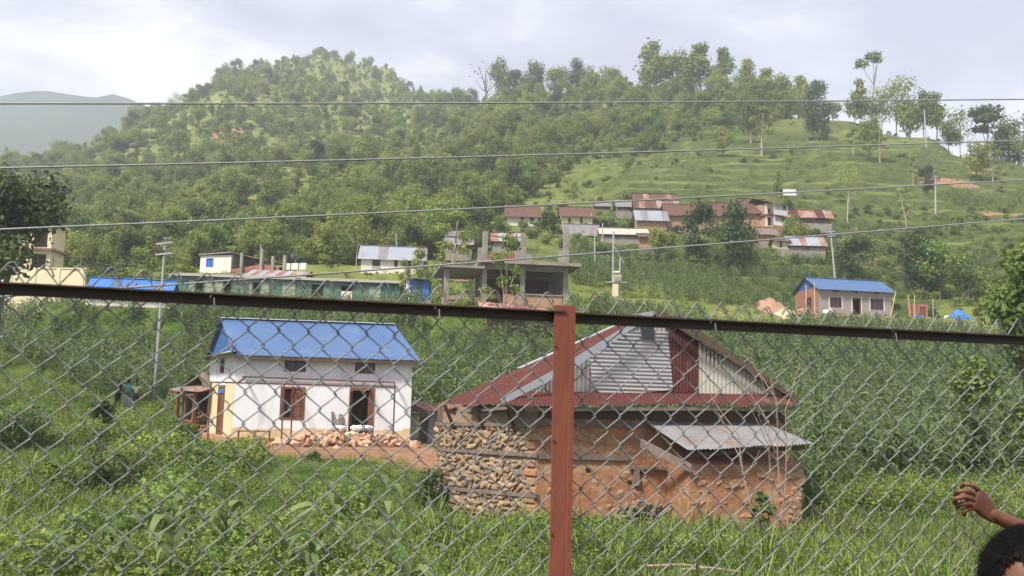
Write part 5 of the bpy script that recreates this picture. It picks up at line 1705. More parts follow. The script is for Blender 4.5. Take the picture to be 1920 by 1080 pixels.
# ------------------------------------------------------------------ hill village
DV = 140.0
def vh(name, label, x0, x1, yb, yt, yr, depth, wm, rm, wins=(), doors=(), D=DV, **kw):
    return simple_house(name, label, (x0, yb), (x1, yb + (x1 - x0) * 0.02), D, D + kw.pop('dD', 0), yt, yr, depth, wm, rm, wins, doors, kw.pop('n', 4), kw.pop('oh', 0.5), kw.pop('os', 0.4), wl=0.4, fr=kw.pop('fr', 'dark_wood'), found=1.4, **kw)
vh('village_house', 'white village house with brown roof half behind a big tree', 950, 1009, 428, 402, 384, 5, 'pale_plaster', 'brown_tile', [(975, 982, 408, 422), (994, 1001, 406, 420)], bars=0)
vh('village_house', 'pale yellow village house with brown roof and two small windows', 1053, 1111, 428, 402, 388, 5, 'cream_plaster', 'brown_tile', [(1065, 1070, 408, 419), (1087, 1092, 407, 418)], bars=0, sidem='brick_old')  # darker side walls carry the shade of the sunless side in their colour
vh('village_shed', 'grey tin roofed shed just below the pale yellow house', 1060, 1120, 446, 436, 420, 3, 'brick_old', 'grey_tin', D=136, cat='shed', n=5)
vh('village_shed', 'small rusty roofed mud hut below the white village house', 1014, 1048, 450, 441, 430, 3, 'mud_wall', 'rust_light', D=136, cat='shed')
vh('village_shed', 'upper tin roofed open shed at the top left of the village', 1120, 1142, 392, 384, 377, 3, 'mud_dark', 'grey_tin', D=152, cat='shed', n=3)
vh('village_shed', 'tin roofed cattle shed beside the top rusty house', 1158, 1186, 393, 384, 374, 3, 'mud_dark', 'grey_tin', D=150, cat='shed', n=3)
vh('village_house', 'topmost village house with patched rusty roof and dark verandah', 1192, 1268, 395, 383, 363, 5, 'mud_dark', 'brown_tile', [(1196, 1203, 384, 393), (1208, 1220, 384, 393), (1226, 1240, 384, 393)], D=150, n=8, roofmats=['brown_tile', 'brown_tile', 'rust_light', 'brown_tile'], bars=0)
vh('village_shed', 'brown lower verandah roof of the topmost house', 1192, 1270, 396, 385, 375, 2, 'mud_dark', 'brown_tile', D=146.5, n=8, cat='verandah', roofmats=['brown_tile', 'rust_light', 'brown_tile'])
vh('stone_cottage', 'stone cottage with light grey tin roof left of the long brown roof', 1195, 1250, 434, 409, 394, 4, 'brick_old', 'grey_tin', [(1215, 1221, 411, 415), (1249, 1254, 416, 424)], n=5, roofmats=['bright_tin', 'grey_tin', 'bright_tin'], bars=0)
vh('village_house', 'long brown roofed house in the middle of the village', 1250, 1306, 424, 400, 383, 5, 'brick_old', 'brown_tile', [(1267, 1277, 400, 405)], D=142, bars=0)
vh('village_house', 'brick house under the brown roof between the two dark trees', 1306, 1392, 424, 400, 380, 5, 'brick_old', 'brown_tile', [(1347, 1359, 399, 402)], D=142, bars=0)
vh('village_house', 'brown roofed house with stair gap beside the white balconies', 1394, 1438, 424, 395, 373, 5, 'brick_old', 'brown_tile', [(1418, 1426, 398, 404)], D=141, bars=0)
# white house with balconies at the right end
A, B = P(1437, 426, 140), P(1468, 427, 141.5)
t, W = place('balcony_house', 'narrow white house with two balconies at the village right end', 'house', A, B)
f = fmap('front', W, 4.5); k = pxm(140)
for lev in range(2):
    z0 = lev * 1.75
    wall(t, f, 0, W, z0, z0 + 1.62, 'pale_plaster', [(0.3, 0.95, z0 + 0.1, z0 + 1.4)], 0.2); wall(t, fmap('right', W, 4.5), 0.2, 4.5, z0, z0 + 1.62, 'pale_plaster', (), 0.2); wall(t, fmap('left', W, 4.5), 0.2, 4.5, z0, z0 + 1.62, 'brick_old', (), 0.2)
    bm = BM(); box(bm, -0.3, W + 0.25, -0.8, 4.5, z0 - 0.12, z0 - 0.003); mo('balcony_slab', bm, 'rust_light', t)
    bm = BM(); box(bm, 0.9, W + 0.2, -0.78, -0.70, z0, z0 + 0.75); mo('balcony_rail', bm, 'white_gloss', t)
    for x in (0.85, W + 0.16):
        bm = BM(); box(bm, x - 0.06, x + 0.06, -0.78, -0.66, z0, z0 + 1.62); mo('post', bm, 'white_gloss', t)
sheets(t, 'roof_sheet', (-0.5, -1.0, 3.35), (W + 0.3, -1.0, 3.35), (W + 0.3, 2.2, 4.45), (-0.5, 2.2, 4.45), 3, 'brown_tile', 0.4, 0.02, 1); sheets(t, 'roof_sheet', (-0.5, 5, 3.35), (W + 0.3, 5, 3.35), (W + 0.3, 2.2, 4.45), (-0.5, 2.2, 4.45), 3, 'brown_tile', 0.4, 0.02, 1)
bm = BM(); box(bm, -0.5, W + 1.5, -2.0, 4.5, -3, -0.13); mo('terrace', bm, 'earth', t)
vh('village_shed', 'rusty roofed cow shed on posts right of the balcony house', 1472, 1558, 418, 404, 393, 3, 'mud_dark', 'rust_light', [(1528, 1548, 406, 414)], D=141, cat='shed', n=6, bars=0, roofmats=['rust_light', 'rust_roof', 'rust_light'])
vh('village_shed', 'small brick wall house with dark gaps below the village', 1424, 1454, 456, 436, 427, 3, 'brick_old', 'grey_wood', [(1432, 1436, 436, 440), (1439, 1443, 436, 440)], D=132, cat='shed', bars=0)
vh('village_shed', 'whitewashed little hut at the lower village edge', 1456, 1478, 466, 450, 447, 2.5, 'cream_plaster', 'brown_tile', [(1462, 1466, 452, 464)], D=129, cat='shed', bars=0)
vh('village_shed', 'long low barn with shining tin roof below the village', 1482, 1545, 464, 456, 443, 3, 'mud_dark', 'bright_tin', D=129, cat='shed', n=6, roofmats=['bright_tin', 'bright_tin', 'rust_light'])
vh('village_shed', 'low pale roofed open byre below the stone cottage', 1128, 1212, 444, 436, 428, 2.5, 'mud_dark', 'cream_tin', D=130, cat='shed', n=8)
vh('village_shed', 'pale mud store partly behind the bushy tree below the byre', 1200, 1232, 464, 442, 438, 2.5, 'brick_old', 'brown_tile', D=128, cat='shed')
vh('village_shed', 'grey tin hut in the trees left of the concrete frame', 832, 868, 452, 440, 432, 3, 'mud_dark', 'grey_tin', D=118, cat='shed', n=3)
vh('village_shed', 'tin roofed lean-to below the grey hut in the trees', 838, 882, 466, 455, 445, 3, 'mud_dark', 'grey_tin', D=112, cat='shed', n=4)
vh('village_shed', 'patchwork tin hut seen through the upper concrete columns', 926, 972, 458, 448, 436, 3, 'brick_old', 'rust_light', D=112, cat='shed', n=4, roofmats=['rust_light', 'bright_tin'])
# signboard-like tin roofed stall on the grass
A, B = P(1468, 371, 165), P(1493, 371, 165)
t, W = place('hay_stall', 'little white boarded stall standing alone on the grass slope', 'stall', A, B)
for x in (0.1, W - 0.1):
    bm = BM(); box(bm, x - 0.08, x + 0.08, 0, 0.16, -1.6, 0.4); mo('post', bm, 'grey_wood', t)
bm = BM(); box(bm, 0.0, W, -0.05, -0.003, 0.4, 1.5); mo('board', bm, 'sack_white', t)
bm = BM(); prism(bm, [(-0.4, 0.2, 1.55), (W + 0.4, 0.2, 1.55), (W + 0.4, 1.6, 1.0), (-0.4, 1.6, 1.0)], (0, 0, 0.06)); mo('roof', bm, 'dark_wood', t)

# ------------------------------------------------------------------ vegetation
def proj(p):
    v = Vector(p) - CAM
    d = v.dot(_f)
    return 960 + F * v.dot(_r) / d, 540 - F * v.dot(_u) / d, d
def in_pad(x, y, g=1.0):
    return any(abs(x - a) < rx * g and abs(y - b) < ry * g for a, b, rx, ry, _ in PADS)
RNG = np.random.default_rng(12)
def leaf_cards(pos, nrm_bias, size, rng, fold=0.0):
    """quads of varied orientation at pos (n,3)"""
    n = len(pos)
    a = rng.normal(size=(n, 3)); a += nrm_bias
    a /= np.linalg.norm(a, axis=1, keepdims=True)
    b = np.cross(a, rng.normal(size=(n, 3))); b /= np.linalg.norm(b, axis=1, keepdims=True)
    c = np.cross(a, b)
    s = size * rng.uniform(0.6, 1.35, size=(n, 1))
    l, w = s * 0.62, s * 0.40
    V = np.stack([pos - b * l, pos + c * w - b * l * 0.1, pos + b * l + a * s * 0.12, pos - c * w + b * l * 0.1], 1).reshape(-1, 3)
    q = np.arange(n)[:, None] * 4 + np.arange(4)[None]
    return V, q
def crown_mesh(name, blobs, n, leaf, seed, m, shell=0.55):
    rng = np.random.default_rng(seed)
    w = np.array([b[1][0] * b[1][1] + b[1][0] * b[1][2] for b in blobs]); w = w / w.sum()
    k = rng.choice(len(blobs), size=n, p=w)
    cen = np.array([b[0] for b in blobs])[k]; rad = np.array([b[1] for b in blobs])[k]
    d = rng.normal(size=(n, 3)); d /= np.linalg.norm(d, axis=1, keepdims=True)
    r = shell + (1 - shell) * rng.random((n, 1)) ** 0.6
    r *= 1 + 0.22 * rng.normal(size=(n, 1))
    pos = cen + d * r * rad
    V, q = leaf_cards(pos, d * 1.7 + np.array([0, 0, 0.7]), leaf, rng)
    bt = rng.random(len(blobs))
    tint = np.clip(0.22 + 0.55 * bt[k] + 0.17 * rng.normal(size=n), 0, 1)
    return np_mesh(name, V, q, tint=tint, mats=[m])
def blobs_round(h, wd, seed, base=0.35, n=11, flat=0.8):
    r = random.Random(seed); out = []
    for i in range(n):
        a = r.uniform(0, 6.28); t = r.random()
        zc_ = h * (base + (1 - base) * (0.15 + 0.72 * t))
        env = math.sin(math.pi * (0.18 + 0.70 * t)) ** 0.8
        rr_ = wd * 0.5 * env * r.uniform(0.35, 0.85)
        s = wd * r.uniform(0.17, 0.30)
        out.append(((math.cos(a) * rr_, math.sin(a) * rr_, zc_), (s, s, s * flat)))
    return out
def blobs_narrow(h, wd, seed, base=0.3, n=10):
    r = random.Random(seed); out = []
    for i in range(n):
        t = (i + r.random()) / n; a = r.uniform(0, 6.28)
        s = wd * r.uniform(0.22, 0.36) * (1.05 - 0.45 * t)
        out.append(((math.cos(a) * wd * 0.26 * (1.1 - t), math.sin(a) * wd * 0.26 * (1.1 - t), h * (base + (0.95 - base) * t)), (s, s, s * 1.15)))
    return out
def trunk_mesh(name, h, r, seed, m, blobs=(), lean=0.06, nb=5, first=0.35):
    rd = random.Random(seed); bm = BM()
    pts = [Vector((0, 0, -0.6))]; d = Vector((rd.uniform(-lean, lean), rd.uniform(-lean, lean), 1)).normalized(); p = Vector((0, 0, 0)); n = 7
    pts.append(p.copy())
    for k in range(n):
        d = (d + Vector((rd.uniform(-0.12, 0.12), rd.uniform(-0.12, 0.12), 0.12))).normalized(); p = p + d * h / n; pts.append(p.copy())
    rads = [r * 1.25] + [r * (1 - 0.75 * i / n) for i in range(n + 1)]
    tube(bm, pts, rads, 7)
    for c, s in list(blobs)[:nb]:
        c = Vector(c)
        k = min(n, max(2, int((c.z / h) * n * 0.72)))
        a = pts[k + 1]
        mid = lerp(a, c, 0.5) + Vector((0, 0, -0.06 * h * rd.random()))
        tube(bm, [a, mid, c], [rads[k + 1] * 0.62, rads[k + 1] * 0.4, 0.02 + r * 0.08], 5)
    me = bpy.data.meshes.new(name); bm.to_mesh(me); bm.free(); me.materials.append(MATS[m])
    me.polygons.foreach_set('use_smooth', [True] * len(me.polygons))
    return me
# tree kinds, unit size about 8 m: (crown mesh, trunk mesh, height)
KIND = {}
def kind(key, h, blobs, n, leaf, seed, lm='leaf_forest', tm='bark', tr=0.14, nb=5, shell=0.5, th=0.8):
    KIND[key] = (crown_mesh('crown', blobs, n, leaf, seed, lm, shell), trunk_mesh('trunk', h * th, tr, seed + 1, tm, blobs, nb=nb), h)
for i in range(4):
    kind('round%d' % i, 8.0, blobs_round(8, 6.0, 100 + i, 0.22, 13), 2000, 0.37, 200 + i, 'leaf_forest' if i < 3 else 'leaf_bright')
for i in range(3):
    kind('tall%d' % i, 8.0, blobs_narrow(8, 3.6, 120 + i, 0.36, 11), 1900, 0.29, 220 + i, 'leaf_forest', 'bark_pale', 0.11, 4)
for i in range(2):
    kind('airy%d' % i, 8.0, blobs_round(8, 6.4, 140 + i, 0.38, 9), 1000, 0.27, 240 + i, 'leaf_forest', 'bark_pale', 0.11, 9)
for i in range(2):
    kind('dark%d' % i, 8.0, blobs_round(8, 5.6, 150 + i, 0.02, 17), 2800, 0.32, 250 + i, 'leaf_dark')
kind('dome', 8.0, blobs_round(8, 11, 160, 0.45, 20, 0.6), 3600, 0.38, 260, 'leaf_forest', 'bark', 0.2, 8)
kind('bare', 8.0, blobs_round(8, 5.5, 161, 0.4, 12), 40, 0.3, 261, 'leaf_dry', 'bark', 0.16, 12)
kind('umbrella', 8.0, [((0.25, 0, 7.45), (0.75, 0.75, 0.42)), ((0.65, 0, 7.1), (0.45, 0.45, 0.3)), ((-0.75, 0.1, 6.75), (0.6, 0.6, 0.42)), ((-0.95, 0, 4.7), (0.42, 0.4, 0.5)), ((-0.85, 0, 3.9), (0.55, 0.5, 0.4)), ((-0.8, 0, 2.9), (0.8, 0.7, 0.55)), ((0.3, 0.2, 2.2), (0.9, 0.8, 0.6))], 1300, 0.2, 262, 'leaf_forest', 'bark_pale', 0.12, 6, th=0.85)
kind('sparse', 8.0, [((0.3, 0, 6.8), (0.9, 0.8, 0.6)), ((-0.8, 0.2, 5.6), (0.7, 0.6, 0.5)), ((1.0, 0.1, 4.8), (0.6, 0.6, 0.5)), ((-0.5, 0, 4.0), (0.5, 0.5, 0.4)), ((0.9, 0, 3.4), (0.5, 0.4, 0.35))], 620, 0.25, 263, 'leaf_forest', 'bark_pale', 0.13, 5, th=0.9)
kind('palm', 8.0, [((0, 0, 7.2), (1.5, 1.5, 0.55)), ((0.5, 0, 6.4), (1.2, 1.1, 0.4)), ((-0.4, 0, 5.6), (0.9, 0.9, 0.4))], 1100, 0.3, 264, 'leaf_dark', 'bark', 0.12, 3)
def shrub_obj(key, m, seed, n=420, leaf=0.24):
    b = blobs_round(2.0, 2.4, seed, 0.0, 9)
    return bpy.data.objects.new('shrub_' + key, crown_mesh('shrub', b, n, leaf, seed, m, 0.4))
SHR = [shrub_obj('a', 'leaf_forest', 301), shrub_obj('b', 'leaf_forest', 302), shrub_obj('c', 'leaf_bright', 303), shrub_obj('d', 'leaf_dark', 304)]
def tree(name, label, px, D, key, h, group=None, rz=None, wide=1.0, cat='tree', dz=0.0):
    c, t, hh = KIND[key]
    p = P(px, 500, D)
    p = P(px, proj((p.x, p.y, H(p.x, p.y)))[1], D)
    e = empty(name, label, cat, (p.x, p.y, H(p.x, p.y) - 0.1 + dz), rz if rz is not None else random.uniform(0, 6.28), group)
    s = h / hh
    e.scale = (s * wide, s * wide, s)
    share('trunk', t, e); share('crown', c, e)
    return e
# --- single trees one can point at: (label, px, D, kind, top row, width)
def tree_top(name, label, px, D, key, pytop, wide=1.0, group=None, rz=None):
    p = P(px, 500, D)
    g = H(p.x, p.y)
    h = max(1.2, P(px, pytop, D).z - g)
    return tree(name, label, px, D, key, h, group, rz, wide)
RT = 'trees standing on the right hand ridge'
for lb, px, D, key, top, wd in [
    ('nearly leafless spreading tree on the saddle skyline', 912, 395, 'bare', 106, 1.0),
    ('dense round tree beside the leafless one on the skyline', 941, 395, 'round0', 104, 0.8),
    ('small dark tree right of the skyline pair above the saddle', 967, 395, 'dark0', 127, 0.9),
    ('broad tree on the bare knoll of the ridge', 1000, 388, 'round1', 112, 0.85),
    ('low wide tree on the ridge right of the knoll', 1046, 380, 'round2', 126, 1.1),
    ('slim dark tree poking above the ridge trees', 1083, 375, 'dark1', 110, 0.75),
    ('small tree just right of the slim dark ridge tree', 1106, 372, 'round0', 124, 0.9),
    ('rounded tree on the ridge left of the tallest clump', 1146, 368, 'round1', 122, 1.0),
    ('tallest tree of the left ridge clump', 1222, 350, 'tall0', 76, 1.5),
    ('broad crown next to the tallest clump tree', 1266, 348, 'round2', 96, 0.9),
    ('towering airy tree left of the hazy ridge group', 1316, 335, 'tall1', 76, 1.5),
    ('tall slim ridge tree next to the towering airy one', 1358, 330, 'tall2', 88, 1.3),
    ('tall ridge tree with a gap of sky on its left', 1402, 322, 'tall0', 108, 1.5),
    ('mid height ridge tree above the grass slope', 1440, 315, 'tall1', 122, 1.5),
    ('bushy ridge tree left of the dense column tree', 1472, 310, 'round1', 128, 0.8),
    ('pointed tree rising behind the dense column tree', 1503, 303, 'tall2', 138, 1.2),
    ('dense dark column of a tree at the forest end', 1530, 283, 'dark0', 146, 0.75),
    ('tiny tree on the skyline gap right of the forest end', 1562, 283, 'round2', 188, 0.9),
    ('lone very tall tree with two umbrella crowns on the skyline', 1634, 268, 'umbrella', 94, 1.15),
    ('dark leafy tree at the foot of the umbrella crowned tree', 1603, 268, 'round0', 172, 0.9),
    ('broad airy tree right of the umbrella crowned tree', 1682, 266, 'airy0', 148, 1.0),
    ('airy tree filling the gap beside the broad airy tree', 1655, 266, 'airy1', 160, 0.8),
    ('leafy tree at the right end of the airy group', 1706, 262, 'round1', 170, 0.8),
    ('narrow leafy tree left of the pale trunk', 1732, 256, 'tall0', 168, 1.1),
    ('pale trunked narrow tree on the right skyline', 1756, 254, 'tall1', 164, 1.1),
    ('thin branched airy tree on the right skyline', 1800, 246, 'airy0', 203, 0.9),
    ('dark flat topped tree on the right skyline', 1850, 238, 'palm', 195, 1.1),
    ('dark rounded tree near the right edge skyline', 1888, 232, 'dark1', 224, 0.8),
    ('airy tree at the right edge of the skyline', 1918, 228, 'airy1', 208, 0.9)]:
    tree_top('ridge_tree', lb, px, D, key, top, wd, RT, 0.0 if key == 'umbrella' else None)
ST = 'trees on the grazed terraces'
for lb, px, D, key, top, wd in [
    ('leafy tree at the left of the grass terraces', 1225, 232, 'round0', 235, 0.8),
    ('tall slim tree at the forest edge above the terraces', 1292, 250, 'tall1', 205, 1.3),
    ('bushy tree on the upper terraces with pale trunk', 1356, 215, 'round1', 228, 0.8),
    ('forked pale trunked tree on the upper terraces', 1408, 232, 'tall0', 180, 1.2),
    ('crooked pale stemmed tree in the middle of the terraces', 1428, 218, 'sparse', 190, 1.2),
    ('dense dark tree in front of the forest end', 1532, 243, 'dark1', 182, 0.8),
    ('lopped tree left of the terrace tree group', 1600, 212, 'sparse', 232, 1.1),
    ('leafy lopped tree in the centre of the terrace group', 1632, 206, 'round2', 214, 0.6),
    ('lopped tree right of the terrace tree group', 1650, 204, 'sparse', 238, 1.1),
    ('round bush like tree on the upper right slope', 1780, 236, 'round0', 228, 1.0),
    ('bare white branched tree on the upper right field', 1712, 186, 'sparse', 288, 0.7),
    ('dark young tree by the crossarm pole', 1740, 178, 'dark0', 305, 0.8),
    ('forked white trunked tree on the far right slope', 1862, 192, 'sparse', 262, 1.1),
    ('leafy tree beside the forked white trunk', 1832, 192, 'round1', 258, 0.8),
    ('small lone tree on the middle of the grass slope', 1546, 196, 'round2', 303, 0.9),
    ('lopped leafy tree above the right maize patch', 1592, 170, 'airy1', 308, 0.8),
    ('leafy tree between the block house and the crossarm pole', 1700, 152, 'sparse', 340, 1.1),
    ('thin tree left of the lone stall on the grass', 1460, 172, 'tall2', 318, 0.8)]:
    tree_top('terrace_tree', lb, px, D, key, top, wd, ST)
VT = 'trees around the hill village'
for lb, px, D, key, top, wd in [
    ('dark smoky green tree in front of the long brown roof', 1312, 122, 'dark0', 372, 0.75),
    ('dark round headed tree right of it before the village', 1381, 120, 'dark1', 376, 0.75),
    ('low bush in front of the brick wall house', 1400, 127, 'round0', 430, 1.1),
    ('rounded bush below the stone cottage', 1236, 122, 'round2', 424, 0.9),
    ('dark leafy tree between the white and yellow village houses', 1028, 131, 'dark1', 392, 0.9),
    ('dry dusty bush on the terrace above the yellow house', 1078, 156, 'airy0', 345, 1.0),
    ('big bushy tree left of the white village house', 893, 118, 'dark0', 384, 1.0),
    ('leafy tree hiding the left end of the white village house', 940, 124, 'round3', 400, 0.8),
    ('tall bare trunked tree left of the bushy tree', 846, 108, 'sparse', 378, 1.2),
    ('olive bush before the rusty cow shed', 1492, 134, 'round0', 402, 1.0),
    ('dark broad tree behind the leaning steel pole', 1604, 121, 'dark0', 438, 1.2),
    ('leafy dark tree uphill of the block house', 1722, 116, 'dark1', 428, 0.8),
    ('bushy tree right above the block house', 1762, 114, 'round3', 448, 0.9),
    ('bright green bush right of the block house field', 1815, 110, 'round3', 470, 1.0),
    ('tree with thick trunk left of the white balconies', 1345, 131, 'round1', 412, 0.7)]:
    tree_top('village_tree', lb, px, D, key, top, wd, VT)
tree_top('slender_tree', 'slender lopped tree growing before the concrete frame building', 948, 66.5, 'sparse', 420, 0.75, rz=0.4)
tree_top('slender_tree', 'small leafy sapling left of the slender lopped tree', 912, 67.5, 'sparse', 528, 1.3, rz=2.4)
tree_top('slender_tree', 'thin tree in front of the grey metal roof', 782, 84, 'sparse', 452, 0.9, rz=1.4)
tree_top('slender_tree', 'small roadside tree beside the grey roof house corner', 756, 84, 'sparse', 476, 0.7, rz=4.0)
tree_top('dome_tree', 'big dome crowned tree standing out on the left hillside', 390, 300, 'dome', 256, 1.0)

# --- forest: the largest three hundred as trees, the rest as one mass
def wooded(px, py, D, x, y):
    nz = noise.noise((x * 0.018, y * 0.012, 8.0))
    if px < 905:
        if D < (104 if px < 355 else 113): return 0
        return 1.0 if nz > 0.05 else (0.55 if nz > -0.2 else 0.2)
    edge = np.interp(px, [900, 1000, 1060, 1120, 1200, 1330, 1400, 1500, 1560, 1600], [420, 372, 330, 302, 288, 262, 232, 226, 215, 150])
    if py > edge: return 0.0
    return 1.0 if nz > -0.3 else 0.4
cand = []
rq = random.Random(77)
while len(cand) < 3000:
    u = rq.uniform(-0.60, 0.36)
    D = 104 * (720 / 104) ** (rq.random() ** 0.8)
    x = u * D
    z = H(x, D)
    px, py, _ = proj((x, D, z))
    if rq.random() > wooded(px, py, D, x, D): continue
    crest = np.interp(px, [0, 250, 420, 580, 700, 830, 890, 960, 1200, 1400, 1600, 1900], [430, 520, 620, 700, 660, 560, 480, 400, 360, 330, 280, 220])
    if D > crest * 1.06: continue
    h = (3.2 + 7.5 * rq.random() ** 1.6) * (0.8 + 0.35 * noise.noise((x * 0.02, D * 0.02, 1.0)))
    if D > 450: h *= 1.15
    kd = rq.choice(['round0', 'round1', 'round2', 'round3', 'round3', 'tall0', 'tall1', 'tall2', 'airy0', 'dark0', 'round1', 'airy1'])
    if D < 300: h *= 0.72 + 0.28 * max(0, D - 104) / 196
    cand.append((h / D, x, D, z, h, kd, px))
cand.sort(key=lambda c: -c[0] * (1 if -20 < c[6] < 1940 else 0))
for (q_, x, D, z, h, kd, px) in cand[:270]:
    c, t, hh = KIND[kd]
    cls = {'roun': 'rounded leafy', 'tall': 'slim upright', 'airy': 'thin crowned pale trunked', 'dark': 'dark dense'}[kd[:4]]
    area = 'left slope above the cream wall' if px < 380 else 'slope behind the green shed' if px < 660 else 'slope behind the grey roofed house' if px < 830 else 'slope left of the village' if px < 1010 else 'wood above the grass terraces'
    e = empty('forest_tree', '%s tree in the %s' % (cls, area), 'tree', (x, D, z - 0.1), rq.uniform(0, 6.28), '%s trees, %s' % (cls, area))
    s = h / hh; e.scale = (s * rq.uniform(0.85, 1.15), s * rq.uniform(0.85, 1.15), s)
    share('trunk', t, e); share('crown', c, e)
FK = list(KIND)[:11]
VO = []
for kd in FK:      # trunk and crown joined for the mass
    c, t, hh = KIND[kd]
    bm = BM(); bm.from_mesh(c); nf = len(bm.faces); bm.from_mesh(t)
    bm.faces.ensure_lookup_table()
    for f_ in bm.faces[nf:]: f_.material_index = 1
    me = bpy.data.meshes.new('forest_variant'); bm.to_mesh(me); bm.free(); me.materials.append(c.materials[0]); me.materials.append(t.materials[0])
    VO.append(bpy.data.objects.new('forest_variant', me))
rest = cand[270:]
scatter('hillside_forest', [(c[1], c[2], c[3] - 0.1) for c in rest], [(0, 0, rq.uniform(0, 6.28)) for c in rest], [c[4] / 8.0 for c in rest], [FK.index(c[5]) for c in rest], VO,
        'dense mixed wood covering the hillside', 'forest')
# undergrowth on the slopes
pts, rots, scs, ids = [], [], [], []
while len(pts) < 10500:
    u = rq.uniform(-0.60, 0.60); D = 90 * (720 / 90) ** (rq.random() ** 0.85); x = u * D; z = H(x, D)
    px, py, _ = proj((x, D, z))
    wd = wooded(px, py, D, x, D)
    nz = noise.noise((x * 0.05, D * 0.04, 2.0)); small = 1.0
    if wd == 0:
        if px < 905 and D > 91 and not in_pad(x, D, 1.05) and not (355 < px < 900): pass
        elif 340 < px < 905 and 91 < D < 113 and not in_pad(x, D, 1.03): small = 0.32
        elif px > 1640 and 104 < D < 165 and rq.random() < 0.45: pass
        elif px < 905 or D < 120 or rq.random() > ((0.16 if nz > 0.12 else 0.03) if not (980 < px < 1640 and D < 165) else 0.42): continue
    elif nz < -0.35 and rq.random() < 0.7: continue
    pts.append((x, D, z - 0.15)); rots.append((0, 0, rq.uniform(0, 6.28))); scs.append(rq.uniform(0.45, 1.3) * (1 if wd else 0.6) * small); ids.append(rq.choice([0, 1, 2, 0, 1, 3]))
scatter('undergrowth', pts, rots, scs, ids, SHR, 'low shrubs and scrub between the hillside trees', 'shrubs')

# --- maize
def strip_leaf(V, Q, T, base, ang, length, width, rise, droop, rng, tint, segs=5, roll=0.0):
    d = np.array([math.cos(ang), math.sin(ang), 0.0]); side = np.array([-d[1], d[0], 0.0])
    k0 = len(V)
    for i in range(segs + 1):
        t = i / segs
        p = np.array(base) + d * length * (t * (1 - 0.25 * t * droop)) + np.array([0, 0, length * (rise * t - droop * t * t)])
        w = width * (math.sin(math.pi * (0.12 + 0.88 * t)) ** 0.7) * (1 if t < 1 else 0.08)
        tw = np.array([0, 0, 1.0]) * math.sin(roll * t + 0.25)
        s = side * math.cos(roll * t + 0.25) + tw
        V.append(p + s * w / 2); V.append(p - s * w / 2)
    for i in range(segs):
        a = k0 + 2 * i
        Q.append((a, a + 1, a + 3, a + 2)); T.append(tint)
def maize_mesh(name, h, seed, nl=10, lw=0.115, ll=0.85, tassel=True):
    rng = random.Random(seed); V, Q, T = [], [], []
    n = 6
    lean = rng.uniform(-0.06, 0.06)
    for k in range(n + 1):
        z = h * 0.88 * k / n; r = 0.016 * (1 - 0.6 * k / n)
        for j in range(4): V.append(np.array([r * math.cos(j * 1.571) + lean * z, r * math.sin(j * 1.571), z - (0.1 if k == 0 else 0)]))
    for k in range(n):
        for j in range(4):
            a = k * 4; Q.append((a + j, a + (j + 1) % 4, a + 4 + (j + 1) % 4, a + 4 + j)); T.append(0.75)
    a0 = rng.uniform(0, 6.28)
    for i in range(nl):
        t = (i + 0.6) / nl; z = h * (0.12 + 0.72 * t)
        strip_leaf(V, Q, T, (lean * z, 0, z), a0 + i * math.pi + rng.uniform(-0.6, 0.6), ll * rng.uniform(0.75, 1.15) * (1 - 0.35 * abs(t - 0.55)), lw * rng.uniform(0.8, 1.15), rng.uniform(0.7, 1.15), rng.uniform(0.75, 1.35), rng, min(1, max(0, 0.45 + 0.35 * rng.uniform(-1, 1))), 5, rng.uniform(-0.9, 0.9))
    if tassel:
        for i in range(5):
            strip_leaf(V, Q, T, (lean * h * 0.9, 0, h * 0.86), i * 1.26, 0.22 * h / 2, 0.018, 1.5, 0.5, rng, 1.0, 3)
    return np_mesh(name, V, Q, tint=T, mats=['leaf_maize'])
MZ = [bpy.data.objects.new('maize_variant', maize_mesh('maize', 2.0, 400 + i)) for i in range(6)]
def in_soil(x, y, g=1.0):
    return any(math.hypot((x - a) / rx, (y - b) / ry) < g for a, b, rx, ry, _ in SOIL)
def maize_here(px, py, D, x, y):
    if in_pad(x, y, 1.12) or in_soil(x, y, 1.0): return 0
    nz = noise.noise((x * 0.06, y * 0.06, 12.0))
    if px > 1485 and 31 < D < 97:
        if 1430 < px < 1880 and D > 91: return 0
        return 1 if nz > -0.5 else 0.3
    if 800 < px < 1085 and 65.2 < D < 82: return 0
    if 775 <= px <= 1485 and 44 < D < 84: return 1.0 if nz > -0.5 else 0.5
    if 775 <= px <= 1000 and 84 <= D < 104: return 0.5
    if px < 775 and 49 < D < 83:
        lo = np.interp(px, [-300, 60, 150, 260, 330, 420], [66, 64, 60, 58.5, 52, 49])
        return 1.0 if D > lo else 0
    if 1070 < px < 1500 and 99 < D < 126: return 0.9
    if 1500 < px < 1960 and 104 < D < 150: return 0.75 if nz > -0.12 else 0.05
    if 1780 < px < 1960 and 150 < D < 185: return 0.35 if nz > 0.1 else 0
    return 0
pts, rots, scs, ids = [], [], [], []
rq = random.Random(91)
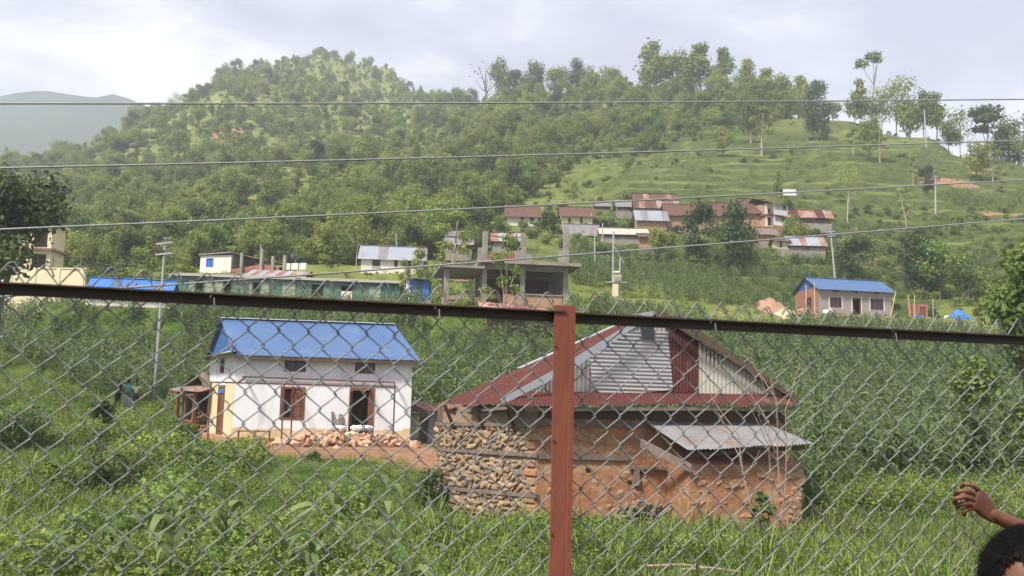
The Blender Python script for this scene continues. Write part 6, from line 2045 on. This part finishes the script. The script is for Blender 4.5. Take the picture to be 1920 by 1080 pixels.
for (D0, D1, u0, u1, dens) in ((31, 60, -0.62, 0.62, 3.6), (60, 100, -0.62, 0.62, 2.6), (100, 185, 0.0, 0.62, 2.3)):
    n = int(0.5 * (D1 ** 2 - D0 ** 2) * (u1 - u0) * dens)
    for _ in range(n):
        D = math.sqrt(rq.uniform(D0 ** 2, D1 ** 2)); u = rq.uniform(u0, u1); x = u * D
        px = 960 + F * u
        m_ = maize_here(px, 0, D, x, D)
        if m_ == 0 or rq.random() > m_: continue
        # rows
        x += 0; z = H(x, D)
        pts.append((x, D, z)); rots.append((rq.uniform(-0.12, 0.12), rq.uniform(-0.12, 0.12), rq.uniform(0, 6.28)))
        s = rq.uniform(0.75, 1.12) * (1 + 0.18 * noise.noise((x * 0.1, D * 0.1, 3.0)))
        scs.append(s * (0.8 if D > 100 else 0.92)); ids.append(rq.randrange(6))
print('maize', len(pts))
scatter('maize_field', pts, rots, scs, ids, MZ, 'tall green maize crop filling the terraced fields', 'maize crop')

# --- grass and weeds near the fence and around the houses
def tuft_mesh(seed, n=26, h=0.34, sp=0.16, w=0.014, m='leaf_grass'):
    rng = random.Random(seed); V, Q, T = [], [], []
    for i in range(n):
        b = (rng.gauss(0, sp), rng.gauss(0, sp), -0.02); L_ = h * rng.uniform(0.5, 1.25)
        strip_leaf(V, Q, T, b, rng.uniform(0, 6.28), L_ * 0.55, w * rng.uniform(0.7, 1.4), rng.uniform(1.4, 2.2), rng.uniform(0.4, 1.2), rng, min(1, max(0, rng.gauss(0.5, 0.28))), 3, rng.uniform(-1, 1))
    return np_mesh('tuft', V, Q, tint=T, mats=[m])
def weed_mesh(seed, n=60, h=0.5, r=0.3, leaf=0.10, m='leaf_bright'):
    rng = np.random.default_rng(seed)
    a = rng.uniform(0, 6.28, n); q_ = np.sqrt(rng.random(n)) * r; z = h * (0.15 + 0.85 * rng.random(n)) * (1 - 0.5 * (q_ / r) ** 2)
    pos = np.stack([np.cos(a) * q_, np.sin(a) * q_, z], 1)
    V, Q = leaf_cards(pos, np.array([0, 0, 1.6]), leaf, rng)
    return np_mesh('weed', V, Q, tint=np.clip(rng.normal(0.5, 0.28, n), 0, 1), mats=[m])
mk = lambda nm, me: bpy.data.objects.new(nm, me)
GV = [mk('tuft', tuft_mesh(501)), mk('tuft', tuft_mesh(502, 20, 0.5, 0.12, 0.016)), mk('tuft', tuft_mesh(503, 34, 0.22, 0.22, 0.012)), mk('tuft', tuft_mesh(504, 12, 0.6, 0.10, 0.010, 'leaf_dry')),
      mk('weed', weed_mesh(505, 150, 0.42, 0.3, 0.048)), mk('weed', weed_mesh(506, 180, 0.6, 0.35, 0.052, 'leaf_forest')), mk('weed', weed_mesh(507, 100, 0.28, 0.28, 0.042)), mk('weed', weed_mesh(508, 220, 0.7, 0.42, 0.056, 'leaf_bright')),
      mk('tuft', tuft_mesh(509, 40, 0.75, 0.16, 0.020))]
pts, rots, scs, ids = [], [], [], []
for (D0, D1, dens, s0_) in ((4.5, 13, 9, 1.0), (13, 24, 17, 1.0), (24, 36, 10, 1.1), (36, 64, 3.6, 1.25), (64, 100, 1.0, 1.5), (100, 230, 0.16, 2.2)):
    umin = -0.62 if D0 < 100 else 0.02
    n = int(0.5 * (D1 ** 2 - D0 ** 2) * (0.62 - umin) * dens)
    for _ in range(n):
        D = math.sqrt(rq.uniform(D0 ** 2, D1 ** 2)); u = rq.uniform(umin, 0.62); x = u * D
        if in_pad(x, D, 0.86) and D < 30: 
            if rq.random() < 0.75: continue
        elif in_pad(x, D, 1.0) and not (54 < D < 58 and rq.random() < 0.25): continue
        if in_soil(x, D, 0.85) and rq.random() < 0.88: continue
        nz = noise.noise((x * 0.16, D * 0.16, 21.0)); n2 = noise.noise((x * 0.45, D * 0.45, 4.0))
        left = u < -0.08
        if nz > 0.12 + (0.0 if left else 0.22): k_ = rq.choice([4, 5, 6, 7, 4, 5, 1])
        elif nz > -0.1: k_ = rq.choice([0, 1, 2, 6, 4, 8])
        else: k_ = rq.choice([0, 2, 2, 0, 1, 6, 3 if not left else 0])
        s = rq.uniform(0.7, 1.3) * s0_ * (1 + 0.5 * n2)
        if 26 < D < 36 and -0.26 < u < -0.06: s *= 0.55
        if D > 90: k_ = rq.choice([0, 2, 4, 6]); s *= 0.8
        if 20 < D < 26 and u > 0.0 and k_ in (7, 5): k_ = 2
        pts.append((x, D, H(x, D) - 0.02)); rots.append((0, 0, rq.uniform(0, 6.28))); scs.append(s); ids.append(k_)
print('grass', len(pts))
scatter('grass_and_weeds', pts, rots, scs, ids, GV, 'rank green grass and leafy weeds below the fence', 'grass')

# --- single plants in the foreground
big = [maize_mesh('maize_plant', 1.75, 600 + i, 11, 0.10, 0.85, False) for i in range(4)]
def near_maize(label, px, py, D, h, rot, lean=(0, 0), v=0):
    rng = random.Random(650 + v + int(px)); p = P(px, py, D); z = H(p.x, p.y)
    e = empty('maize_plant', label, 'maize plant', (p.x, p.y, z), rot, 'single maize plants near the fence')
    e.rotation_euler = (lean[0], lean[1], rot)
    bm = BM(); tube(bm, [(0, 0, -0.1), (0.01, 0, h * 0.45), (0, 0, h * 0.86)], [0.020, 0.015, 0.008], 7)
    me_m = MATS['leaf_maize']
    st = mo('stem', bm, 'leaf_maize', e, True); at = st.data.attributes.new('tint', 'FLOAT', 'FACE'); at.data.foreach_set('value', [1.0] * len(st.data.polygons))
    nl = 11; a0 = rng.uniform(0, 6.28)
    for i in range(nl):
        t = (i + 0.4) / nl; V, Q, T = [], [], []
        strip_leaf(V, Q, T, (0, 0, h * (0.10 + 0.76 * t)), a0 + i * math.pi + rng.uniform(-0.5, 0.5), 0.80 * rng.uniform(0.8, 1.15) * (1 - 0.4 * abs(t - 0.5)), 0.12 * rng.uniform(0.85, 1.15), rng.uniform(0.8, 1.3), rng.uniform(0.8, 1.3), rng, rng.uniform(0.6, 1.0), 8, rng.uniform(-0.8, 0.8))
        me = np_mesh('leaf', V, Q, tint=T, mats=['leaf_maize']); me.polygons.foreach_set('use_smooth', [True] * len(me.polygons)); share('leaf', me, e)
near_maize('tallest maize plant, leaning right, before the stony yard', 742, 1062, 15.6, 1.95, 0.3, (0, -0.12))
near_maize('upright maize plant left of the leaning one', 620, 1050, 16.0, 1.85, 1.9, (0, -0.03))
near_maize('short broad leaved maize plant at the bottom left of centre', 525, 1085, 14.6, 1.4, 0.9)
near_maize('maize plant cut off by the lower edge at the left', 318, 1100, 13.6, 1.6, 2.4)
near_maize('small maize plant near the lower left corner', 90, 1105, 12.8, 1.0, 0.4)
near_maize('low maize plant between the upright and the broad leaved ones', 580, 1100, 14.2, 0.95, 1.2)
near_maize('broad leaved maize plant left of the bottom centre, beside the upright one', 660, 1100, 14.4, 1.3, 0.2)
near_maize('maize plant with arching leaves between the lower left plants', 210, 1098, 13.9, 1.2, 1.5)
near_maize('half grown maize plant above the lower left ones', 420, 1060, 16.2, 1.3, 2.0)
near_maize('small maize plant right below the leaning tall one', 770, 1105, 13.8, 0.75, 2.9)
def bush(name, label, px, py, D, size, m, n=1500, leaf=0.13, seed=0, flat=0.8, lift=0.0, blobs=None, tr=0.05):
    p = P(px, py, D); z = H(p.x, p.y)
    b = blobs or blobs_round(size[1], size[0], 700 + seed, 0.0, 12, flat)
    e = empty(name, label, 'bush' if name != 'dark_tree' and name != 'edge_tree' else 'tree', (p.x, p.y, z - 0.05 + lift), 0)
    share('crown', crown_mesh('crown', b, n, leaf, 720 + seed, m, 0.35), e)
    share('trunk', trunk_mesh('trunk', size[1] * 0.7, tr, 740 + seed, 'bark', b, nb=7), e)
    return e
bush('feathery_bush', 'dark feathery bush at the left edge of the yard', 30, 842, 34, (2.6, 1.35), 'leaf_dark', 2600, 0.10, 1)
bush('dark_shrub', 'dark ragged shrub standing below the three people', 182, 835, 36, (1.0, 1.9), 'leaf_dark', 1500, 0.09, 2)
bush('leafy_shrub', 'leafy green shrub beside the wood shed path', 335, 838, 35, (1.5, 1.0), 'leaf_bright', 1300, 0.11, 3)
bush('leafy_shrub', 'large leafy shrub in front of the white house left corner', 400, 868, 30, (2.4, 0.95), 'leaf_bright', 1900, 0.12, 4)
bush('leafy_shrub', 'round green shrub at the soil edge below the metal bench', 470, 868, 33, (1.5, 0.85), 'leaf_forest', 1400, 0.09, 5)
bush('dark_shrub', 'dark thorny bush at the left corner of the stone house', 812, 915, 28.5, (1.3, 1.25), 'leaf_dark', 1700, 0.09, 6)
bush('small_shrub', 'tiny green shrub growing on the bare soil by the rubble', 588, 858, 34.5, (0.5, 0.42), 'leaf_dark', 350, 0.08, 7)
bush('leafy_creeper', 'bright green leafy creeper climbing by the bare saplings', 1425, 985, 24.3, (0.55, 1.25), 'leaf_bright', 260, 0.13, 8)
bush('roadside_shrub', 'leafy shrub clump in the lower left foreground', 330, 985, 20.5, (2.4, 0.9), 'leaf_bright', 1700, 0.11, 9)
bush('roadside_shrub', 'pale grassy shrub left of the red soil patch', 120, 930, 25, (2.2, 0.75), 'leaf_bright', 1300, 0.11, 10)
# dark tree at the left edge and leafy tree at the right edge
rb = random.Random(3)
bl = [((rb.uniform(-2.6, 2.2), rb.uniform(-1.6, 1.6), rb.uniform(5.0, 9.6)), (rb.uniform(0.9, 1.5),) * 3) for _ in range(20)]
p = P(-15, 600, 50)
e = bush('dark_tree', 'large dark leafy tree at the left edge before the cream building', -15, 600, 50, (6, 9), 'leaf_dark', 7500, 0.26, 11, blobs=[((a, b, c - 0.0 + 0), s) for (a, b, c), s in bl], tr=0.3)
e.location.z = P(-15, 300, 50).z - 10.6
bl = [((rb.uniform(-1.75, 2.4), rb.uniform(-1.2, 1.2), 0.9 + 6.6 * i / 33), (rb.uniform(0.5, 0.95),) * 3) for i in range(34)]
e = bush('edge_tree', 'leafy green tree at the right edge behind the fence', 1925, 800, 33, (4, 7), 'leaf_bright', 9000, 0.18, 12, blobs=bl, tr=0.14)

# low clumps of broadleaf weeds on the bank at the lower left
rc = random.Random(19)
cl = [crown_mesh('crown', blobs_round(0.9, 1.7, 800 + i, 0.0, 9, 0.7), 900, 0.085, 810 + i, ['leaf_bright', 'leaf_forest', 'leaf_bright', 'leaf_dark'][i], 0.35) for i in range(4)]
ct = [trunk_mesh('stem', 0.6, 0.02, 820 + i, 'bark', blobs_round(0.9, 1.7, 800 + i, 0.0, 9, 0.7), nb=7) for i in range(4)]
for i in range(26):
    D = rc.uniform(15, 36); u = rc.uniform(-0.53, -0.24 if D > 24 else -0.12); x = u * D
    if in_soil(x, D, 1.0) or in_pad(x, D, 1.1): continue
    e = empty('weed_clump', 'low leafy weed clump on the overgrown bank left of the maize plants', 'weeds', (x, D, H(x, D) - 0.05), rc.uniform(0, 6.28), 'weed clumps on the left bank')
    s_ = rc.uniform(0.6, 1.25); e.scale = (s_, s_, s_ * rc.uniform(0.8, 1.2)); v = rc.randrange(4)
    share('leaves', cl[v], e); share('stem', ct[v], e)
# a pale stone and dead sticks in the right foreground
p = P(1366, 1030, 19.5); p.z = H(p.x, p.y) + 0.10
o = share('pale_stone', block_meshes(1, ['stone_buff'], 5)[0]); o.location = p; o.scale = (0.2, 0.18, 0.34); tag(o, 'pale upright stone in the grass before the lean-to', 'stone')
for i, (px, D, lb) in enumerate(((1280, 17.6, 'longer dead stick lying in the foreground grass right of the post'), (1330, 17.2, 'shorter dead stick lying in the foreground grass right of the post'), (1560, 16.8, 'dead stick in the grass near the lower right'))):
    p = P(px, 1050, D); bm = BM(); z = H(p.x, p.y)
    tube(bm, [(p.x - 0.7 + 0.2 * i, p.y, z + 0.16), (p.x, p.y + 0.05, z + 0.2), (p.x + 0.7, p.y - 0.05, z + 0.15)], [0.03, 0.025, 0.015], 6); tag(mo('dead_stick', bm, 'dry_twig'), lb, 'stick', 'dead sticks in the foreground grass')

# ------------------------------------------------------------------ people
def skin(name, verts, edges, rad, m, parent, sub=2, root=0):
    me = bpy.data.meshes.new(name)
    me.from_pydata([Vector(v) for v in verts], edges, [])
    o = link(bpy.data.objects.new(name, me), parent)
    md = o.modifiers.new('skin', 'SKIN'); md.use_smooth_shade = True; md.branch_smoothing = 0.6
    for i, r in enumerate(rad):
        v = me.skin_vertices[0].data[i]
        v.radius = (r, r) if not hasattr(r, '__len__') else r
        v.use_root = i == root
    sb = o.modifiers.new('sub', 'SUBSURF'); sb.levels = sb.render_levels = sub
    me.materials.append(MATS[m])
    return o
def head_mesh(bm, c, r, yaw=0.0):
    """ellipsoid head with nose, brow, chin and ears, face along -y turned by yaw"""
    s = bmesh.ops.create_uvsphere(bm, u_segments=24, v_segments=18, radius=1.0)
    rot = Matrix.Rotation(yaw, 3, 'Z')
    for v in s['verts']:
        d = v.co.copy()
        x, y, z = d.x * 0.78, d.y * 0.95, d.z * 1.15
        if d.y < 0:                               # face
            y *= 0.92
            if z < -0.2: x *= 1 - 0.35 * min(1, (-0.2 - z)); 
            g = math.exp(-((d.x / 0.16) ** 2 + ((d.z + 0.12) / 0.2) ** 2)); y -= 0.24 * g                      # nose
            y += 0.08 * math.exp(-(((abs(d.x) - 0.34) / 0.16) ** 2 + ((d.z - 0.06) / 0.11) ** 2))              # eye sockets
            y -= 0.06 * math.exp(-((d.x / 0.25) ** 2 + ((d.z + 0.48) / 0.08) ** 2))                             # lips
        g = math.exp(-(((d.y - 0.08) / 0.16) ** 2 + ((d.z + 0.02) / 0.2) ** 2)) if abs(d.x) > 0.8 else 0
        x *= 1 + 0.16 * g                                                                                        # ears
        v.co = rot @ Vector((x, y, z)) * r + c
    return s['verts']
def person(label, px, py, D, h, yaw, shirt, trousers, trmat_len=1.0, arms=((-0.25, 0.02, -0.05), (0.25, 0.02, -0.05)), cap=None, base=None, bare_legs=False, stride=0.06):
    p = base or G(px, py, D)
    e = empty('person', label, 'person', p, yaw)
    k = h / 1.7
    S = lambda x, y, z: (x * k, y * k, z * k)
    V = [S(0, 0, 0.92), S(0, 0, 1.15), S(0, 0, 1.40), S(0, 0, 1.50), S(0, -0.01, 1.58)]
    E = [(0, 1), (1, 2), (2, 3), (3, 4)]; Rr = [0.135, 0.125, 0.12, 0.052, 0.05]
    for sgn, st in ((-1, stride), (1, -stride)):
        b = len(V); V += [S(sgn * 0.09, 0, 0.86), S(sgn * 0.10, -st * 0.6, 0.48), S(sgn * 0.10, st, 0.09), S(sgn * 0.11, st - 0.14, 0.035)]
        E += [(0, b), (b, b + 1), (b + 1, b + 2), (b + 2, b + 3)]; Rr += [0.085, 0.058, 0.042, 0.036]
    AV = []
    for sgn, hand in zip((-1, 1), arms):
        b = len(V); el = (sgn * 0.24, 0.04 + 0.3 * hand[1], 1.13); hd = (hand[0], hand[1] - 0.06, 0.90 + hand[2])
        V += [S(sgn * 0.17, 0, 1.39), S(*el), S(*hd)]; E += [(2, b), (b, b + 1), (b + 1, b + 2)]; Rr += [0.055, 0.042, 0.034]; AV.append((S(sgn * 0.17, 0, 1.39), S(*lerp((sgn * 0.17, 0, 1.39), el, 0.85))))
    skin('body', V, E, [r * k for r in Rr], 'skin_brown', e, 1)
    sv = [S(0, 0, 0.90), S(0, 0, 1.15), S(0, 0, 1.38), S(0, 0, 1.46)] + [q for a in AV for q in a]
    skin('shirt', sv, [(0, 1), (1, 2), (2, 3), (2, 4), (4, 5), (2, 6), (6, 7)], [r * k for r in (0.165, 0.15, 0.145, 0.075, 0.078, 0.068, 0.078, 0.068)], shirt, e, 1)
    lo = 0.10 if not bare_legs else 0.52
    tv = [S(0, 0, 0.96)]; te = []; tr_ = [0.158 * k]
    for sgn, st in ((-1, stride), (1, -stride)):
        b = len(tv); tv += [S(sgn * 0.09, 0, 0.82), S(sgn * 0.10, -st * 0.6, 0.5)]; tr_ += [0.105 * k, 0.085 * k]; te += [(0, b), (b, b + 1)]
        if not bare_legs: tv.append(S(sgn * 0.10, st, 0.11)); tr_.append(0.068 * k); te.append((b + 1, b + 2))
    skin('trousers', tv, te, tr_, trousers, e, 1)
    bm = BM(); head_mesh(bm, Vector(S(0, -0.015, 1.645)), 0.105 * k); mo('head', bm, 'skin_brown', e, True)
    bm = BM(); s = bmesh.ops.create_uvsphere(bm, u_segments=18, v_segments=12, radius=1)
    for v in s['verts']:
        v.co = Vector((v.co.x * 0.092, v.co.y * 0.11 + 0.012, max(v.co.z * 0.125, -0.06 if v.co.y > 0 else 0.03))) * k + Vector(S(0, -0.01, 1.665))
    mo('cap' if cap else 'hair', bm, cap or 'hair_black', e, True)
    for sgn, st in ((-1, stride), (1, -stride)):
        bm = BM(); box(bm, sgn * 0.105 * k - 0.05 * k, sgn * 0.105 * k + 0.05 * k, (st - 0.19) * k, (st + 0.08) * k, 0.0, 0.075 * k); bmesh.ops.bevel(bm, geom=bm.edges[:], offset=0.02 * k, segments=2, affect='EDGES'); mo('shoe', bm, 'cloth_dark', e, True)
    return e
person('person in black shirt and black trousers, leftmost of the three', 219, 770, 54.5, 1.68, 2.6, 'cloth_black', 'cloth_black', arms=((-0.2, -0.2, 0.12), (0.2, -0.2, 0.12)), cap='stone_grey')
person('person in light blue shirt and pale jeans between two others', 238, 770, 54.8, 1.62, 3.4, 'cloth_aqua', 'denim', arms=((-0.26, -0.05, 0.1), (0.26, 0, 0.0)))
person('person in pale lime shirt and dark shorts, rightmost of the three', 253, 772, 54.6, 1.58, 0.4, 'cloth_lime', 'cloth_dark', bare_legs=True)
person('person in violet top on the flat roof of the unfinished house', 548, 497, 98.5, 1.5, 0.5, 'cloth_violet', 'cloth_dark', base=P(548, 500, 98.9))
mound('earth_mound', 'small orange brown mound left of the three people', 196, 768, 55, 0.42, 0.3, 0.38, 'earth', 'earth mound', 7)

# ------------------------------------------------------------------ the child holding the fence, at the lower right
# right hand on the mesh: back of the hand to the camera, fingers to the left hooked through the wires, thumb down
HD = FP + FN * 0.004
def hpt(px, py, off):
    """pixel on a plane parallel to the fence, off metres behind it (negative: towards the camera)"""
    return on_plane(px, py, HD + FN * off, FN)
boy = empty('child', 'child with short black hair reaching up to hold the fence', 'person', (0, 0, 0), 0)
wr = hpt(1862, 966, -0.020)
hand_v = [hpt(1925, 994, -0.03), wr, hpt(1843, 950, -0.022), hpt(1828, 934, -0.024)]
elb = hpt(2030, 1040, -0.06)
sho = hpt(2015, 1175, -0.26)
pel = Vector((sho.x + 0.10, sho.y - 0.05, 0.72))
neck = Vector((sho.x - 0.12, sho.y - 0.09, 1.10))
sho2 = Vector((sho.x - 0.16, sho.y - 0.22, 1.02)) + Vector((0.30, -0.02, 0))
che = (sho + neck) / 2 + Vector((0.02, 0, -0.10))
# arm, palm and fingers
AR = [sho, lerp(sho, elb, 0.5), elb, lerp(elb, hand_v[0], 0.5), hand_v[0], wr, hpt(1852, 957, -0.022)]
BODY = []
BODY.append(skin('arm', AR, [(i, i + 1) for i in range(6)], [0.040, 0.034, 0.031, 0.027, 0.0235, 0.020, 0.016], 'skin_brown', None, 2))
hb = BM()
for px, py, o1 in ((1866, 957, -0.020), (1860, 976, -0.020), (1841, 922, -0.026), (1833, 928, -0.030), (1827, 936, -0.030), (1825, 947, -0.027), (1838, 963, -0.022)):
    c_ = hpt(px, py, o1)
    for dx in (-1, 1):
        for dy in (-1, 1):
            hb.verts.new(c_ + FN * 0.0085 * dx + Vector((0, 0, 0.0065 * dy)))
bmesh.ops.convex_hull(hb, input=hb.verts[:])
bmesh.ops.subdivide_edges(hb, edges=hb.edges[:], cuts=1, use_grid_fill=True)
BODY.append(mo('palm', hb, 'skin_brown', None, True))
def finger(pts, r):
    P3 = [hpt(*q) for q in pts]
    n = len(P3)
    BODY.append(skin('finger', P3, [(i, i + 1) for i in range(n - 1)], [r * (1.0 - 0.07 * i) for i in range(n)], 'skin_brown', None, 2))
finger([(1842, 925, -0.026), (1825, 910, -0.036), (1808, 907, -0.024), (1802, 915, 0.012), (1806, 921, 0.026)], 0.0076)      # little finger, topmost
finger([(1836, 932, -0.026), (1815, 920, -0.037), (1796, 921, -0.026), (1791, 929, 0.012), (1796, 934, 0.028)], 0.0080)
finger([(1832, 939, -0.026), (1809, 931, -0.037), (1791, 935, -0.028), (1789, 942, -0.004), (1795, 947, 0.020)], 0.0082)
finger([(1830, 949, -0.026), (1812, 943, -0.034), (1798, 947, -0.022), (1795, 953, 0.004)], 0.0078)
finger([(1846, 962, -0.022), (1824, 951, -0.028), (1807, 957, -0.024), (1808, 968, -0.014)], 0.0090)  # thumb, hanging down
# torso, legs (below the frame), other arm
V = [pel, lerp(pel, che, 0.5), che, neck, neck + Vector((-0.02, -0.01, 0.07))]
E = [(0, 1), (1, 2), (2, 3), (3, 4)]; RR = [0.10, 0.095, 0.10, 0.042, 0.040]
b = len(V); V += [sho]; E += [(2, b)]; RR += [0.045]
b = len(V); V += [sho2, sho2 + Vector((0.06, -0.03, -0.22)), sho2 + Vector((0.02, -0.10, -0.42))]; E += [(2, b), (b, b + 1), (b + 1, b + 2)]; RR += [0.042, 0.034, 0.026]
for sg in (-1, 1):
    b = len(V); h_ = pel + Vector((sg * 0.075, 0, -0.05)); V += [h_, Vector((h_.x, h_.y - 0.02, 0.38)), Vector((h_.x, h_.y + 0.02, 0.06)), Vector((h_.x + 0.03, h_.y - 0.09, 0.03))]
    E += [(0, b), (b, b + 1), (b + 1, b + 2), (b + 2, b + 3)]; RR += [0.07, 0.048, 0.034, 0.03]
BODY.append(skin('torso', V, E, RR, 'skin_brown', None, 2))
skin('shirt', [pel + Vector((0, 0, 0.02)), lerp(pel, che, 0.5), che, lerp(che, neck, 0.6), sho, lerp(sho, elb, 0.35), sho2, sho2 + Vector((0.04, -0.02, -0.14))], [(0, 1), (1, 2), (2, 3), (2, 4), (4, 5), (2, 6), (6, 7)], [0.13, 0.12, 0.125, 0.06, 0.06, 0.052, 0.058, 0.052], 'shirt_maroon', boy, 2)
sv = [pel + Vector((0, 0, 0.05))]; se = []; sr = [0.125]
for sg in (-1, 1):
    b = len(sv); h_ = pel + Vector((sg * 0.078, 0, -0.08)); sv += [h_, Vector((h_.x, h_.y - 0.02, 0.40))]; se += [(0, b), (b, b + 1)]; sr += [0.088, 0.075]
skin('shorts', sv, se, sr, 'cloth_dark', boy, 2)
# head: seen from behind its right side, face turned to the right
hc = on_plane(1922, 1104, FP - FN * 0.42, FN)
rH = 0.098
hd = BM(); head_mesh(hd, Vector((0, 0, 0)), rH, 0.0)
hyaw = R(14)
ho_ = mo('head', hd, 'skin_brown', boy, True); ho_.location = hc; ho_.rotation_euler = (0, 0, hyaw)
BODY.append(skin('neck', [neck, hc + Vector((0.01, 0.02, -0.06))], [(0, 1)], [0.042, 0.042], 'skin_brown', None, 1))
# melt arm, hand, torso, legs and neck into one skin
bpy.context.view_layer.update()
dg = bpy.context.evaluated_depsgraph_get()
jb = BM()
for o in BODY:
    ev = o.evaluated_get(dg)
    jb.from_mesh(ev.to_mesh())
    ev.to_mesh_clear()
for o in BODY:
    bpy.data.objects.remove(o, do_unlink=True)
bd = mo('body', jb, 'skin_brown', boy, True, recalc=False)
rm = bd.modifiers.new('melt', 'REMESH'); rm.mode = 'VOXEL'; rm.voxel_size = 0.0026; rm.use_smooth_shade = True
sm = bd.modifiers.new('smooth', 'SMOOTH'); sm.factor = 0.5; sm.iterations = 2
# hair: short cap over skull with a hairline, plus short strands
hb = BM(); s = bmesh.ops.create_uvsphere(hb, u_segments=64, v_segments=44, radius=1)
kill = []
for v in s['verts']:
    d = v.co.copy()
    lim = 0.50 if d.y < -0.45 else (-0.10 if d.y < 0.05 else -0.52)
    if -0.45 <= d.y < 0.05: lim = 0.50 - (d.y + 0.45) / 0.5 * 0.60
    elif 0.05 <= d.y < 0.45: lim = -0.10 - (d.y - 0.05) / 0.4 * 0.42
    if d.z < lim + 0.10 * noise.noise(d * 3.5): kill.append(v)
    f_ = 1.10 + 0.03 * noise.noise(d * 3)
    v.co = Vector((d.x * 0.80 * f_, d.y * 0.97 * f_, d.z * 1.17 * f_)) * rH
bmesh.ops.delete(hb, geom=kill, context='VERTS')
hr = mo('hair', hb, 'hair_black', boy, True); hr.location = hc; hr.rotation_euler = (0, 0, hyaw)
rng = np.random.default_rng(8)
fv = np.array([[hr.data.vertices[i].co[:] for i in (p_.vertices[0], p_.vertices[1], p_.vertices[2])] for p_ in hr.data.polygons])
NS = 15000
ch = fv[rng.integers(0, len(fv), NS)]; wt = rng.dirichlet((1, 1, 1), NS)
pick = (ch * wt[:, :, None]).sum(1)
dirn = pick / np.linalg.norm(pick, axis=1, keepdims=True) * 0.65 + rng.normal(0, 0.22, (NS, 3)) + np.array([0.25, 0.35, -0.15])
dirn /= np.linalg.norm(dirn, axis=1, keepdims=True)
sd_ = np.cross(dirn, rng.normal(size=(NS, 3))); sd_ /= np.linalg.norm(sd_, axis=1, keepdims=True)
ln3 = rng.uniform(0.008, 0.022, (NS, 1))
Vh = np.stack([pick - sd_ * 0.0005, pick + sd_ * 0.0005, pick + dirn * ln3], 1).reshape(-1, 3)
me = np_mesh('hair_strands', Vh, None, np.arange(NS * 3).reshape(-1, 3), mats=['hair_black'])
o = share('hair_strands', me, hr)
tag(o, kind='stuff')
for sg in (-1, 1):
    bm = BM(); bmesh.ops.create_uvsphere(bm, u_segments=12, v_segments=8, radius=0.0105); o = mo('eye', bm, 'white_gloss', ho_, True); o.location = (sg * 0.031, -0.076, 0.008)
    bm = BM(); bmesh.ops.create_uvsphere(bm, u_segments=12, v_segments=8, radius=0.0055); o = mo('iris', bm, 'hair_black', ho_, True); o.location = (sg * 0.031, -0.0835, 0.008)
